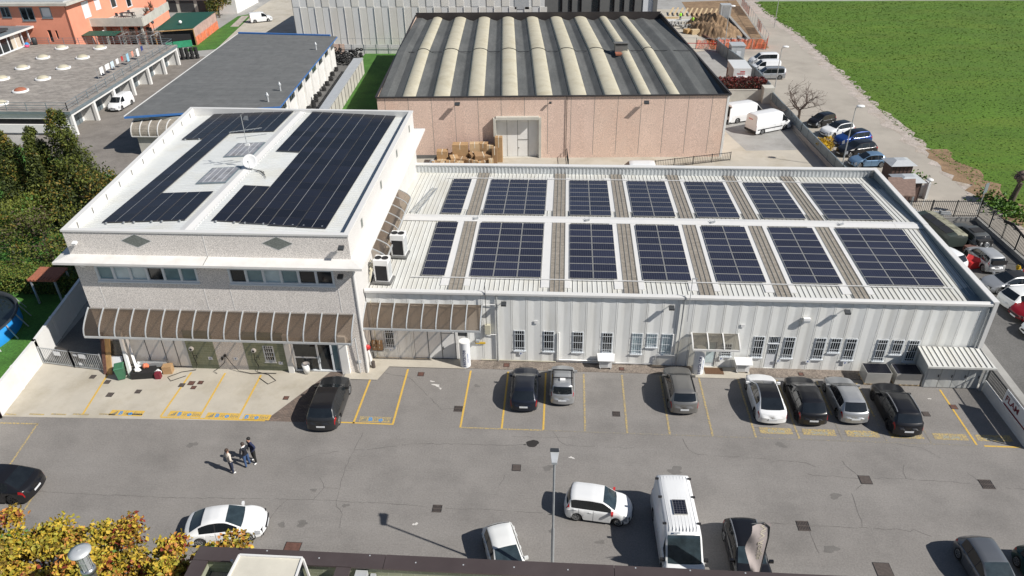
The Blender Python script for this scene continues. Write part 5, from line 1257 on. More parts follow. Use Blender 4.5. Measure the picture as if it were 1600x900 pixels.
wheel_cache = {}
def wheel_meshes(r, w, dark):
    k = (r, w, dark)
    if k not in wheel_cache:
        Mx = Euler((R(90), 0, 0)).to_matrix().to_4x4()
        t = MB(); t.lathe([(r * .62, w / 2 - .02), (r * .9, w / 2), (r, w / 2 - .04), (r, -w / 2 + .04), (r * .9, -w / 2), (r * .3, -w / 2)], 22, 0, Mx)
        q = MB(); q.lathe([(.001, w * .30), (r * .14, w * .32), (r * .15, w * .26)], 16, 0, Mx); q.lathe([(r * .55, w * .36), (r * .64, w * .46), (r * .66, w * .30)], 22, 0, Mx)
        for i in range(7):
            a = i * 2 * math.pi / 7; c, s = math.cos(a), math.sin(a)
            for da in (-.1, .1):
                q.bar((c * r * .1, -w * .31, s * r * .1), (math.cos(a + da) * r * .6, -w * .36, math.sin(a + da) * r * .6), r * .075, .02)
        q.lathe([(.001, w * .05), (r * .62, w * .05)], 18, 1, Mx)
        wheel_cache[k] = (t.mesh('tyre', M['black']), q.mesh('rim', [M['rim_dark' if dark else 'rim'], M['darkgap']]))
    return wheel_cache[k]
def smooth_prof(p, s):
    def lin(x):
        x = min(max(x, 0), 1)
        for (a, za), (c, zc) in zip(p[:-1], p[1:]):
            if a <= x <= c: return za + (zc - za) * (x - a) / max(1e-9, c - a)
        return p[-1][1]
    if s < .05 or s > .97: return lin(s)
    return sum(lin(s + d) * w for d, w in ((-.022, .2), (-.011, .2), (0, .2), (.011, .2), (.022, .2)))
def car(name, label, loc, head, style, pnt, L, W, H, cat='car', group=None, roof=None, clad=False, dark_rims=False, wr=.32, rails=None, plate=True, wheels=(0, 1, 2, 3), mirror=None, lights=True, glassm='car_glass', axles=(.185, .80), z0=.2, noglass=(), tail_high=False, sw=None):
    S = dict(STY[style]); S['sw'] = sw or S['sw']; P = PT[pnt]
    root = thing(name, label, cat, (loc[0], loc[1], 0), R(head), group)
    ax = [a * L for a in axles]; belt = S['belt'] * H
    def sec(s):
        x = s * L; zt = smooth_prof(S['p'], s) * H
        f = 1.0
        if s > .84: f -= (.10 if style == 'van' else .16) * ((s - .84) / .16) ** 2.2
        if s < .14 and style not in ('van', 'combi'): f -= .09 * ((.14 - s) / .14) ** 2
        if .2 < s < .7: f += .0
        hw = W / 2 * f
        zs = min(belt + .04 * H * (.5 - s), zt - .035)
        g = max(0, min(1, (zt - zs) / (H - belt)))
        zb = z0 + (.06 if s < .02 or s > .98 else 0)
        for a in ax:
            Ra = wr * 1.16; d = abs(x - a)
            if d < Ra: zb = max(zb, wr + math.sqrt(Ra * Ra - d * d) * .98)
        zs = max(zs, zb + .06)
        tw = hw * (.90 - (.90 - S['tum']) * g * 1.0)
        h = zt - zs
        return [(hw * .90, zb), (hw * .985, zb + .015), (hw * 1.0, zb + (zs - zb) * .42), (hw * .985, zb + (zs - zb) * .80), (hw * .945, zs), (hw * .915, zs + .012), (tw, zs + h * .86), (tw * .90, zs + h * .965), (tw * .5, zt - .008), (0, zt)]
    st = {0, 1}; x = 0
    while x < 1: st.add(round(x, 4)); x += .02
    for k in (S['rw'], S['ws']):
        if k: st |= set(k)
    for k in S['sw']: st |= set(k)
    for a in axles:
        for t in (-1.16, -1.14, -1.05, -.9, -.7, -.45, -.2, .2, .45, .7, .9, 1.05, 1.14, 1.16): st.add(round(a + t * wr / L, 5))
    for a, _ in S['p']: st.add(a)
    st = sorted(s for s in st if 0 <= s <= 1); st = [s for i, s in enumerate(st) if i == 0 or s - st[i - 1] > .0012]
    parts = {}
    secs = [sec(s) for s in st]
    bf, br_ = (.10, .0) if style == 'van' else ((.24, .03) if style == 'combi' else (.30, .20))
    def bow(v):
        x, y, z = v; s = x / L + .5; t = min(1, abs(y) / (W / 2)) ** 2.4
        return (x - bf * t * max(0, (s - .62) / .38) + br_ * t * max(0, 1 - s / .3), y, z)
    def face(key, vs):
        vs = [bow(v) for v in vs]
        parts.setdefault(key, MB()).add(vs, [(0, 1, 2, 3)], 0, True)
    inr = lambda s, r: r and r[0] - 1e-6 <= s <= r[1] + 1e-6
    for i in range(len(st) - 1):
        s0, s1 = st[i], st[i + 1]; sm_ = (s0 + s1) / 2
        for k in range(9):
            for sd in (1, -1):
                key = 'body'
                if k >= 7 and inr(sm_, S['ws']) and 'ws' not in noglass: key = 'windscreen'
                elif k >= 7 and inr(sm_, S['rw']) and 'rw' not in noglass: key = 'rear_window'
                elif k == 5 and any(inr(sm_, r) for r in S['sw']): key = ('side_window', sd)
                elif k == 5 and S['sw'][0][1] < sm_ < S['sw'][-1][0]: key = 'trim'
                elif k >= 7 and roof and (S['rw'][1] if S['rw'] else .03) < sm_ < S['ws'][0]: key = 'roof'
                elif lights and k in (2, 3) and .925 < sm_ < .982: key = ('headlight', sd)
                elif lights and not tail_high and k in (3,) and .0 < sm_ < .065 and style not in ('van', 'combi', 'tall'): key = ('tail_light', sd)
                elif lights and style == 'tall' and k in (4, 5) and .003 < sm_ < .055: key = ('tail_light', sd)
                elif lights and style in ('van', 'combi') and k in (3, 4) and sm_ < .012: key = ('tail_light', sd)
                elif k == 0 or (clad and k == 1): key = 'trim'
                a0, a1, b0, b1 = secs[i][k], secs[i][k + 1], secs[i + 1][k], secs[i + 1][k + 1]
                x0, x1 = s0 * L - L / 2, s1 * L - L / 2
                q = [(x0, -sd * a0[0], a0[1]), (x1, -sd * b0[0], b0[1]), (x1, -sd * b1[0], b1[1]), (x0, -sd * a1[0], a1[1])]
                if sd < 0: q = q[::-1]
                face(key, q)
    for s, sc_, e in ((0, secs[0], -1), (1, secs[-1], 1)):
        for k in range(9):
            a, c = sc_[k], sc_[k + 1]
            q = [(e * L / 2, a[0], a[1]), (e * L / 2, -a[0], a[1]), (e * L / 2, -c[0], c[1]), (e * L / 2, c[0], c[1])]
            if k == 8: q = q[:2] + [(e * L / 2, 0, c[1])]
            if e > 0: q = q[::-1]
            if k == 8: q = [q[0], q[1], q[2]]
            # each band of the end is split across so that it can follow the curve of the bumper
            if k < 8:
                lo = [v for v in q if abs(v[2] - a[1]) < 1e-6]; N = 8
                for t in range(N):
                    f0, f1 = -1 + 2 * t / N, -1 + 2 * (t + 1) / N
                    qq = [(e * L / 2, a[0] * f0, a[1]), (e * L / 2, a[0] * f1, a[1]), (e * L / 2, c[0] * f1, c[1]), (e * L / 2, c[0] * f0, c[1])]
                    if e < 0: qq = qq[::-1]
                    face('trim' if k == 0 or (k == 1 and e > 0) else 'body', qq)
            else: parts.setdefault('body', MB()).add([bow(v) for v in q], [(0, 1, 2)])
    # door gaps on the body sides
    bd = parts['body']
    gaps = [S['sw'][-1][1] + .02] + [r[0] - .008 for r in S['sw']][1:] + ([S['sw'][0][0] + .03] if len(S['sw']) > 2 else [])
    if style == 'van': gaps = [.68, .50, .845]
    for s in gaps:
        c = sec(s)
        for sd in (1, -1):
            for k in (1, 2, 3):
                a, e = c[k], c[k + 1]; xx = s * L - L / 2
                q = [(xx - .008, -sd * (a[0] + .003), a[1]), (xx + .008, -sd * (a[0] + .003), a[1]), (xx + .008, -sd * (e[0] + .003), e[1]), (xx - .008, -sd * (e[0] + .003), e[1])]
                bd.add([bow(v) for v in q], [(0, 1, 2, 3)], 1)
    for s in [g - .035 for g in gaps[1:]] or []:
        c = sec(max(.1, s - .03))
        for sd in (1, -1): bd.rbox((s * L - L / 2, -sd * (c[3][0] + .012), c[3][1] + .02), (.18, .03, .03), 0, 1 if clad else 0)
    cm = {'body': [P, M['trim']], 'trim': M['trim'], 'windscreen': M[glassm], 'rear_window': M['car_glass'], 'roof': roof and (PT[roof] if roof in PT else M[roof])}
    # welded per-part meshes for smooth shading
    for key, mb in parts.items():
        nm = key if isinstance(key, str) else key[0]
        mm = cm.get(key) or {'side_window': M['car_glass'], 'headlight': M['lamp_clear'], 'tail_light': M['lamp_red']}[nm]
        me = mb.mesh(nm, mm); bm = bmesh.new(); bm.from_mesh(me); bmesh.ops.remove_doubles(bm, verts=bm.verts, dist=.0008); bm.to_mesh(me); bm.free()
        o = bpy.data.objects.new({'trim': 'sill_trim'}.get(nm, nm), me); COL.objects.link(o); o.parent = root
    u = MB(); u.box(-L * .46, L * .46, -W * .40, W * .40, z0 - .02, .62); u.build('underbody', M['trim'], root)
    tm, rm = wheel_meshes(wr, .2, dark_rims)
    idx = 0
    for a in axles:
        for sd in (-1, 1):
            if idx in wheels:
                o = bpy.data.objects.new('wheel', tm); COL.objects.link(o); o.parent = root; o.location = (a * L - L / 2, sd * (W / 2 - .12), wr)
                if sd > 0: o.rotation_euler = (0, 0, math.pi)
                r_ = bpy.data.objects.new('rim', rm); COL.objects.link(r_); r_.parent = o
            idx += 1
    c = sec(S['ws'][1] - .045)
    for sd in (1, -1):
        q = MB(); q.rbox(((S['ws'][1] - .05) * L - L / 2, sd * (c[4][0] + .10), c[4][1] + .08), (.12, .2, .15)); q.build('mirror', (M[mirror] if mirror in M else PT[mirror]) if mirror else P, root)
    if plate:
        zc = .52 if style not in ('van',) else .6
        q = MB(); q.box(-L / 2 - .012, -L / 2 + .01, -.26, .26, z0 + .30, z0 + .41); q.build('number_plate', M['plate'], root)
        q = MB(); q.box(L / 2 - .01, L / 2 + .012, -.26, .26, z0 + .10, z0 + .21); q.build('number_plate', M['plate'], root)
    q = MB(); q.box(L / 2 - .02, L / 2 + .008, -W * .26, W * .26, z0 + .24, z0 + .36); q.build('grille', M['trim'], root)
    if rails:
        for sd in (1, -1):
            q = MB(); pts = []
            for t in range(9):
                s = S['sw'][0][0] + .03 + (S['ws'][0] - .02 - S['sw'][0][0]) * t / 8; cc = sec(s); pts.append((s * L - L / 2, sd * cc[6][0] * .95, cc[6][1] + .05 + (0 if t in (0, 8) else .03)))
            for a_, c_ in zip(pts[:-1], pts[1:]): q.bar(a_, c_, .045, .04)
            q.build('roof_rail', M[rails], root)
    root['len'] = L
    return root
def kid(root, name, mb, m): return mb.build(name, m, root)
G1 = 'cars parked along the hall front'; G2 = 'cars parked beside the street fence'; G3 = 'vehicles in the lot by the low wall'
car('parked_car', 'large dark grey estate with black roof parked nose-in before the glass entrance', (-8.55, -5.5), 92, 'suv', 'graphite', 4.8, 1.96, 1.66, group=G1, roof='black', dark_rims=False, wr=.36)
c2 = car('parked_car', 'dark blue hatchback parked left of the silver car with roof bars', (3.83, -3.42), 90.5, 'hatch', 'navy', 4.1, 1.78, 1.45, group=G1)
c3 = car('parked_car', 'small tall silver car with black roof bars and red rear lamps', (6.28, -2.95), 90, 'tall', 'silver', 3.56, 1.6, 1.58, group=G1, rails='trim', wr=.29)
q = MB()
for x in (-.75, .05): q.box(x - .03, x + .03, -.66, .66, 1.6, 1.65)
kid(c3, 'roof_bar', q, M['trim'])
q = MB(); q.rbox((-.95, 0, 1.62), (.22, .34, .1)); kid(c3, 'roof_sign', q, M['pipe_white'])
car('parked_car', 'bronze grey sport utility parked left of the small hall door', (13.85, -3.1), 91.5, 'suv', 'bronze', 4.25, 1.84, 1.58, group=G1, rails='trim')
car('parked_car', 'white coupe with black roof, parked right of the doormat', (19.15, -3.62), 90, 'coupe', 'white', 4.5, 1.86, 1.5, group=G1, roof='black', wr=.34)
car('parked_car', 'glossy black sporty crossover parked between the white coupe and the silver hatchback', (21.6, -3.7), 90, 'hatch', 'black', 4.35, 1.84, 1.55, group=G1, dark_rims=True)
car('parked_car', 'silver hatchback parked between two black cars at the hall front', (24.15, -3.5), 90.5, 'hatch', 'silver', 4.2, 1.78, 1.48, group=G1)
car('parked_car', 'black sport utility with bright roof rails, nearest the stacked solar panels', (26.95, -4.3), 90, 'suv', 'black', 4.5, 1.86, 1.6, group=G1, rails='rim', wr=.34, dark_rims=True)
car('parked_car', 'black sport utility parked at the left edge beyond the ivy', (-25.35, -13.5), 180, 'coupe', 'black', 4.75, 1.95, 1.62, group=G3, wr=.38, dark_rims=True, roof='black')
car('parked_car', 'white coupe parked half behind the autumn ivy', (-11.25, -15.5), 12, 'coupe', 'white', 4.15, 1.8, 1.42, group=G3, roof=None, glassm='car_glass_blue')
car('parked_car', 'small white hatchback cut by the brown coping, left of the lamp post', (3.55, -16.75), -71, 'hatch', 'white2', 3.95, 1.7, 1.46, group=G3, glassm='car_glass_blue')
car('parked_car', 'small tall white car with red mirrors beside the lamp post', (8.3, -13.2), -6.5, 'tall', 'white', 3.66, 1.64, 1.57, group=G3, mirror='red', glassm='car_glass_blue', wr=.30)
cv = car('camper_van', 'white camper van with one solar panel on its ribbed roof', (12.2, -15.25), -88.5, 'van', 'white', 5.6, 2.02, 2.38, cat='van', group=G3, glassm='car_glass_blue', mirror='trim', wr=.34)
q = MB()
for i in range(9): q.box(-2.6, .98, -.66 + i * .165, -.65 + i * .165, 2.33, 2.379 - abs(i - 4) * .0045)
kid(cv, 'roof_rib', q, PT['white2'])
q = MB(); q.box(-.95, .0, -.32, .36, 2.39, 2.44, 1); q.box(-.93, -.02, -.30, .34, 2.435, 2.446, 0); kid(cv, 'solar_panel', q, [cell_mat('camper_cells', (.008, .01, .018), (.2, .2, .22), 9, 9, 1.3, 1.3, .03), M['pv_frame']])
q = MB()
for x in (-2.45, -1.2, .5):
    for y in (-.86, .82): q.box(x - .05, x + .05, y - .09, y + .09, 2.31, 2.385)
kid(cv, 'roof_bracket', q, M['trim'])
q = MB(); q.box(1.05, 1.15, -.5, -.2, 2.36, 2.371); kid(cv, 'worn_patch', q, M['zinc'])
car('parked_car', 'black car with bright roof rails parked behind the grey flag', (15.55, -16.0), -89, 'suv', 'black', 4.3, 1.8, 1.5, group=G3, rails='rim', glassm='car_glass_blue')
car('parked_car', 'dark grey hatchback cut by the lower right picture edge', (27.0, -16.35), -87, 'hatch', 'grey', 4.0, 1.75, 1.44, group=G3, glassm='car_glass_blue')
car('parked_car', 'dark green small car at the lower right corner', (29.55, -16.6), -88, 'hatch', 'green', 3.7, 1.6, 1.4, group=G3)
# along the street fence
car('parked_car', 'small black car nearest the bare tree by the street fence', (37.9, 50.1), 208, 'tall', 'black', 3.65, 1.65, 1.5, group=G2)
car('parked_car', 'white crossover with black roof in the street row', (38.75, 46.7), 204, 'suv', 'white', 4.25, 1.82, 1.55, group=G2, roof='black')
car('parked_car', 'bright blue sport utility in the street row beside the yellow bush', (39.55, 43.6), 198, 'suv', 'blue', 4.4, 1.82, 1.65, group=G2, roof='black')
car('parked_car', 'black estate parked between the blue and the light blue car', (39.0, 40.4), 198, 'suv', 'black', 4.6, 1.8, 1.5, group=G2)
car('parked_car', 'light blue hatchback at the near end of the street row', (39.05, 37.0), 186, 'hatch', 'sky', 3.95, 1.7, 1.45, group=G2)
G4 = 'vans and cars at the far street end'
car('parked_car', 'silver estate van nearest of the three by the far street end', (36.2, 70.9), 181, 'combi', 'silver', 4.4, 1.75, 1.65, group=G4, rails='trim')
car('parked_van', 'white panel van in the middle of the three by the far street end', (36.3, 74.4), 181, 'combi', 'white', 4.4, 1.8, 1.85, cat='van', group=G4, sw=[(.51, .75)])
car('parked_van', 'white van farthest of the three by the far street end', (36.9, 78.4), 181, 'combi', 'white', 4.4, 1.8, 1.9, cat='van', group=G4, sw=[(.06, .48), (.51, .75)])
# delivery vans by the warehouse
v1 = car('delivery_van', 'long white delivery van with small red rear lettering beside the warehouse', (31.05, 48.2), 29, 'van', 'white', 5.7, 2.05, 2.45, cat='van', mirror='trim', wr=.34, group='delivery vans by the warehouse')
q = MB(); text_into(q, 'sestante', .22, lambda u, v: (-2.853, .55 - u, 1.75 + v), bold=.01); kid(v1, 'lettering', q, M['red'])
q = MB()
for sd in (1, -1): q.box(-2.6, 1.2, sd * 1.03 - .02, sd * 1.03 + .02, .62, .72)
kid(v1, 'rubbing_strip', q, M['trim']); q = MB(); q.box(-2.9, -2.8, -1.0, 1.0, .3, .55); kid(v1, 'rear_bumper', q, M['trim'])
v2 = car('delivery_van', 'white delivery van with its rear door standing open', (28.9, 52.0), 24, 'van', 'white', 5.4, 2.0, 2.35, cat='van', mirror='trim', wr=.34, group='delivery vans by the warehouse')
q = MB(); q.box(-2.72, -2.69, -.82, .82, .5, 2.1); kid(v2, 'load_bay', q, M['darkgap'])
q = MB(); q.rbox((-2.95, -1.15, 1.3), (.7, .05, 1.75), R(30)); kid(v2, 'rear_door', q, PT['white'])
car('parked_car', 'white car mostly hidden behind the corner of the pink warehouse', (25.2, 50.3), 20, 'tall', 'white2', 4.0, 1.7, 1.5)
car('parked_van', 'white van whose roof shows above the back edge of the hall', (13.5, 32.3), 180, 'combi', 'white', 4.3, 1.8, 1.95, cat='van')
car('parked_van', 'white pickup van parked in front of the garage doors', (-55.2, 55.2), -91, 'combi', 'white', 4.3, 1.75, 1.75, cat='van', sw=[(.51, .75)])
vf = car('parked_van', 'white van with small red lettering far away on the back street', (-55.5, 110.6), 28, 'combi', 'white', 4.4, 1.8, 1.9, cat='van', sw=[(.51, .75)])
q = MB(); q.box(-2.22, -2.2, -.6, .1, 1.2, 1.5); kid(vf, 'lettering', q, M['red'])
# scrap yard on the right
G5 = 'vehicles in the side yard'
car('parked_car', 'silver convertible with black soft top in the side yard', (41.4, 11.35), 187, 'coupe', 'silver', 4.3, 1.77, 1.36, group=G5, roof='trim')
car('parked_car', 'silver white hatchback parked below the convertible, tail towards the hall', (41.6, 9.0), 14, 'hatch', 'white2', 4.3, 1.8, 1.48, group=G5)
car('parked_car', 'dark red car at the right picture edge, between white ones', (41.5, 7.35), 192, 'hatch', 'red', 4.0, 1.7, 1.42, group=G5)
car('parked_car', 'white car nearest the hall corner in the side yard', (41.2, 5.2), 200, 'hatch', 'white', 4.2, 1.75, 1.45, group=G5)
car('parked_car', 'white car whose roof shows just above the right parapet of the hall', (38.0, 15.4), 115, 'hatch', 'white', 4.0, 1.7, 1.42, group=G5)
w1 = car('wrecked_car', 'stripped silver hatchback without front end, tail facing the camera', (41.3, 15.3), 97, 'tall', 'silver_old', 3.7, 1.65, 1.5, group=G5, wheels=(0, 1), glassm='car_glass', axles=(.17, .86))
q = MB(); q.rbox((1.75, 0, .55), (.5, 1.3, .5), .2); q.rbox((1.95, .4, .5), (.3, .3, .4), .5); q.bar((1.5, -.6, .4), (2.1, -.5, .75), .1); kid(w1, 'engine', q, M['rust'])
q = MB(); q.box(-1.875, -1.84, -.6, .6, .93, 1.32); kid(w1, 'tailgate_opening', q, M['darkgap'])
w2 = car('wrecked_car', 'dark primer grey wrecked pickup with open rear and loose wheel', (41.75, 19.3), 99, 'suv', 'primer', 4.5, 1.8, 1.55, group=G5, wheels=(1, 2), lights=False, plate=False)
q = MB(); q.box(-2.28, -1.2, -.62, .62, .75, 1.25); kid(w2, 'load_bay', q, M['darkgap']); q = MB(); q.rbox((-2.0, .1, .98), (.5, .9, .25), .3); q.bar((-2.2, -.7, .8), (-2.2, .7, .8), .1); kid(w2, 'scrap_metal', q, M['white'])
q = MB(); q.box(-1.2, -.4, -.5, .5, 1.555, 1.59); kid(w2, 'roof_hatch', q, M['darkgap'])
def loose_wheel(loc, rot, label, group=None):
    tm, rm = wheel_meshes(.32, .2, False); t = bpy.data.objects.new('old_tyre', tm); COL.objects.link(t); t.location = loc; t.rotation_euler = rot; tag(t, label, 'wheel', group)
    r_ = bpy.data.objects.new('rim', rm); COL.objects.link(r_); r_.parent = t
loose_wheel((42.1, 16.9, .95), (R(-25), 0, .2), 'loose car wheel lying on the tail of the wrecked pickup')
tr = thing('covered_trailer', 'old dark green trailer with weathered pale tarpaulin and black hatches in the side yard', 'trailer', (39.55, 19.9, 0), R(100), G5)
q = MB(); sec_ = [(-.95, .45), (-1.0, 1.2), (-.9, 1.45), (-.15, 1.62), (.15, 1.62), (.9, 1.5), (1.0, 1.2), (.95, .45)]
xs = [-2.5, -2.3, -1, .5, 1.9, 2.5]; sca = [.86, .98, 1, 1, .98, .88]
n = len(sec_)
q.add([(x, y * s, .45 + (z - .45) * (s * .5 + .5)) for x, s in zip(xs, sca) for (y, z) in sec_], [(i * n + k, i * n + k + 1, (i + 1) * n + k + 1, (i + 1) * n + k) for i in range(5) for k in range(n - 1)] + [tuple(range(n)), tuple(range(6 * n - 1, 5 * n - 1, -1))], 0)
kid(tr, 'body', q, PT['army'])
q = MB()
q.add([(x, y * s * 1.01, .45 + (z + .015 - .45) * (s * .5 + .5)) for x, s in zip(xs, sca) for (y, z) in sec_[2:5]], [(i * 3 + k, i * 3 + k + 1, (i + 1) * 3 + k + 1, (i + 1) * 3 + k) for i in range(5) for k in range(2)])
kid(tr, 'tarpaulin', q, mat('old_tarp', (.24, .235, .175), .85, var=.3, scale=2, stain=(.06, .055, .03), stain_amt=.9, stain_scale=1.6))
q = MB()
for i in range(3): q.rbox((-1.4 + i * 1.25, .55, 1.60), (1.1, .75, .07), 0, 0, R(-10))
kid(tr, 'hatch', q, M['trim'])
for sd in (-1, 1):
    o = bpy.data.objects.new('wheel', wheel_meshes(.32, .2, True)[0]); COL.objects.link(o); o.parent = tr; o.location = (-.2, sd * .95, .32)
q = MB(); q.add([(40.0, 14.6, .55), (40.9, 14.2, .75), (41.2, 15.0, .95), (40.5, 14.7, .9), (39.9, 15.2, 1.0), (39.5, 14.8, .7)], [(0, 1, 2, 3), (0, 3, 4, 5)]); q.add([(40.0, 14.6, .53), (40.9, 14.2, .73), (41.2, 15.0, .93), (40.5, 14.7, .88), (39.9, 15.2, .98), (39.5, 14.8, .68)], [(3, 2, 1, 0), (5, 4, 3, 0)])
q.rbox((40.2, 14.6, .35), (1.0, .5, .6), .3)
solo(q, 'loose_bonnet', M['red'], 'loose red car bonnet leaning by the stripped silver car', 'car part', origin=(40.2, 14.6, 0))
q = MB(); q.lathe([(.01, 0), (.34, 0), (.42, .45), (.36, .45), (.01, .1)], 16); o = solo(q, 'tub', M['red'], 'red plastic tub full of scrap by the side yard fence', 'tub'); o.location = (43.6, 12.9, .3)
q = MB(); r = random.Random(2)
for i in range(9): q.rbox((r.uniform(-.6, .6), r.uniform(-.6, .6), .15 + r.uniform(0, .3)), (r.uniform(.2, .5), r.uniform(.1, .3), .15), r.uniform(0, 3), i % 3)
o = solo(q, 'scrap_pile', [M['white'], M['amber'], M['steel_light']], 'small pile of white and yellow scrap parts beside the red tub', 'scrap'); o.location = (43.7, 13.6, 0)
# box truck
bt = thing('box_truck', 'white box truck with grey side boards facing the red hedge', 'truck', (30.6, 65.2, 0), R(-90))
q = MB(); q.box(-3.2, 1.4, -1.2, 1.2, .95, 3.25); kid(bt, 'cargo_box', q, [mat('box_side', (.33, .32, .31), .7, var=.15, scale=1)])
q = MB(); q.box(-3.25, 1.45, -1.24, 1.24, 3.25, 3.33); q.box(1.4, 1.46, -1.2, 1.2, 2.2, 3.25); kid(bt, 'box_roof', q, PT['white2'])
q = MB(); q.box(-3.0, -2.3, -1.225, -1.2, 1.2, 2.4); kid(bt, 'side_banner', q, M['rust'])
q = MB(); q.hexa([(1.5, -.95, .45), (3.1, -.95, .45), (3.1, .95, .45), (1.5, .95, .45)], [(1.5, -.9, 2.3), (2.2, -.88, 2.25), (2.2, .88, 2.25), (1.5, .9, 2.3)]); kid(bt, 'cab', q, PT['white'])
q = MB(); q.hexa([(2.62, -.82, 1.4), (2.64, -.82, 1.4), (2.64, .82, 1.4), (2.62, .82, 1.4)], [(2.28, -.78, 2.18), (2.3, -.78, 2.18), (2.3, .78, 2.18), (2.28, .78, 2.18)]); kid(bt, 'windscreen', q, M['car_glass_blue'])
q = MB(); text_into(q, 'TRASPORTI', .22, lambda u, v: (1.475, -.72 + u * .98, 2.5 + v), bold=.012); q.quad((1.472, -.3, 2.78), (1.472, .35, 2.78), (1.472, .35, 2.95), (1.472, -.3, 2.95)); kid(bt, 'lettering', q, M['red'])
for sx in (-2.1, 2.4):
    for sy in (-.95, .95):
        o = bpy.data.objects.new('wheel', wheel_meshes(.4, .25, False)[0]); COL.objects.link(o); o.parent = bt; o.location = (sx, sy, .4)

# ================================================================== FENCES AND WALLS
def slab_wall(name, label, pts, h, t, m, cap=True, posts=2.0, cat='wall', dirt=None):
    w_ = thing(name, label, cat, (pts[0][0], pts[0][1], 0))
    b = MB(); cp = MB(); po = MB()
    for a, c in zip(pts[:-1], pts[1:]):
        a = Vector((a[0], a[1], 0)); c = Vector((c[0], c[1], 0)); b.bar(a + Vector((0, 0, h / 2)), c + Vector((0, 0, h / 2)), t, h)
        if cap: cp.bar(a + Vector((0, 0, h + .03)), c + Vector((0, 0, h + .03)), t + .08, .06)
        k = max(1, int((c - a).length / posts))
        for i in range(k + 1):
            p = a.lerp(c, i / k)
            if posts < 50: po.box(p.x - t * .75, p.x + t * .75, p.y - t * .75, p.y + t * .75, 0, h + .1); 
    b.build('panel', M[m], w_, True)
    if cap: cp.build('coping', M[m], w_, True)
    if posts < 50: po.build('posts', M[m], w_, True)
    return w_
slab_wall('boundary_wall', 'long white precast boundary wall at the left of the apron, sunlit near the camera', [(-28.2, -16), (-29.55, -7.5), (-30.38, -1.7), (-32.0, 7.0), (-33.6, 24)], 1.85, .14, 'white_wall', posts=2.4)
gt = railing('grey metal swing gate with small notices, closing the lane beside the office block', [(-30.2, -1.8), (-27.75, -2.15), (-25.4, -2.45)], 1.45, name='swing_gate', cat='gate', m='steel_light', step=.15, rails=(.08, .95), posts=2.4, spear=False)
for x, y, z, s in ((-28.75, -2.03, 1.1, (.5, .34)), (-27.3, -2.25, 1.2, (.3, .2)), (-26.75, -2.33, 1.15, (.5, .34)), (-27.1, -2.28, .45, (.26, .2))):
    q = MB(); q.rbox((x, y - .04, z), (s[0], .02, s[1]), R(-7.5)); q.build('notice', M['sign_white'], gt, True)
fr_ = railing('dark spiked railing on a white base wall at the right end of the lot', [(33.6, -1.55), (33.6, -7.1)], 1.05, name='spiked_fence', cat='fence', base=(.72, .2, 'white_wall'), step=.125)
ban = thing('fence_banner', 'white banner with dark red capitals tied to the spiked railing', 'banner', (33.48, -4.2, .85))
q = MB(); q.box(-.02, .015, -2.75, .35, 0, 1.05); kid(ban, 'sheet', q, M['sign_white'])
q = MB(); text_into(q, 'FLAM', .62, lambda u, v: (-.024, .2 - u, .36 + v * .85), bold=.02); kid(ban, 'lettering', q, M['maroon'])
q = MB(); q.box(-.028, -.018, -2.7, .2, .03, .14); kid(ban, 'lower_stripe', q, M['maroon'])
q = MB(); text_into(q, 'CARROZZERIA', .2, lambda u, v: (-.024, .2 - u, .86 + v * .6)); kid(ban, 'small_lettering', q, M['navy'])
railing('tall dark spiked railing round the far corner of the side yard', [(35.8, 23.35), (44.5, 23.5), (44.75, 15), (44.7, -12)], 1.75, name='spiked_fence', cat='fence', base=(.35, .2, 'concrete_grey'), step=.17, m='mesh_dark')
b = MB(); pts = [(44.55, 19.5, 1.9), (44.6, 18.2, 2.2), (44.6, 16.6, 2.0), (44.6, 15.3, 1.9), (44.6, 14.3, 2.0), (44.5, 13.5, 1.3), (44.5, 13.3, .9)]
b.tube(pts, .09, 7); b.tube([(p[0] - .05, p[1] + .1, p[2] + .12) for p in pts[:-1]], .07, 7); solo(b, 'hose', M['black'], 'thick black hose draped over the railing of the side yard', 'hose', origin=(44.55, 16, 1.9))
b = MB(); b.box(37.5, 41.8, 22.9, 23.0, .8, 1.0); b.box(37.6, 41.5, 22.6, 22.75, 1.2, 1.3); b.box(38.3, 38.4, 22.5, 22.9, .2, 1.5); b.box(40.6, 40.7, 22.5, 22.9, .2, 1.4); solo(b, 'metal_rack', M['steel_light'], 'pale metal rack standing against the far railing of the side yard', 'rack', origin=(39.6, 22.7, 0))
# metal sheet fence between yard and street
sf = thing('street_fence', 'blue grey metal sheet fence on a concrete base along the street', 'fence', (34.2, 45, 0))
P_ = [(36.2, 24.5), (35.1, 33), (34.35, 46), (33.75, 58.5)]
b = MB(); c_ = MB()
for a, c in zip(P_[:-1], P_[1:]):
    a = Vector((a[0], a[1], 0)); c = Vector((c[0], c[1], 0)); b.bar(a + Vector((0, 0, 1.05)), c + Vector((0, 0, 1.05)), .06, 1.0); k = int((c - a).length / 2)
    for i in range(k + 1): p = a.lerp(c, i / k); b.box(p.x - .06, p.x + .06, p.y - .05, p.y + .05, .4, 1.6)
    b.bar(a + Vector((0, 0, 1.56)), c + Vector((0, 0, 1.56)), .12, .06); c_.bar(a + Vector((0, 0, .28)), c + Vector((0, 0, .28)), .3, .56)
b.build('sheet', M['net_grey'], sf, True); c_.build('base_wall', M['concrete_grey'], sf, True)
slab_wall('yard_wall', 'mossy grey concrete wall under the red hedge behind the delivery vans', [(24.3, 59.6), (32.6, 59.8)], 1.5, .25, 'grey_render', posts=99)
q = MB(); q.box(32.6, 34.0, 58.6, 60.2, 0, 2.1); solo(q, 'gate_pillar', M['grey_render'], 'squat concrete pillar between the red hedge wall and the street fence', 'pillar', origin=(33.3, 59.4, 0))
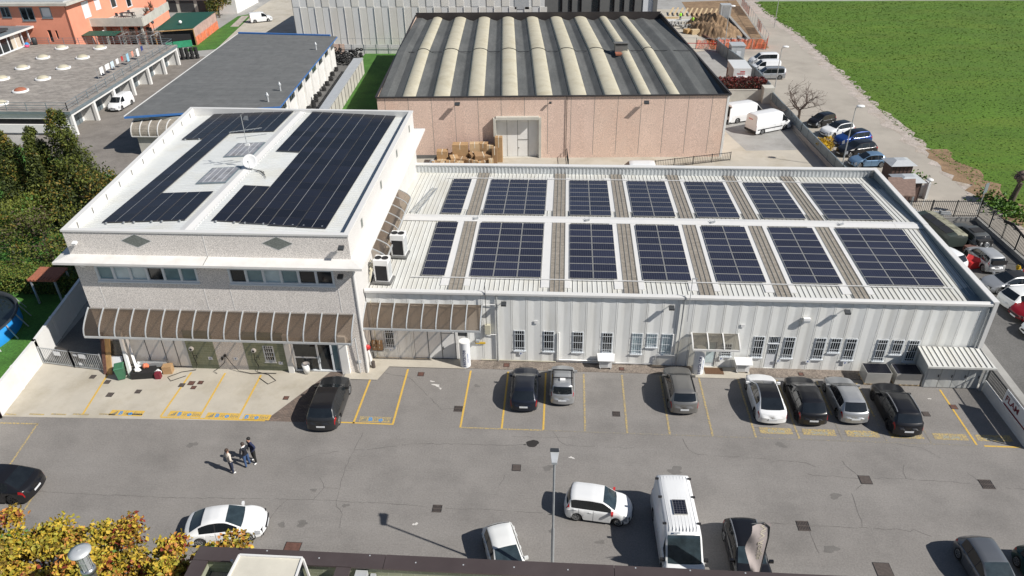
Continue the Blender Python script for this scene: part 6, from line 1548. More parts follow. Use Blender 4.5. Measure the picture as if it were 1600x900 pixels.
slab_wall('field_wall', 'low grey concrete wall along the far edge of the green field', [(73, 131.5), (200, 129)], 1.3, .3, 'concrete_grey', posts=99)
sf2 = slab_wall('street_fence', 'dark metal sheet fence by the box truck, beyond the red hedge', [(31.3, 87.5), (32.0, 81.5), (33.9, 70), (34.2, 62)], 1.7, .08, 'net_grey', posts=2.0, cat='fence')
q = MB(); q.box(32.4, 34.5, 80.8, 83.2, 0, 2.3, 0); q.box(32.3, 34.6, 80.7, 83.3, 2.3, 2.4, 0); q.box(33.2, 33.9, 80.76, 80.81, .3, 1.5, 1); solo(q, 'electric_cabinet', [M['zinc'], M['sign_white']], 'grey metal cabinet with a white notice behind the box truck', 'cabinet', origin=(33.4, 82, 0))

# ================================================================== STREET LAMPS AND SIGNS
for (x, y, h, l) in ((36.2, 36.2, 6.6, 'street lamp with white head nearest the hall, by the light blue car'), (34.75, 61.5, 6.6, 'street lamp with white head by the three white vans'), (32.5, 87.0, 7.0, 'street lamp with white head beside the building site netting'), (44.9, 104.9, 7.5, 'tall lamp post at the far edge of the green field')):
    t = thing('street_lamp', l, 'street lamp', (x, y, 0), 0, 'street lamps')
    q = MB(); q.tube([(0, 0, 0), (0, 0, h * .5), (.02, 0, h)], [.075, .06, .045], 8); q.bar((0, 0, h), (.35, .05, h + .12), .05); kid(t, 'post', q, M['steel_light'])
    q = MB(); q.sphere((.5, .06, h + .18), .45, 8, 0, (1, .6, .35)); kid(t, 'lamp_head', q, M['pipe_white'])
t = thing('street_lamp', 'slim grey lamp post with flat head in the foreground lot', 'street lamp', (5.9, -18.03, 0), 0, 'street lamps')
q = MB(); q.tube([(0, 0, 0), (0, 0, 4.2), (0, 0, 4.3), (0, 0, 8.4)], [.085, .08, .055, .05], 10); kid(t, 'post', q, M['steel_light'])
q = MB(); q.hexa([(-.2, .62, 8.48), (.2, .62, 8.48), (.11, -.1, 8.36), (-.11, -.1, 8.36)][::-1], [(-.2, .62, 8.60), (.2, .62, 8.60), (.11, -.1, 8.48), (-.11, -.1, 8.48)][::-1]); q.hexa([(-.2, .42, 8.605), (.2, .42, 8.605), (.18, .62, 8.605), (-.18, .62, 8.605)], [(-.2, .42, 8.63), (.2, .42, 8.63), (.18, .62, 8.63), (-.18, .62, 8.63)], 1); kid(t, 'lamp_head', q, [M['zinc'], M['steel_dark']])
t = thing('road_sign', 'back of a grey road sign on a post at the corner of the side yard', 'road sign', (45.25, 24.95, 0)); q = MB(); q.cyl((0, 0), .04, 0, 3.2, 8); kid(t, 'post', q, M['steel_light']); q = MB(); q.rbox((0, -.06, 2.7), (.7, .05, .95), R(40)); kid(t, 'sign_plate', q, M['net_grey'])
for (x, y, l) in ((40.4, 32.6, 'brown waste shelter with grey hipped roof, farther of two by the street'), (39.6, 28.3, 'brown waste shelter with grey hipped roof, nearer of two by the hall corner')):
    t = thing('waste_shelter', l, 'shelter', (x, y, 0), R(5), 'waste shelters'); q = MB(); q.box(-1.05, 1.05, -.9, .9, 0, 2.1)
    for i in range(6): q.box(-1.05 + i * .4, -1.0 + i * .4, -.93, -.9, 0, 2.1, 1)
    kid(t, 'wall', q, [mat('brown_boards_%d' % int(x), (.10, .06, .05), .75, var=.2, scale=3), M['dark_trim']])
    q = MB(); q.hexa([(-1.35, -1.2, 2.15), (1.35, -1.2, 2.15), (1.35, 1.2, 2.15), (-1.35, 1.2, 2.15)], [(-.5, -.4, 2.5), (.5, -.4, 2.5), (.5, .4, 2.5), (-.5, .4, 2.5)]); kid(t, 'roof', q, M['zinc'])
q = MB(); q.tube([(0, 0, 0), (0, 0, 2.6)], .05, 8); q.sphere((0, 0, 2.75), .3, 8, 0, (1, 1, .5)); o = solo(q, 'bollard_lamp', M['pipe_white'], 'short post with white mushroom head beside the nearer waste shelter', 'lamp'); o.location = (40.9, 26.6, 0)
pc = thing('porch', 'small porch roof of brown boards at the far right corner of the hall', 'porch', (38.5, 25.4, 0)); q = MB(); q.hexa([(36.2, 23.9, 2.2), (38.6, 23.9, 2.2), (40.2, 28, 2.3), (37.6, 28, 2.3)], [(36.2, 23.9, 2.3), (38.6, 23.9, 2.3), (40.2, 28, 2.4), (37.6, 28, 2.4)]); q.build('roof', mat('porch_boards', (.22, .15, .12), .8, var=.25, scale=3), pc, True)
q = MB(); q.box(38.4, 38.55, 23.9, 24.05, 0, 2.2); q.box(39.9, 40.05, 27.8, 27.95, 0, 2.25); q.build('post', M['steel_light'], pc, True)
q = MB(); q.box(40.2, 41.9, 28.9, 29.1, .0, 1.1); q.box(41.75, 41.95, 28.2, 29.1, 0, 1.7); solo(q, 'low_screen', M['white'], 'low white angled screen beside the road right of the waste shelters', 'screen', origin=(41, 29, 0))

# ================================================================== CARDBOARD, BINS AND SMALL THINGS
bx = random.Random(4)
def carton(x, y, z, s, rz, l, m='cardboard', tilt=0):
    t = thing('cardboard_box', l, 'box', (x, y, z), rz, 'cardboard boxes by the warehouse wall'); t.rotation_euler = (tilt, tilt * .4, rz)
    w_, d_, h_ = s; q = MB(); q.box(-w_ / 2, w_ / 2, -d_ / 2, d_ / 2, 0, h_); kid(t, 'carton', q, M[m])
    q = MB(); q.box(-.04, .04, -d_ / 2 - .004, d_ / 2 + .004, h_ * .6, h_ + .005); kid(t, 'tape', q, M['tape'])
u0 = lambda u, o: Pw(u, o, 0)[:2]
def cu_(u, o, z, s, rz, l, m='cardboard', tilt=0): p = u0(u, o); carton(p[0], p[1], z, s, rz, l, m, tilt)
cu_(7.0, 1.5, .7, (1.2, .9, .85), .05, 'orange brown box on top at the left end of the pile')
cu_(9.0, 1.2, .9, (1.7, 1.0, 1.3), .03, 'biggest light brown box standing high in the middle left of the pile')
cu_(10.6, 1.0, 1.0, (1.1, .8, 1.2), .1, 'pale upright box beside the biggest box on the pile', 'cardboard3')
cu_(11.6, 1.0, 1.0, (.9, .8, 1.2), -.1, 'brown box high in the middle of the pile, right of the pale one')
cu_(12.3, 1.1, .8, (.8, .7, 1.2), .05, 'small pale box high at the right of the pile', 'cardboard3')
cu_(12.85, 1.9, 0, (.55, .6, 2.0), .03, 'tall narrow brown box near the white door', 'cardboard2')
cu_(13.3, 1.0, 0, (.8, .7, 2.9), 0, 'tallest box, standing right beside the white door')
cu_(11.5, 1.9, .8, (2.0, .9, .5), .35, 'flattened dark box leaning across the middle of the pile', 'cardboard2', .25)
cu_(10.5, 1.8, .6, (1.0, .9, .7), .5, 'box wrapped in dark film in the middle of the pile', 'cardboard2', .1)
cu_(8.2, 2.0, 0, (.9, .8, 1.1), .4, 'leaning open box at the front left of the pile', 'cardboard', .2)
cu_(7.0, 2.1, 0, (1.1, .8, .7), 0, 'pale box with white label at the left foot of the pile', 'cardboard3')
cu_(9.2, 2.1, .1, (1.2, .9, .8), -.1, 'dark brown box under the biggest box', 'cardboard2')
for i in range(12):
    cu_(6.2 + i * .56 + bx.uniform(-.1, .1), 2.6 + bx.uniform(-.2, .25), bx.uniform(0, .25), (bx.uniform(.5, .9), bx.uniform(.5, .8), bx.uniform(.4, .75)), bx.uniform(-.4, .4), 'small brown box along the front foot of the pile', ('cardboard', 'cardboard2', 'cardboard3')[i % 3])
for i in range(4): cu_(8.4 + i * 1.15, .9, 0, (1.1, .9, .95), bx.uniform(-.1, .1), 'brown box hidden at the back foot of the pile', 'cardboard2')
q = MB(); q.sphere((0, 0, .35), .4, 7, 0, (1, .8, .95)); o = solo(q, 'rubbish_bag', mat('silver_film', (.5, .5, .5), .3, .3, var=.3, scale=6), 'silvery rubbish bag at the left end of the cardboard pile', 'bag'); p = u0(5.9, 2.2); o.location = (p[0], p[1], 0)
# four small parcels on the hall wall
for i, (x, z, l) in enumerate(((-6.75, .95, 'lower left of four small boxes by the barred window'), (-6.38, .95, 'lower right of four small boxes by the barred window'), (-6.75, 1.3, 'upper left of four small boxes by the barred window'), (-6.38, 1.28, 'upper right of four small boxes by the barred window'))):
    t = thing('cardboard_box', l, 'box', (x, -.3, z - .0), .05 * i, 'small boxes on the hall shelf'); q = MB(); q.box(-.17, .17, -.16, .16, 0, .32); kid(t, 'carton', q, M['cardboard2']); q = MB(); q.box(-.03, .03, -.165, .165, .2, .324); kid(t, 'tape', q, M['tape'])
q = MB(); q.box(-7.0, -6.15, -.5, -.05, .88, .94); q.bar((-6.9, -.1, .6), (-6.9, -.45, .88), .04); q.bar((-6.25, -.1, .6), (-6.25, -.45, .88), .04); solo(q, 'wall_shelf', M['steel_light'], 'small metal shelf holding four boxes at the left end of the hall', 'shelf', origin=(-6.6, -.1, .6))
# rubbish heap, wheelie bin, planks at the office wall
t = thing('wheelie_bin', 'green wheelie bin in front of the leaning planks', 'bin', (-23.75, -3.15, 0), R(25))
q = MB(); q.hexa([(-.22, -.26, .08), (.22, -.26, .08), (.22, .26, .08), (-.22, .26, .08)], [(-.29, -.36, 1.0), (.29, -.36, 1.0), (.29, .36, 1.0), (-.29, .36, 1.0)]); kid(t, 'body', q, M['bin_green'])
q = MB(); q.hexa([(-.31, -.4, 1.0), (.31, -.4, 1.0), (.31, .38, 1.0), (-.31, .38, 1.0)], [(-.27, -.34, 1.07), (.27, -.34, 1.07), (.27, .34, 1.09), (-.27, .34, 1.09)]); kid(t, 'lid', q, M['bin_green'])
for sx in (-.24, .24): q = MB(); q.tube([(sx - .04, .3, .12), (sx + .04, .3, .12)], .12, 12); kid(t, 'wheel', q, M['black'])
RUB = [((-22.35, -2.75, 0), 'box', (1.5, .9, .5), 'black', 'black plastic crate under the rubbish by the office wall'), ((-22.9, -2.35, .35), 'bag', (.7, .5, .4), 'pipe_white', 'white rubbish bag at the left of the rubbish heap'), ((-22.2, -2.6, .55), 'bag', (.6, .5, .32), 'orange_net', 'orange plastic piece on top of the rubbish heap'), ((-22.6, -3.0, .5), 'bag', (.55, .45, .3), 'pipe_white', 'crumpled white bag at the front of the rubbish heap'), ((-21.4, -2.7, 0), 'bag', (.55, .5, .5), 'pipe_white', 'white sack at the right of the rubbish heap'), ((-20.85, -2.35, 0), 'box', (.6, .5, .6), 'cardboard', 'open cardboard box at the right end of the rubbish heap'), ((-22.0, -2.15, .35), 'box', (2.0, .35, .35), 'poly_grey', 'roll of grey plastic film behind the rubbish heap'), ((-21.25, -3.0, 0), 'box', (.35, .35, .45), 'maroon', 'dark red canister in front of the white sack'), ((-22.9, -3.0, .2), 'bag', (.45, .35, .3), 'amber', 'yellow wrapper beside the green wheelie bin')]
for (p, kd, s, m_, l) in RUB:
    q = MB()
    if kd == 'box': q.box(-s[0] / 2, s[0] / 2, -s[1] / 2, s[1] / 2, 0, s[2])
    else:
        r = random.Random(len(l)); q.sphere((0, 0, s[2] * .45), 1, 5, 0, (s[0] * .42, s[1] * .42, s[2] * .5)); q.v = [(v[0] * r.uniform(.6, 1.25), v[1] * r.uniform(.6, 1.25), max(0, v[2] * r.uniform(.6, 1.3))) for v in q.v]; q.sm = [False] * len(q.sm)
    o = solo(q, 'rubbish', M['steel_light'] if m_ == 'poly_grey' else M[m_], l, 'rubbish', 'rubbish heap by the office wall'); o.location = p; o.rotation_euler = (0, 0, .15)
for i, (x0, x1, w_, h_, m_, l) in enumerate(((-25.15, -25.05, .22, 2.9, 'rust', 'dark brown plank leaning at the left office corner'), (-24.85, -24.75, .38, 2.6, 'wood', 'broad orange timber board leaning at the left office corner'), (-23.35, -23.75, .2, 3.1, 'pipe_white', 'long white plastic tube leaning against the office door'), (-22.75, -23.4, .16, 2.7, 'pipe_white', 'shorter white tube leaning right of the long one'))):
    q = MB(); q.bar((0, -.9, 0), (x1 - x0, 0, h_), w_, .08 if i < 2 else w_); o = solo(q, 'leaning_board' if i < 2 else 'plastic_tube', M[m_], l, 'board' if i < 2 else 'tube', 'lengths leaning on the office wall'); o.location = (x0, -1.9, .0)
t = thing('clear_sheet', 'stack of clear plastic sheets leaning at the left office corner', 'sheets', (-24.3, -2.3, 0)); q = MB(); q.hexa([(-.45, -.2, 0), (.45, -.2, 0), (.45, -.1, 0), (-.45, -.1, 0)], [(-.45, .38, 2.2), (.45, .38, 2.2), (.45, .44, 2.2), (-.45, .44, 2.2)]); kid(t, 'sheet', q, M['poly_grey'])
q = MB(); q.hexa([(-.4, -.24, .45), (.4, -.24, .45), (.4, -.2, .45), (-.4, -.2, .45)], [(-.4, .02, 1.2), (.4, .02, 1.2), (.4, .05, 1.2), (-.4, .05, 1.2)]); kid(t, 'label_sheet', q, M['sign_white'])
# car chargers with cables
for (x, l, loop) in ((-19.05, 'round white car charger with black cable, left of the pink wall section', 1), (-14.68, 'round white car charger with black cable, beside the small barred window', -1)):
    t = thing('car_charger', l, 'charger', (x, -1.84, 1.72)); q = MB(); Mx = Euler((R(90), 0, 0)).to_matrix().to_4x4(); q.lathe([(.001, .14), (.14, .14), (.17, .08), (.17, 0)], 20, 0, Mx); kid(t, 'housing', q, M['pipe_white'])
    q = MB(); q.lathe([(.001, .152), (.09, .15)], 16, 0, Mx); kid(t, 'socket', q, M['black'])
    q = MB(); q.tube([(0, -.08, -.1), (.05 * loop, -.1, -.7), (.12, -.1, -1.3), (0, -.25, -1.66), (-.9 * loop, -.5, -1.68), (-1.6 * loop, -1.1, -1.68), (-1.2 * loop, -1.5, -1.68), (-.4 * loop, -.9, -1.68)], .022, 6); q.tube([(.06, -.1, -.55), (.28, -.13, -.45), (.3, -.13, -.7)], .022, 6); kid(t, 'cable', q, M['black'])
q = MB(); q.tube([(-16.8, -1.9, 1.2), (-16.9, -1.95, .7), (-17.3, -2.0, .3), (-17.7, -2.2, .09), (-17.4, -2.4, .06)], .02, 6); q.tube([(-16.75, -1.9, 1.2), (-16.4, -1.95, .5), (-16.0, -2.1, .1), (-15.0, -2.3, .06), (-14.0, -2.2, .06), (-13.3, -2.2, .06)], .022, 6); q.rbox((-16.8, -1.9, 1.22), (.14, .12, .14)); q.rbox((-17.05, -1.9, .95), (.12, .1, .2), .4); solo(q, 'charging_cable', M['black'], 'loose black charging cable hanging on the pink wall section', 'cable', origin=(-16.8, -1.9, .06))
# small parking plates
for (x, y, z, l) in ((-17.9, -1.84, .92, 'small white plate on the olive wall, left'), (-16.1, -1.84, .95, 'small white plate on the pink wall section'), (-13.0, -1.84, .68, 'small white plate under the small barred window of the office'), (-7.5, -1.84, 1.0, 'small white plate on the office corner beside the entrance'), (-5.7, -.07, .78, 'small white plate under the barred window near the red reel'), (3.4, -.07, .75, 'small blue plate under the first barred window'), (9.1, -.09, .72, 'small blue plate under the fourth barred window'), (17.0, -.07, .78, 'small blue plate under the window right of the door'), (20.8, -.07, .72, 'small blue plate right of the barred door'), (22.75, -.07, .75, 'small blue plate left of the far right window group'), (25.2, -.07, .72, 'small dark plate under the sixth barred window on the right'), (29.2, -.07, .72, 'small dark plate behind the stacked solar panels')):
    t = thing('wall_plate', l, 'sign', (x, y, z), 0, 'small plates on the front walls'); q = MB(); q.box(-.15, .15, -.015, .005, -.12, .12); kid(t, 'plate', q, M['sign_white']); q = MB(); text_into(q, 'P', .2, lambda u, v: (-.07 + u, -.017, -.07 + v), bold=.008); kid(t, 'letter', q, M['sign_blue'])
q = MB(); q.box(-.35, .35, -.03, 0, -.07, .07); o = solo(q, 'warning_plate', M['amber'], 'yellow plate on the hall wall right of the left sign column', 'sign'); o.location = (.6, -.06, 1.55)
q = MB(); q.box(-.12, .12, -.3, 0, 0, .14); q.bar((0, -.05, .05), (-.25, -.15, .0), .05); o = solo(q, 'wall_tap', M['steel_light'], 'small metal tap box above the yellow plate on the hall wall', 'tap'); o.location = (.45, -.05, 1.75)
q = MB(); q.box(-.22, .22, -.24, 0, -.16, .16); q.box(-.2, .2, -.26, -.24, -.1, .02, 1); o = solo(q, 'alarm_box', [M['pipe_white'], M['zinc']], 'white alarm box on the hall front right of the door', 'alarm'); o.location = (22.0, -.05, 4.15)
t = thing('hose_reel', 'red hose reel with pipe at the left corner of the hall', 'hose reel', (-7.0, -1.2, 0)); q = MB(); q.lathe([(.001, .10), (.2, .10), (.2, -.05), (.001, -.05)], 18, 0, Matrix.Translation((0, 0, 1.75)) @ Euler((R(90), 0, R(30))).to_matrix().to_4x4()); kid(t, 'reel', q, M['red']); q = MB(); q.tube([(0, .05, 1.6), (.05, .1, 1.0), (.12, .05, .2)], .07, 8); kid(t, 'extinguisher', q, M['pipe_white']); q = MB(); q.cyl((.25, .0), .13, .05, .55, 12); kid(t, 'bucket', q, M['drain'])
# round sign columns
for (x, y, h, l) in ((15.42, -.62, 1.9, 'white round sign column with dark lettering beside the small hall door'), (-.42, -.62, 2.0, 'white round sign column with dark lettering at the left grey gate')):
    t = thing('sign_column', l, 'sign column', (x, y, .04), 0, 'round sign columns'); q = MB(); q.cyl((0, 0), .36, 0, h, 32); kid(t, 'column', q, M['sign_white']); q = MB(); q.cyl((0, 0), .37, h, h + .05, 28); kid(t, 'top_cap', q, M['pipe_white'])
    q = MB(); rr = .366; text_into(q, 'sestante', .45, lambda u, v: (rr * math.sin((-v + .16) * 2.2 - .12), -rr * math.cos((-v + .16) * 2.2 - .12), .06 + u * .98), bold=.006); kid(t, 'lettering', q, M['navy'])
    q = MB(); rr = .3645; text_into(q, 'energia e impianti', .11, lambda u, v: (rr * math.sin(.72 - v * 2.4), -rr * math.cos(.72 - v * 2.4), .4 + u), bold=.004); kid(t, 'small_lettering', q, M['sign_blue'])
# heat pumps on the kerb
for (x, l) in ((9.2, 'white outdoor heat pump under the fourth barred window'), (18.4, 'white outdoor heat pump with a tray roof right of the small door')):
    t = thing('heat_pump', l, 'heat pump', (x, -.45, .03), 0, 'heat pumps on the kerb'); q = MB(); q.box(-.42, .42, -.17, .17, .12, .72); kid(t, 'casing', q, M['pipe_white']); q = MB(); q.box(-.34, .15, -.182, -.17, .2, .64); kid(t, 'fan_grille', q, M['zinc'])
    for sx in (-.35, .35): q = MB(); q.box(sx - .03, sx + .03, -.2, .2, 0, .12); kid(t, 'foot', q, M['steel_light'])
    q = MB(); q.hexa([(-.55, -.35, .78), (.55, -.35, .78), (.6, .3, .95), (-.6, .3, .95)], [(-.55, -.35, .82), (.55, -.35, .82), (.6, .3, .99), (-.6, .3, .99)]); kid(t, 'cover', q, M['pipe_white'])
q = MB(); q.box(15.9, 17.15, -.85, -.15, .045, .06); solo(q, 'doormat', mat('coir', (.12, .065, .035), .95, var=.2, scale=12), 'brown doormat in front of the small hall door', 'doormat', origin=(16.5, -.5, .045))
# stacked solar panels on pallets
for (x0, x1, l) in ((26.1, 27.72, 'left of two pallets of stacked solar panels by the metal shed'), (27.98, 29.62, 'right of two pallets of stacked solar panels by the metal shed')):
    t = thing('panel_pallet', l, 'pallet', ((x0 + x1) / 2, -.95, .03), 0, 'pallets of solar panels'); W2 = (x1 - x0) / 2
    q = MB()
    for k in range(5): q.box(-W2 + k * (2 * W2 - .1) / 4, -W2 + .1 + k * (2 * W2 - .1) / 4, -.55, .55, .09, .12)
    for y in (-.5, 0, .42): q.box(-W2, W2, y, y + .09, 0, .09)
    kid(t, 'pallet', q, M['wood_pale'])
    q = MB()
    for k in range(14): q.box(-W2 + .02, W2 - .02, -.54, .54, .12 + k * .058, .12 + k * .058 + .05, 0)
    q.box(-W2 + .05, W2 - .05, -.52, .52, .13, .92, 1); kid(t, 'panel_stack', q, [M['pv_frame'], M['zinc']])
    o = bpy.data.objects.new('top_panel', panel_mesh(x1 - x0 - .03, 1.08, M['pv_black'], M['pv_frame'], .03)); COL.objects.link(o); o.parent = t; o.location = (0, 0, .975)
# metal shed at the right end of the hall
sh_ = thing('metal_shed', 'pale metal lean-to shed with double doors at the right end of the hall', 'shed', (31.5, -.8, 0))
b = MB(); b.box(29.75, 33.25, -1.5, -.06, 0, 2.02); b.build('wall', M['shed_grey'], sh_, True)
for i in range(4): q = MB(); x0 = 29.86 + i * .84; q.box(x0, x0 + .8, -1.545, -1.5, .06, 1.95); q.add([(x0 + .04, -1.55, .5), (x0 + .40, -1.585, 1.0), (x0 + .76, -1.55, .5), (x0 + .4, -1.55, .1), (x0 + .4, -1.55, 1.9)], [(0, 3, 1), (3, 2, 1), (2, 4, 1), (4, 0, 1)]); q.box(x0 + .68, x0 + .72, -1.6, -1.55, .9, 1.1, 1); q.build('door_leaf', [M['shed_grey'], M['steel_dark']], sh_, True)
b = MB(); b.hexa([(29.45, -2.05, 2.03), (33.6, -2.0, 2.03), (33.42, -.09, 2.2), (29.5, -.09, 2.2)], [(29.45, -2.05, 2.1), (33.6, -2.0, 2.1), (33.42, -.09, 2.27), (29.5, -.09, 2.27)])
b.box(29.42, 33.63, -2.1, -2.04, 1.98, 2.12); b.build('roof', M['roof_white'], sh_, True)
b = MB()
for i in range(12): x = 29.7 + i * .335; b.hexa([(x, -2.0, 2.1), (x + .035, -2.0, 2.1), (x + .03, -.1, 2.27), (x - .005, -.1, 2.27)], [(x, -2.0, 2.14), (x + .035, -2.0, 2.14), (x + .03, -.1, 2.31), (x - .005, -.1, 2.31)])
b.build('roof_seam', M['seam'], sh_, True)
for x in (31.1, 32.8): q = MB(); q.box(x - .16, x + .16, -1.56, -1.548, 1.78, 1.9); q.build('warning_plate', M['amber'], sh_, True)
b = MB(); b.box(33.3, 33.42, -1.75, -1.6, 0, 2.0); b.build('corner_post', M['zinc'], sh_, True)
# machines on the hall roof under the awning
for (x, y, l) in ((-6.15, 1.95, 'tall roof air-conditioning unit nearest the front edge of the hall'), (-5.7, 5.35, 'tall roof air-conditioning unit under the flank awning')):
    t = thing('air_conditioner', l, 'air conditioner', (x, y, hz(y) + .08), R(-3), 'air conditioners on the hall roof')
    q = MB(); q.box(-.5, .5, -.42, .42, .12, 1.75); kid(t, 'casing', q, M['pipe_white'])
    q = MB(); q.box(-.40, .40, -.435, -.42, .2, 1.35); kid(t, 'intake_grille', q, M['darkgap']); q = MB(); q.box(.5, .515, -.35, .35, .3, 1.5); kid(t, 'side_grille', q, M['zinc'])
    for sx in (-.24, .24): q = MB(); q.lathe([(.001, 1.77), (.05, 1.77), (.20, 1.755), (.22, 1.80), (.23, 1.755)], 16, 0, Matrix.Translation((sx, 0, 0))); kid(t, 'fan', q, M['darkgap'])
    q = MB(); q.box(-.65, .65, -.6, .5, 0, .1); kid(t, 'base_frame', q, M['anthracite'])
q = MB()
for k in range(6): q.tube([(-6.95, 1.2 + .12 * k, 5.5 + .25 * k), (-6.8, 1.5 + .1 * k, 6.2 + .1 * k), (-6.6, 2.2, 5.9), (-6.55, 2.4, 5.3)], .05, 6)
solo(q, 'pipe_bundle', M['beige_plastic'], 'tangle of insulated pipes between office wall and roof air conditioner', 'pipes', origin=(-6.8, 1.6, 5.2))

# ================================================================== DRAINS AND MANHOLES
DR = [((-.35, -5.18), .62, 'g', 'slotted drain grate left of the first bay line'), ((9.7, -5.17), .55, 'g', 'slotted drain grate in the empty bays right of the silver car'), ((-.44, -13.4), .6, 'g', 'slotted drain grate left of the lamp post shadow'), ((3.69, -10.13), .6, 'm', 'square manhole cover below the oil stain'), ((23.37, -10.04), .75, 'm', 'square manhole cover on the right aisle, where cracks meet'), ((29.96, -10.03), .8, 'g', 'slotted drain grate at the right end of the aisle'), ((19.04, -13.53), .75, 'g', 'slotted drain grate in the lower right lot'), ((22.24, -16.06), .95, 'm', 'square manhole cover near the lower edge, left of the grey car'),
      ((-25.89, -3.12), .45, 'm', 'small manhole on the apron before the gate'), ((-24.57, -3.62), .45, 'm', 'small manhole on the yellow line by the planks'), ((-21.94, -4.51), .45, 'm', 'small manhole in the middle of the apron'), ((-23.67, -4.92), .5, 'm', 'small dark manhole in front of the green bin'), ((-19.31, -3.71), .45, 'm', 'small manhole under the yellow line by the charger'), ((-18.75, -3.47), .5, 'm', 'brown manhole left in the group of three'), ((-18.15, -3.38), .42, 'm', 'brown manhole right in the group of three'), ((-18.4, -3.92), .4, 'm', 'brown manhole lowest in the group of three'), ((-11.8, -4.67), .42, 'm', 'small manhole in the brown pavers'), ((-7.54, -16.46), 1.0, 'm', 'large manhole cover by the brown coping'), ((-3.36, -1.75), .5, 'm', 'rusty manhole at the entrance slab'), ((29.0, -4.21), .5, 'm', 'square manhole right of the black car with roof rails'), ((30.99, -3.44), .5, 'm', 'rusty manhole on the rightmost bay line'), ((2.4, -.5), .5, 'm', 'rusty manhole in the kerb strip under the hall'), ((10.3, -.55), .42, 'm', 'rusty manhole in the kerb strip right of the heat pump'), ((22.3, -.55), .4, 'm', 'rusty manhole in the kerb strip before the right windows')]
for i, (p, s, kd, l) in enumerate(DR):
    q = MB(); s *= .86; h = s / 2; z = .036 if p[1] > -.95 else .012
    if p[0] < -7.6 and p[1] > -7: z = .014
    if kd == 'g':
        q.box(-h, h, -h, h, 0, .004, 1)
        for k in range(7): q.box(-h + .04 + k * (s - .08) / 7, -h + .04 + (k + .5) * (s - .08) / 7, -h + .05, -.03, .004, .014); q.box(-h + .04 + k * (s - .08) / 7, -h + .04 + (k + .5) * (s - .08) / 7, .03, h - .05, .004, .014)
        q.box(-h, h, -h, -h + .05, .004, .014); q.box(-h, h, h - .05, h, .004, .014); q.box(-h, h, -.03, .03, .004, .012)
    else:
        q.box(-h, h, -h, h, 0, .006, 1); q.box(-h + .03, h - .03, -h + .03, h - .03, .006, .011, 0)
    o = solo(q, 'drain_grate' if kd == 'g' else 'manhole_cover', [M['rust'] if 'rusty' in l or 'brown' in l else M['drain'], M['darkgap']], l, 'drain' if kd == 'g' else 'manhole', 'drains and manholes'); o.location = (p[0], p[1], z)

# ================================================================== FOREGROUND BUILDING
fg = thing('foreground_building', 'flat-roofed building with a brown metal coping at the bottom of the picture', 'building', (10, -30, 0))
ZP = 8.0
b = MB(); b.box(-7.6, 70, -45, -22.95, 0, 7.1, 0)
b.box(-7.6, 70, -23.28, -22.86, 7.1, ZP - .08, 1); b.box(-7.6, -7.25, -45, -23.3, 7.1, ZP - .08, 1); b.build('wall', [M['grey_render'], M['olive_brick']], fg, True)
b = MB(); b.box(-7.7, -.4, -23.42, -22.8, ZP - .08, ZP); b.box(-.38, 8.2, -23.42, -22.8, ZP - .08, ZP + .004); b.box(8.22, 16.5, -23.42, -22.8, ZP - .08, ZP); b.box(16.52, 70, -23.42, -22.8, ZP - .08, ZP + .004)
b.box(-7.7, -7.1, -45, -23.44, ZP - .08, ZP); b.box(-2.15, -1.6, -45, -23.44, ZP - .1, ZP - .01); b.bar((-6.0, -22.9, ZP + .04), (-6.0, -22.85, ZP + .04), .1)
for x in (-5, -2.9, -1, .8, 2.6, 4.5, 6.5, 9, 11, 13): b.rbox((x, -23.0 + (.12 if int(x) % 2 else -.1), ZP + .008), (.05, .05, .012), 0, 1)
b.build('coping', [M['brown_cap'], M['zinc']], fg, True)
b = MB(); b.box(-7.2, -2.2, -45, -23.3, 7.1, 7.16, 1); b.box(-1.55, 70, -45, -23.3, 7.1, 7.2, 0); b.build('roof', [M['gravel'], M['terrace']], fg, True)
b = MB(); b.box(-1.45, -1.0, -23.75, -23.35, 7.2, 7.75); b.box(-.9, -.7, -23.8, -23.35, 7.2, 7.6); b.build('roof_pipe', M['zinc'], fg, True)
kb = thing('roof_kiosk', 'pale box-shaped rooflight cover on the foreground roof', 'roof kiosk', (-4.4, -24.4, 7.16))
b = MB(); b.hexa([(-5.72, -25.6, 8.6), (-3.2, -25.6, 8.6), (-3.15, -23.85, 8.85), (-5.5, -23.85, 8.85)], [(-5.72, -25.6, 8.68), (-3.2, -25.6, 8.68), (-3.15, -23.85, 8.93), (-5.5, -23.85, 8.93)]); b.build('roof', mat('pale_cover', (.56, .53, .45), .7, var=.08, scale=1.2), kb, True)
b = MB()
for p, c in (((-5.72, -25.6, 8.7), (-5.5, -23.85, 8.95)), ((-5.5, -23.85, 8.95), (-3.15, -23.85, 8.95)), ((-3.15, -23.85, 8.95), (-3.2, -25.6, 8.7)), ((-3.13, -23.87, 8.9), (-2.95, -23.95, 7.2)), ((-5.5, -23.87, 8.9), (-5.5, -23.9, 7.2)), ((-3.2, -25.55, 8.6), (-3.2, -25.55, 7.2))): b.bar(p, c, .07)
b.build('frame', M['white'], kb, True); b = MB(); b.box(-5.45, -3.2, -23.98, -23.94, 7.2, 8.8); b.box(-3.26, -3.22, -25.5, -24.0, 7.2, 8.6); b.build('pane', M['glass'], kb, True)
t = thing('roof_ladder', 'top of a pale ladder leaning on the brown coping beside the ivy', 'ladder', (-5.5, -22.7, 7.0)); q = MB(); q.bar((-.45, 0, -2), (-.55, -.9, 1.3), .07); kid(t, 'rail', q, M['zinc']); q = MB(); q.bar((-.05, 0, -2), (-.12, -.9, 1.3), .07); kid(t, 'rail', q, M['zinc'])
q = MB()
for k in range(4): z = -.1 + k * .35; q.bar((-.5, -.3 - .1 * k, z), (-.08, -.3 - .1 * k, z), .05)
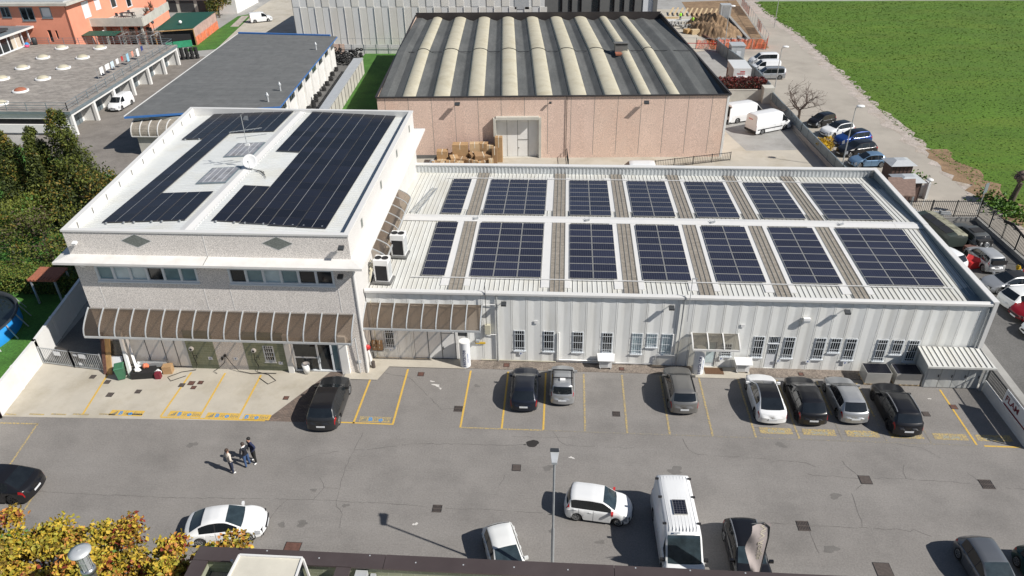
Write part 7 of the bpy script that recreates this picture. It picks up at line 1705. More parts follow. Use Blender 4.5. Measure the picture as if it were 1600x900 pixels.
kid(t, 'rung', q, M['zinc'])
ch = thing('chimney', 'shiny metal chimney pipe with a flat round cap in front of the ivy', 'chimney', (-10.75, -24.75, 6.0))
q = MB(); q.cyl((0, 0), .19, 0, 2.9, 20); q.lathe([(.19, 2.8), (.26, 2.82), (.26, 3.0), (.19, 3.04)], 20); kid(ch, 'flue', q, mat('stainless', (.6, .6, .6), .25, .9, var=.1, scale=3))
q = MB(); q.cyl((0, 0), .17, 3.0, 3.75, 16); 
for k in range(8): a = k * .785; q.bar((.2 * math.cos(a), .2 * math.sin(a), 3.0), (.2 * math.cos(a), .2 * math.sin(a), 3.85), .02)
q.lathe([(.21, 3.4), (.215, 3.43), (.21, 3.46)], 20); kid(ch, 'spark_guard', q, M['steel_light'])
q = MB(); q.lathe([(.001, 3.97), (.2, 3.96), (.38, 3.9), (.37, 3.86), (.001, 3.88)], 28); q.rbox((0, 0, 3.98), (.08, .05, .03), .4); kid(ch, 'cap', q, M['zinc'])
tl = thing('terrace_house', 'low terrace building with planted edge under the ivy at the lower left', 'building', (-15, -28, 0))
b = MB(); b.box(-32, -7.75, -45, -22.6, 0, 5.2, 0); b.box(-32, -7.75, -22.9, -22.6, 5.2, 5.5, 0); b.build('wall', M['grey_render'], tl, True)
b = MB(); b.box(-32, -7.8, -45, -23.05, 5.2, 5.3); b.build('roof', M['lawn'], tl, True)
b = MB()
for (x0, x1) in ((-14.9, -13.9), (-13.75, -12.7)): b.box(x0, x1, -26.2, -25.4, 5.3, 6.4)
b.build('air_unit', M['zinc'], tl, True)
# flag
fl = thing('feather_flag', 'pale grey feather flag with gold lettering on a curved pole before the black car', 'flag', (15.5, -18.1, 0), R(14))
pole = [(0, 0, 0), (0, 0, 2.9), (.0, -.02, 4.4), (-.08, -.02, 5.1), (-.4, -.02, 5.45), (-1.0, -.02, 5.5)]
q = MB(); q.tube(pole, .022, 6); kid(fl, 'pole', q, M['steel_dark'])
q = MB(); vs = []; N = 14
def fp(s, v):      # s along the pole top->bottom, v across
    z = 5.45 - 3.4 * s; w_ = (.95 if s < .5 else .95 - (s - .5) * 1.0) * (1 - .05 * math.sin(s * 7)); top = .1 * math.sin(v * 3) if s < .05 else 0
    return (-.02 - w_ * v - (.25 * (1 - min(1, s * 5)) * v * 0), .10 * math.sin(s * 9 + v * 4) * v, z - .18 * (1 - v) * (s < .04) + .06 * math.sin(v * 5 + s * 4))
for i in range(N + 1):
    for j in range(7): vs.append(fp(i / N, j / 6))
q.add(vs, [(i * 7 + j, i * 7 + j + 1, (i + 1) * 7 + j + 1, (i + 1) * 7 + j) for i in range(N) for j in range(6)], 0, True)
q.add([(a, b_ + .008, c) for a, b_, c in vs], [((i + 1) * 7 + j, (i + 1) * 7 + j + 1, i * 7 + j + 1, i * 7 + j) for i in range(N) for j in range(6)], 0, True); kid(fl, 'cloth', q, mat('flag_cloth', (.43, .38, .37), .8, var=.08))
q = MB(); text_into(q, 'NN Rouge', .44, lambda u, v: (lambda p: (p[0], p[1] - .015, p[2]))(fp(.06 + u / 2.9, .22 + v * .95)), bold=.004); kid(fl, 'lettering', q, M['tape'])

# ================================================================== TYRES
tyre = MB(); tyre.lathe([(.20, .0), (.29, 0), (.325, .05), (.325, .15), (.29, .2), (.20, .2), (.19, .15), (.19, .05), (.20, .0)], 14)
tyre_me = tyre.mesh('tyre', M['black'])
def put_tyre(loc, rot, label, group):
    o = bpy.data.objects.new('tyre', tyre_me); COL.objects.link(o); o.location = loc; o.rotation_euler = rot; tag(o, label, 'tyre', group)
r = random.Random(9)
for i in range(9):
    x = -61.8 + i * .72 + r.uniform(-.05, .05); y = 79.6 + .25 * i
    for k in range(9 if i > 2 else 7): put_tyre((x + r.uniform(-.06, .06), y + r.uniform(-.06, .06), k * .21), (0, 0, 0), 'black tyre in the tall stacks at the end of the garages', 'tyres stacked at the garages')
for i in range(5): 
    for k in range(2): put_tyre((-62.4 + i * .75, 77.0 + r.uniform(-.1, .1), k * .21), (0, 0, 0), 'black tyre in the low stacks before the tall stacks', 'tyres stacked at the garages')
for i in range(85):
    x = r.uniform(-33.8, -27.6); y = r.uniform(77.2, 82); z = max(0, (1.9 - abs(y - 80.5) * .45)) * r.uniform(.1, 1)
    put_tyre((x, y, z + .1), (r.uniform(-1.2, 1.2), r.uniform(-.8, .8), 0), 'black tyre in the loose heap behind the workshop', 'tyres heaped behind the workshop')
for i in range(9):
    t_ = i / 8; x = -28.0 - 2.0 * t_ + r.uniform(-.15, .15); y = 53 + 21 * t_
    for k in range(5 if i < 3 else 3): put_tyre((x + r.uniform(-.08, .08), y, k * .21), (0, 0, 0), 'black tyre in the stacks along the white workshop wall', 'tyres along the workshop wall')

# ================================================================== BUILDING SITE
sm = MB(); r = random.Random(12); n = 22; vs = []
for i in range(n):
    for j in range(n):
        x = -4.5 + 9 * i / (n - 1); y = -9 + 18 * j / (n - 1); d = math.sqrt((x / 4.5) ** 2 + (y / 9) ** 2); z = max(0, 1 - d) ** .8 * 2.6 * (1 + .25 * math.sin(x * 1.3 + y * .6)) + (r.uniform(-.15, .22) if d < 1 else -.05)
        vs.append((33.3 + x + y * -.12, 103 + y, z))
sm.add(vs, [(i * n + j, (i + 1) * n + j, (i + 1) * n + j + 1, i * n + j + 1) for i in range(n - 1) for j in range(n - 1)]); struct(sm, 'soil_mound', M['soil'])
b = MB(); b.box(36.4, 37.0, 94, 114, 0, .35); b.box(37.9, 38.4, 94, 114, 0, .35); b.box(37.0, 37.9, 94, 114, -.0, .04, 1); solo(b, 'concrete_channel', [M['concrete_grey'], M['darkgap']], 'long concrete drainage channel laid in the dirt of the building site', 'channel', origin=(37.4, 104, 0))
for i in range(12):
    b = MB(); x = 27.2 + i * .95; b.rbox((0, 0, .5), (.3, 3.4, .12), 0, 0, R(14)); o = solo(b, 'timber_board', M['wood_pale'], 'pale timber board leaning in the row at the far building site', 'board', 'boards at the building site'); o.location = (x, 117 - .15 * i, .1); o.rotation_euler = (0, 0, -.35)
for i, (x, y, s, rz, m_, l) in enumerate(((25.2, 113, (6, .4, .3), .02, 'wood_pale', 'long timber beam lying on the far concrete slab'), (25.8, 110.5, (5, .35, .25), .05, 'sign_white', 'long white beam lying on the concrete slab'), (29.5, 110.5, (4, .35, .25), -.03, 'sign_white', 'white beam right of the workers'), (30.5, 108.5, (1.0, .9, .9), .1, 'amber', 'yellow crate on the building site'), (29.5, 99.5, (1.4, 1.0, .8), .2, 'wood_pale', 'wooden crate at the edge of the soil mound'), (28.3, 100.2, (1.2, 1.4, .7), .5, 'wood', 'rough timber crate left of the wooden crate'), (31.5, 95, (.35, 7.0, .3), .25, 'rust', 'rusty beam lying along the slab edge'))):
    b = MB(); b.rbox((0, 0, s[2] / 2), s, 0); o = solo(b, 'site_beam' if max(s) > 2 else 'site_crate', M[m_], l, 'beam' if max(s) > 2 else 'crate'); o.location = (x, y, .012); o.rotation_euler = (0, 0, rz)
for (x, y, l) in ((26.5, 106.5, 'heap of grey rubble left of the soil mound'), (28.6, 104.2, 'heap of brown rubble nearer the soil mound'), (33.2, 92.5, 'pale rubble heap by the orange netting'), (35.4, 92.9, 'second pale rubble heap by the orange netting')):
    b = MB()
    for k in range(26): b.rbox((r.gauss(0, .9), r.gauss(0, .6), r.uniform(.05, .6)), (r.uniform(.2, .7), r.uniform(.2, .6), r.uniform(.15, .4)), r.uniform(0, 3), 0, r.uniform(-.5, .5), r.uniform(-.5, .5))
    o = solo(b, 'rubble_heap', M['concrete_grey'], l, 'rubble'); o['kind'] = 'stuff'; o.location = (x, y, 0)
q = MB(); q.box(-1.0, 1.0, -.9, .9, 0, 2.6); q.box(-.6, .6, -.93, -.9, .3, 2.4, 1); o = solo(q, 'site_cabin', [M['zinc'], M['steel_light']], 'narrow grey site cabin standing beyond the soil mound', 'cabin'); o.location = (37.2, 113.5, 0)
nf = thing('site_fence', 'site fence with bright orange plastic netting round the building site', 'fence', (33, 88.5, 0))
b = MB(); g = MB(); NP = [(24.5, 88.6), (28, 88.4), (31.4, 87.9), (35, 88.3), (39.6, 88.0), (40.6, 91.5), (41.4, 102), (42.2, 115), (43, 131)]
for a, c in zip(NP[:-1], NP[1:]):
    a = Vector((a[0], a[1], 0)); c = Vector((c[0], c[1], 0)); k = max(1, int((c - a).length / 2.2))
    for i in range(k + 1): p = a.lerp(c, i / k); b.bar(p, p + Vector((0, 0, 1.9)), .06)
    b.bar(a + Vector((0, 0, 1.85)), c + Vector((0, 0, 1.85)), .04)
b.build('posts', M['steel_light'], nf, True)
netm = bpy.data.materials.new('orange_netting'); netm.use_nodes = True; _nt = netm.node_tree; _b = _nt.nodes['Principled BSDF']; _b.inputs['Base Color'].default_value = (.8, .14, .05, 1); _b.inputs['Roughness'].default_value = .7
_t = nd(_nt, 'ShaderNodeBsdfTransparent'); _g = nd(_nt, 'ShaderNodeNewGeometry'); _n = nd(_nt, 'ShaderNodeTexNoise', i_Scale=7.0, i_Detail=3.0); _nt.links.new(_g.outputs['Position'], _n.inputs['Vector'])
_r = nd(_nt, 'ShaderNodeMapRange'); _r.inputs['From Min'].default_value = .35; _r.inputs['From Max'].default_value = .65; _r.inputs['To Min'].default_value = .15; _r.inputs['To Max'].default_value = .75; _nt.links.new(_n.outputs['Fac'], _r.inputs['Value'])
_m = nd(_nt, 'ShaderNodeMixShader'); _nt.links.new(_r.outputs[0], _m.inputs[0]); _nt.links.new(_b.outputs[0], _m.inputs[1]); _nt.links.new(_t.outputs[0], _m.inputs[2]); _nt.links.new(_m.outputs[0], _nt.nodes['Material Output'].inputs['Surface'])
for (a, c, h0, h1) in (((28, 88.4), (31.4, 87.9), .1, 1.5), ((31.4, 87.9), (35, 88.3), .1, 1.7), ((35, 88.3), (39.6, 88.0), .1, 1.7), ((39.6, 88.0), (40.6, 91.5), .2, 1.7), ((41.1, 99), (41.6, 104.5), .3, 1.8), ((42.2, 115), (42.7, 125), .2, 1.7)):
    a = Vector((a[0], a[1], 0)); c = Vector((c[0], c[1], 0)); k = 10
    for i in range(k):
        p = a.lerp(c, i / k); q2 = a.lerp(c, (i + 1) / k); s0 = .12 * math.sin(i * 1.9); s1 = .12 * math.sin((i + 1) * 1.9)
        g.quad((p.x, p.y + s0, h0), (q2.x, q2.y + s1, h0), (q2.x, q2.y - s1, h1 + s1), (p.x, p.y - s0, h1 + s0))
g.build('netting', netm, nf, True)
b = MB(); b.bar((22, 88.6, 1.0), (31.4, 87.8, 1.05), .03, .1); b.build('red_tape', M['red'], nf, True)

# ================================================================== PEOPLE
def person(label, loc, face, top, legs, shoes, hair=(.02, .015, .012), collar=None, stance=.12, step=0.0, arms='pockets', lean=0, h=1.76, group=None, vest=None):
    """one skinned body grown on a skeleton, facing along +X before turning"""
    root = thing('person', label, 'person', (loc[0], loc[1], loc[2] if len(loc) > 2 else .004), R(face), group)
    k = h / 1.76; V = []; E = []; RAD = []
    def v(p, r, par=None):
        V.append((p[0] * k, p[1] * k, p[2] * k)); RAD.append(r * k if not isinstance(r, tuple) else (r[0] * k, r[1] * k))
        if par is not None: E.append((par, len(V) - 1))
        return len(V) - 1
    lx = lean
    pel = v((0, 0, .93), (.17, .13)); wa = v((lx * .3, 0, 1.08), (.165, .125), pel); chs = v((lx * .7, 0, 1.28), (.20, .14), wa); sh = v((lx, 0, 1.42), (.15, .11), chs); nk = v((lx + .01, 0, 1.51), .058, sh); hd0 = v((lx + .03, 0, 1.60), .083, nk); hd1 = v((lx + .035, 0, 1.69), .088, hd0); v((lx + .02, 0, 1.745), .055, hd1)
    v((lx + .125, 0, 1.62), .018, hd0)
    for sd in (1, -1):
        st = step * sd
        hip = v((0, sd * .10, .88), .108, pel); kn = v((st * .45 + .02, sd * (.1 + stance * .35), .49), .074, hip); an = v((st, sd * (.1 + stance * .8), .10), .055, kn); he = v((st + .02, sd * (.1 + stance * .85), .045), .046, an); v((st + .16, sd * (.11 + stance), .035), .038, he)
        s_ = v((lx, sd * .20, 1.405), .078, sh)
        if arms == 'pockets': el = v((lx - .07, sd * .285, 1.14), .06, s_); wr = v((lx + .05, sd * .20, .95), .036, el); hn = v((lx + .09, sd * .165, .90), .04, wr)
        elif arms == 'front': el = v((lx + .02, sd * .26, 1.15), .06, s_); wr = v((lx + .22, sd * .13, 1.14), .034, el); hn = v((lx + .28, sd * .08, 1.15), .036, wr)
        elif arms == 'back': el = v((lx - .12, sd * .27, 1.15), .06, s_); wr = v((lx - .17, sd * .10, 1.0), .034, el); hn = v((lx - .17, sd * .03, .97), .036, wr)
        else: el = v((lx - .02, sd * .25, 1.14), .045, s_); wr = v((lx + .06, sd * .25, .90), .033, el); hn = v((lx + .08, sd * .25, .83), .035, wr)
        d = Vector(V[hn]) - Vector(V[wr]); d.normalize()
        for f in range(4):
            b0 = Vector(V[hn]) / k; o = b0 + Vector((.012 * (f - 1.5), .010 * (f - 1.5) * sd, 0)); v(tuple(o + d * (.075 if f in (1, 2) else .06)), .010, hn)
        v(tuple(Vector(V[wr]) / k + Vector((.045, -.02 * sd, -.03))), .012, wr)
    me = bpy.data.meshes.new('body'); me.from_pydata(V, E, []); o = bpy.data.objects.new('body', me); COL.objects.link(o)
    md = o.modifiers.new('skin', 'SKIN'); md.branch_smoothing = .6
    for i, sv in enumerate(me.skin_vertices[0].data): sv.radius = RAD[i] if isinstance(RAD[i], tuple) else (RAD[i], RAD[i])
    me.skin_vertices[0].data[0].use_root = True
    o.modifiers.new('sub', 'SUBSURF').levels = 2
    dg = bpy.context.evaluated_depsgraph_get(); m2 = bpy.data.meshes.new_from_object(o.evaluated_get(dg)); bpy.data.objects.remove(o)
    skin = M.setdefault('skin', mat('skin', (.42, .24, .17), .6, var=.05))
    mats = [skin, mat('top_%d' % len(bpy.data.materials), top, .85, var=.1, scale=9), mat('legs_%d' % len(bpy.data.materials), legs, .85, var=.15, scale=9), mat('shoes_%d' % len(bpy.data.materials), shoes, .6, var=.05), mat('collar_%d' % len(bpy.data.materials), collar or top, .8, var=.05)]
    for m_ in mats: m2.materials.append(m_)
    for p in m2.polygons:
        c = p.center / k; p.use_smooth = True
        hand = (c.z < 1.2 and abs(c.y) > .04 and arms in ('front',) and c.x > lx + .235) or (arms == 'back' and c.z < .985 and c.x < lx - .13) or (arms == 'down' and c.z < .885 and abs(c.y) > .215)
        if c.z > 1.535: i = 0
        elif c.z > 1.475: i = 4 if collar else (0 if abs(c.y) < .08 else 1)
        elif hand: i = 0
        elif c.z > .90 or (abs(c.y) > .17 and c.z > .86 and arms != 'x' and c.z > .8 and abs(c.x) < .3 and abs(c.y) > .2): i = 1
        elif c.z > .085: i = 2
        else: i = 3
        p.material_index = i
    o = bpy.data.objects.new('body', m2); COL.objects.link(o); o.parent = root
    q = MB(); q.sphere((lx * k + .005 * k, 0, 1.685 * k), .104 * k, 8, 0, (1.06, .94, 1.0)); q.v = [p if p[2] > 1.60 * k + max(0, p[0] - lx * k) * .85 else (p[0] * .9, p[1] * .9, max(p[2], 1.60 * k)) for p in q.v]
    kid(root, 'hair', q, mat('hair_%d' % len(bpy.data.materials), hair, .7, var=.2))
    for sd in (1, -1): q = MB(); q.sphere(((lx + .095) * k, sd * .033 * k, 1.645 * k), .012 * k, 5); kid(root, 'eye', q, M['trim'])
    if vest: q = MB(); q.lathe([(.19, 1.02), (.2, 1.2), (.205, 1.38), (.15, 1.45)], 16, 0, Matrix.Diagonal((.85, 1.05, 1, 1))); kid(root, 'vest', q, vest)
    return root
GP = 'people talking in the lot'
person('person in a cream pullover and dark blue trousers with white shoes, back to the camera', (-12.72, -11.35), 55, (.62, .56, .49), (.02, .028, .06), (.75, .75, .74), hair=(.05, .03, .02), stance=.04, step=.03, arms='pockets', h=1.82, group=GP)
person('person in a black jumper and blue jeans, standing in the middle of the group', (-12.0, -10.8), 150, (.012, .014, .022), (.045, .09, .2), (.02, .02, .022), hair=(.05, .035, .03), collar=(.7, .7, .7), stance=.06, step=-.03, arms='front', h=1.82, group=GP)
person('person in a navy pullover and black trousers with white shoes, hands in pockets', (-11.72, -10.42), 235, (.02, .028, .075), (.014, .014, .014), (.75, .75, .74), hair=(.01, .01, .01), stance=.1, step=.05, arms='pockets', lean=.05, h=1.92, group=GP)
vst = mat('hi_vis', (.35, .85, .05), .6, var=.05)
person('worker in a bright yellow green vest on the concrete slab', (28.2, 110.6, .02), -60, (.4, .8, .08), (.03, .04, .08), (.1, .08, .06), arms='down', group='workers at the building site', vest=vst)
person('worker in a yellow vest standing near the rubble heaps', (30.0, 106.6, .02), -120, (.55, .8, .1), (.05, .06, .08), (.1, .08, .06), arms='front', group='workers at the building site', vest=vst)

# ================================================================== PLANTS
def leaves(b, pts, size, rd, mats, up=.35, elong=1.5):
    for (x, y, z, s, mi) in pts:
        n = Vector((rd.gauss(0, 1), rd.gauss(0, 1), rd.gauss(up, 1))).normalized(); t = n.cross(Vector((rd.gauss(0, 1), rd.gauss(0, 1), rd.gauss(0, 1)))).normalized(); w_ = n.cross(t)
        a = s * size; c = Vector((x, y, z)); t = t * a * elong * .5; w_ = w_ * a * .5
        b.add([c - t, c + w_ * .9 + n * a * .12, c + t, c - w_ * .9 + n * a * .12], [(0, 1, 2), (0, 2, 3)], mi)
def clumps(cl, per, rd, pal, jit=1.0, shell=.55):
    """leaf points spread through a list of clumps (x,y,z,rx,ry,rz,palette shift)"""
    out = []
    for (cx, cy, cz, rx, ry, rz, ps) in cl:
        for i in range(per):
            u = Vector((rd.gauss(0, 1), rd.gauss(0, 1), rd.gauss(0, 1))).normalized() * (shell + (1 - shell) * rd.random()) * (1 + .14 * rd.gauss(0, 1) * jit)
            out.append((cx + u.x * rx, cy + u.y * ry, cz + u.z * rz, rd.uniform(.6, 1.3), rd.choice(pal[ps % len(pal)])))
    return out
def tree(name, label, loc, cl, per, size, pal, mats, seed, trunk_h, trunk_r, cat='tree', group=None, limbs=6, elong=1.5):
    rd = random.Random(seed); t = thing(name, label, cat, (loc[0], loc[1], 0), 0, group)
    q = MB(); q.tube([(0, 0, 0), (.05, .03, trunk_h * .4), (0, .05, trunk_h)], [trunk_r, trunk_r * .75, trunk_r * .3], 8)
    for i in range(limbs):
        c = cl[i * max(1, len(cl) // limbs) % len(cl)]; z0_ = min(trunk_h * .85, max(.2, c[2] - .8)); q.tube([(0, 0, z0_), (c[0] * .5, c[1] * .5, (z0_ + c[2]) / 2 + .1), (c[0], c[1], c[2])], [trunk_r * .4, trunk_r * .25, trunk_r * .1], 6)
    kid(t, 'trunk', q, M['bark'])
    b = MB(); leaves(b, clumps(cl, per, rd, pal), size, rd, mats, elong=elong); kid(t, 'crown', b, mats); return t
CM = [M['leaf_dark'], M['leaf_mid'], M['leaf_pale'], M['leaf_ochre']]
def cone_clumps(h, r0, n, rd, base=.4):
    cl = []
    for i in range(n):
        f = (i + .5) / n; z = base + (h - base) * f; r = r0 * (1 - f) ** .6 * (1 + .15 * math.sin(i * 2.4)) + .2; m = int(6 * (1 - f)) + 2
        for k in range(m):
            a = rd.uniform(0, 6.28); d = r * rd.uniform(.2, .8); s = r * .45 + .2; cl.append((d * math.cos(a), d * math.sin(a), z + rd.uniform(-.2, .2), s, s, s * 1.1, rd.randrange(3)))
    return cl
PALC = [(0, 1, 1, 3), (0, 0, 1), (1, 2, 0, 1)]
rd = random.Random(21)
for i, (x, y, h, r_, l) in enumerate(((-39.6, 20.6, 10.9, 2.5, 'tallest ragged conifer beside the office block, right of the conifer group'), (-42.6, 20.5, 9.2, 1.8, 'slim pointed conifer in the middle of the group at the left'), (-46.0, 21.0, 9.0, 2.6, 'broad ochre-tinted conifer at the left picture edge'))):
    tree('conifer', l, (x, y), cone_clumps(h, r_, 15, rd), 260, .125, PALC, CM, 30 + i, h * .95, .16, group='conifers left of the office block', elong=2.4)
def mass_clumps(L, W, H, n, rd, rs, zmin=.4):
    return [(rd.uniform(-L / 2, L / 2), rd.uniform(-W / 2, W / 2), zmin + (H - zmin) * rd.random() ** .6, rs * rd.uniform(.7, 1.3), rs * rd.uniform(.7, 1.3), rs * rd.uniform(.6, 1.1), rd.randrange(3)) for _ in range(n)]
tree('leafy_tree', 'dark broad tree right of the conifers, behind the office block', (-37.0, 17.8), mass_clumps(4.6, 4, 6.0, 26, rd, 1.0, 1.5), 190, .16, [(0, 0, 1), (0, 1, 3), (1, 2, 0)], CM, 44, 5, .2)
tree('shrub', 'bright green rounded shrub at the left edge below the conifers', (-45.5, 16.5), mass_clumps(7, 4, 3.6, 20, rd, 1.1, .6), 190, .17, [(1, 2, 2), (2, 1, 4), (4, 2, 1)], CM + [M['leaf_green']], 45, 2.5, .12, cat='shrub')
tree('shrub', 'large brownish evergreen shrub along the lane beside the office block', (-38.2, 12.2), mass_clumps(8, 6.5, 4.2, 34, rd, 1.15, .5), 200, .15, [(0, 1, 3, 1), (1, 1, 4), (0, 2, 1)], CM + [M['leaf_brown']], 46, 3, .14, cat='shrub')
hg = thing('hedge', 'clipped green hedge behind the white boundary wall', 'hedge', (-37, 8.2, 0))
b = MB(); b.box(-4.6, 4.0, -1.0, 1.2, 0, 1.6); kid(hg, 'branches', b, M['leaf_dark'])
b = MB(); leaves(b, [(rd.uniform(-4.8, 4.2), rd.uniform(-1.15, 1.35), 1.6 + rd.gauss(0, .09), rd.uniform(.6, 1.2), rd.choice((0, 1, 1, 2))) for _ in range(3800)] + [(rd.uniform(-4.8, 4.2), -1.05 + rd.gauss(0, .1), rd.uniform(.1, 1.65), rd.uniform(.6, 1.2), rd.choice((0, 1, 1, 2))) for _ in range(2600)] + [(4.05 + rd.gauss(0, .1), rd.uniform(-1.1, 1.3), rd.uniform(.1, 1.65), rd.uniform(.6, 1.2), rd.choice((0, 1, 2))) for _ in range(1200)], .13, rd, None); kid(hg, 'leaves', b, [M['leaf_mid'], M['leaf_pale'], M['leaf_green']])
q = thing('shrub', 'small orange red shrub peeping out beside the office parapet', 'shrub', (-32.6, 16.5, 0)); b = MB(); leaves(b, clumps(mass_clumps(1.6, 2, 2.0, 8, rd, .5, .6), 110, rd, [(0, 1), (1, 2)]), .14, rd, None); kid(q, 'leaves', b, [M['leaf_orange'], M['leaf_red'], M['leaf_mid']]); b = MB(); b.tube([(0, 0, 0), (0, 0, 1.4)], .05, 6); kid(q, 'stem', b, M['bark'])
tree('leafy_tree', 'dense green tree beside the white gable at the back lawn', (-65.9, 114.5), mass_clumps(4, 4, 4.2, 16, rd, 1.2, 1.2), 130, .28, [(0, 0, 1), (0, 1), (1, 3)], CM, 47, 3, .2)
# red hedge, forsythia
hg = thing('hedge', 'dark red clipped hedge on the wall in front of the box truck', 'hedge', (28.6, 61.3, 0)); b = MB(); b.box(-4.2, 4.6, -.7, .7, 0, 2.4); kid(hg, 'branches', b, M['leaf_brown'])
b = MB(); leaves(b, [(rd.uniform(-4.3, 4.7), rd.uniform(-.8, .8), 2.45 + rd.gauss(0, .14), rd.uniform(.7, 1.3), rd.choice((0, 0, 1, 2))) for _ in range(2600)] + [(rd.uniform(-4.3, 4.7), -.75 + rd.gauss(0, .1), 2.5 * rd.random() ** .5, rd.uniform(.6, 1.2), rd.choice((0, 1, 2, 2))) for _ in range(2000)], .18, rd, None); kid(hg, 'leaves', b, [M['leaf_crim'], M['leaf_red'], M['leaf_brown']])
q = thing('forsythia', 'bright yellow flowering bush between street fence and blue car', 'shrub', (35.75, 40.7, 0)); b = MB(); leaves(b, clumps(mass_clumps(1.5, 3.0, 1.2, 12, rd, .45, .4), 150, rd, [(0, 0, 1), (0, 1)]), .13, rd, None); kid(q, 'flowers', b, [M['leaf_gold'], M['leaf_yel']])
b = MB()
for i in range(30): a = rd.uniform(0, 6.3); b.bar((0, 0, 0), (.7 * math.cos(a), 1.3 * math.sin(a), rd.uniform(.6, 1.3)), .03)
kid(q, 'stems', b, M['bark'])
# bare tree and pollard
def bare(b, p, d, L, r_, depth, rd):
    if depth == 0 or r_ < .006: return
    q = p; pts = [p]; dd = d.copy()
    for i in range(3): dd = (dd + Vector((rd.gauss(0, .16), rd.gauss(0, .16), rd.gauss(.03, .12)))).normalized(); q = q + dd * L / 3; pts.append(q)
    b.tube(pts, [r_, r_ * .88, r_ * .76, r_ * .62], 5 if depth > 2 else 4, 0, False)
    for k in range(rd.choice((2, 3, 3))):
        i = rd.choice((1, 2, 3, 3)); nd_ = (dd + Vector((rd.gauss(0, .62), rd.gauss(0, .62), rd.gauss(.05, .4)))).normalized(); bare(b, pts[i], nd_, L * rd.uniform(.6, .85), r_ * .58, depth - 1, rd)
t = thing('bare_tree', 'leafless spreading tree behind the street fence next to the black car', 'tree', (35.5, 51.6, 0)); rt = random.Random(17)
b = MB(); b.tube([(0, 0, 0), (.05, 0, .9), (0, .05, 1.5)], [.2, .16, .15], 9); kid(t, 'trunk', b, M['bark'])
b = MB()
for i in range(7): a = i * .9; bare(b, Vector((0, .05, 1.3)), Vector((math.cos(a), math.sin(a), .75)).normalized(), 1.6, .085, 6, rt)
kid(t, 'crown', b, M['twig'])
t = thing('pollard_tree', 'stubby pollarded tree with a knobbly head at the field edge', 'tree', (49.3, 27.2, 0)); b = MB(); b.tube([(0, 0, 0), (.15, 0, 1.2), (.3, 0, 2.3)], [.32, .25, .24], 10); kid(t, 'trunk', b, M['bark'])
b = MB()
for i in range(14): u = Vector((rt.gauss(0, 1), rt.gauss(0, 1), rt.gauss(.5, .7))).normalized(); b.sphere((.3 + u.x * .55, u.y * .55, 2.75 + u.z * .45), rt.uniform(.22, .38), 5)
for i in range(60): u = Vector((rt.gauss(0, 1), rt.gauss(0, 1), rt.gauss(.5, .7))).normalized(); b.bar((.3 + u.x * .6, u.y * .6, 2.75 + u.z * .5), (.3 + u.x * 1.0, u.y * 1.0, 2.75 + u.z * .85), .025)
kid(t, 'crown', b, M['twig'])
for (x, y, n, l) in ((48.3, 26.3, 700, 'bright green weeds growing at the foot of the pollarded tree'), (42.3, 33.6, 160, 'small green tuft beside the road near the waste shelters')):
    b = MB(); q = thing('weeds', l, 'weeds', (x, y, 0)); leaves(b, [(rd.gauss(0, .8), rd.gauss(0, 1.6 if n > 300 else .5), abs(rd.gauss(0, .3)), 1, rd.choice((0, 1))) for _ in range(n)], .25, rd, None); kid(q, 'leaves', b, [M['leaf_green'], M['grass1']]); q['kind'] = 'stuff'
# ivy in autumn colours along the lower left edge
IV = [M['leaf_yel'], M['leaf_olive'], M['leaf_green'], M['leaf_orange'], M['leaf_red'], M['leaf_ochre'], M['leaf_brown']]
iv = thing('autumn_ivy', 'bank of yellow and orange autumn ivy spilling over the edge at the lower left', 'ivy', (-13.5, -21.5, 0))
cl = []
r = random.Random(77)
def ivy_top(x): return 6.5 + .35 * math.sin(x * 1.7) + .25 * math.sin(x * 3.1 + 1)
for i in range(130):
    x = r.uniform(-8.0, 7.2); f = (x + 8) / 15.6; top = ivy_top(x); cl.append((x, r.uniform(-1.7, 1.2) - f * .9, top - 2.3 * r.random() ** 1.5, r.uniform(.45, .85), r.uniform(.45, .8), r.uniform(.35, .65), r.randrange(5)))
for i in range(30):
    x = r.uniform(3.6, 6.4); cl.append((x, r.uniform(-2.6, -.6), r.uniform(4.5, 6.7), .6, .6, .55, r.randrange(5)))
for i in range(22):
    x = r.uniform(-2.8, .4); cl.append((x, r.uniform(-3.2, -1.6), r.uniform(4.8, 6.1), .6, .7, .5, r.randrange(3)))
PALI = [(0, 0, 1, 1, 5), (1, 1, 2, 0, 0), (0, 1, 3, 5), (3, 5, 0, 4, 0), (1, 0, 0, 1)]
b = MB(); pts = clumps(cl, 330, r, PALI, shell=.45)
leaves(b, pts, .155, r, None, up=.8, elong=1.35); kid(iv, 'leaves', b, IV)
b = MB()
for i in range(90): c = cl[i % len(cl)]; b.tube([(c[0] + r.uniform(-.5, .5), c[1] * .4, 1.5), (c[0] + r.uniform(-.4, .4), c[1] * .8, c[2] * .6), (c[0], c[1], c[2] + .3)], [.03, .022, .01], 5)
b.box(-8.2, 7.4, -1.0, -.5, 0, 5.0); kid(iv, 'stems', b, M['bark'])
b = MB(); q = thing('ground_cover', 'red and white leaved ground cover in the planted strip behind the ivy', 'plants', (-16, -24.2, 5.3)); q['kind'] = 'stuff'
leaves(b, [(r.uniform(-9, 8), r.uniform(-1.1, 1.0), abs(r.gauss(0, .16)), r.uniform(.6, 1.2), r.choice((0, 0, 1, 2, 3))) for _ in range(5200)], .15, r, None); kid(q, 'leaves', b, [M['leaf_brown'], M['leaf_crim'], M['pipe_white'], M['leaf_red']])
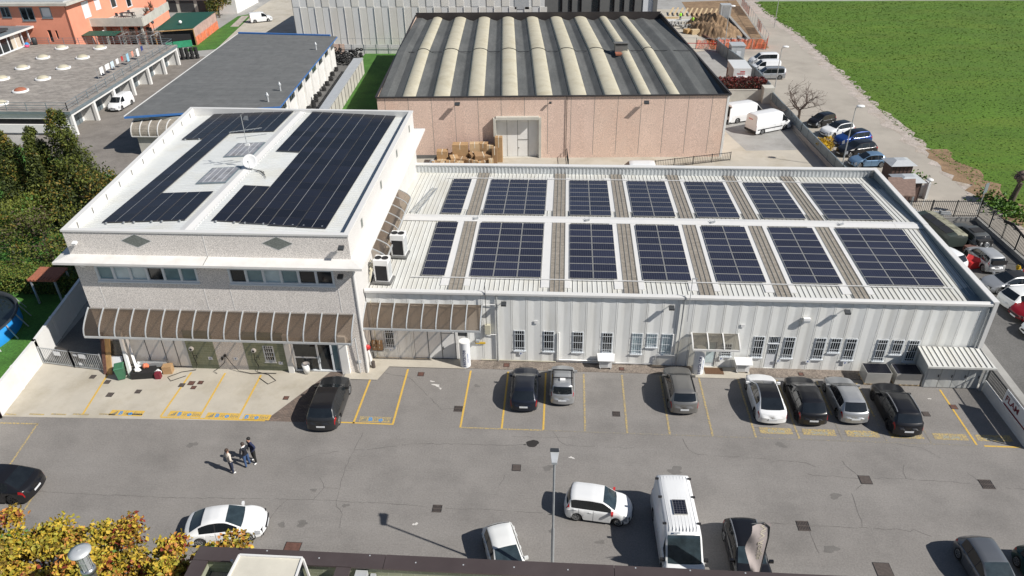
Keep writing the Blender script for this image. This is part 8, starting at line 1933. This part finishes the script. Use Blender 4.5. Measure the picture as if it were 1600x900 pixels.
# pool in the neighbouring garden
pl = thing('garden_pool', 'round above-ground garden pool with bright blue wall behind the boundary wall', 'pool', (-39.2, 1.0, 0))
q = MB(); q.lathe([(4.65, 0), (4.65, 1.2), (4.57, 1.2), (4.57, .3)], 56); kid(pl, 'wall', q, M['blue_pool']); q = MB(); q.lathe([(4.55, .95), (.001, .95)], 56); kid(pl, 'water', q, M['water'])
q = MB(); q.lathe([(4.5, 1.2), (4.72, 1.2), (4.72, 1.25), (4.5, 1.25), (4.5, .9)], 56); kid(pl, 'rim', q, M['steel_dark'])  # shade inside the pool is put into the dark rim and inner lip
for i in range(20): a = i * 6.283 / 20; q = MB(); q.bar((4.7 * math.cos(a), 4.7 * math.sin(a), 1.2), (5.2 * math.cos(a), 5.2 * math.sin(a), 0), .07); kid(pl, 'strut', q, M['steel_light'])
ks = thing('garden_kiosk', 'small garden kiosk with a red brown tiled roof behind the boundary wall', 'kiosk', (-34.3, 6.6, 0)); q = MB(); q.hexa([(-1.3, -.9, 2.1), (1.0, -.9, 2.1), (1.0, .9, 2.3), (-1.3, .9, 2.3)], [(-1.3, -.9, 2.2), (1.0, -.9, 2.2), (1.0, .9, 2.4), (-1.3, .9, 2.4)])
for i in range(9): q.box(-1.3 + i * .27, -1.2 + i * .27, -.92, .9, 2.2, 2.28 + .0)
kid(ks, 'roof', q, M['terracotta'])
for sx in (-1.1, .85): 
    for sy in (-.8, .8): q = MB(); q.box(sx - .06, sx + .06, sy - .06, sy + .06, 0, 2.15); kid(ks, 'post', q, M['steel_light'])

# ================================================================== LIGHT, SKY, CAMERA
w = bpy.data.worlds.new('World'); SC.world = w; w.use_nodes = True
nt = w.node_tree; bg = nt.nodes['Background']
sky = nt.nodes.new('ShaderNodeTexSky'); sky.sky_type = 'NISHITA'; sky.sun_disc = False
sky.sun_elevation = R(41); sky.sun_rotation = R(111); sky.air_density = 1.0; sky.dust_density = .6; sky.ozone_density = 1.5
nt.links.new(sky.outputs[0], bg.inputs['Color']); bg.inputs['Strength'].default_value = .062
sl = bpy.data.lights.new('sun', 'SUN'); sl.energy = 5.0; sl.angle = R(.53); sl.color = (1, .955, .89)
so = bpy.data.objects.new('sun', sl); COL.objects.link(so)
ldir = Vector((-.934 * math.cos(R(41)), .357 * math.cos(R(41)), -math.sin(R(41))))
so.rotation_euler = ldir.to_track_quat('-Z', 'Y').to_euler(); so.location = (60, -25, 60)
cam = bpy.data.cameras.new('camera'); co = bpy.data.objects.new('camera', cam); COL.objects.link(co); SC.camera = co
cam.sensor_fit = 'HORIZONTAL'; cam.sensor_width = 36; cam.lens = 36 * 1149.87 / 1600; cam.clip_end = 3000; cam.clip_start = .5
pitch, yaw, roll = .5501, -.0763, -.0177
fw = Vector((math.sin(yaw) * math.cos(pitch), math.cos(yaw) * math.cos(pitch), -math.sin(pitch)))
rt = Vector((math.cos(yaw), -math.sin(yaw), 0)); up = rt.cross(fw)
r2 = rt * math.cos(roll) + up * math.sin(roll); u2 = up * math.cos(roll) - rt * math.sin(roll)
mw = Matrix((r2, u2, -fw)).transposed().to_4x4(); mw.translation = (5.9724, -40.957, 31.1866); co.matrix_world = mw
vs = SC.view_settings; vs.view_transform = 'Standard'; vs.look = 'None'; vs.exposure = .17; vs.gamma = 1; vs.use_curve_mapping = False
SC.cycles.use_denoising = True
SC.cycles.max_bounces = 6; SC.cycles.transparent_max_bounces = 12
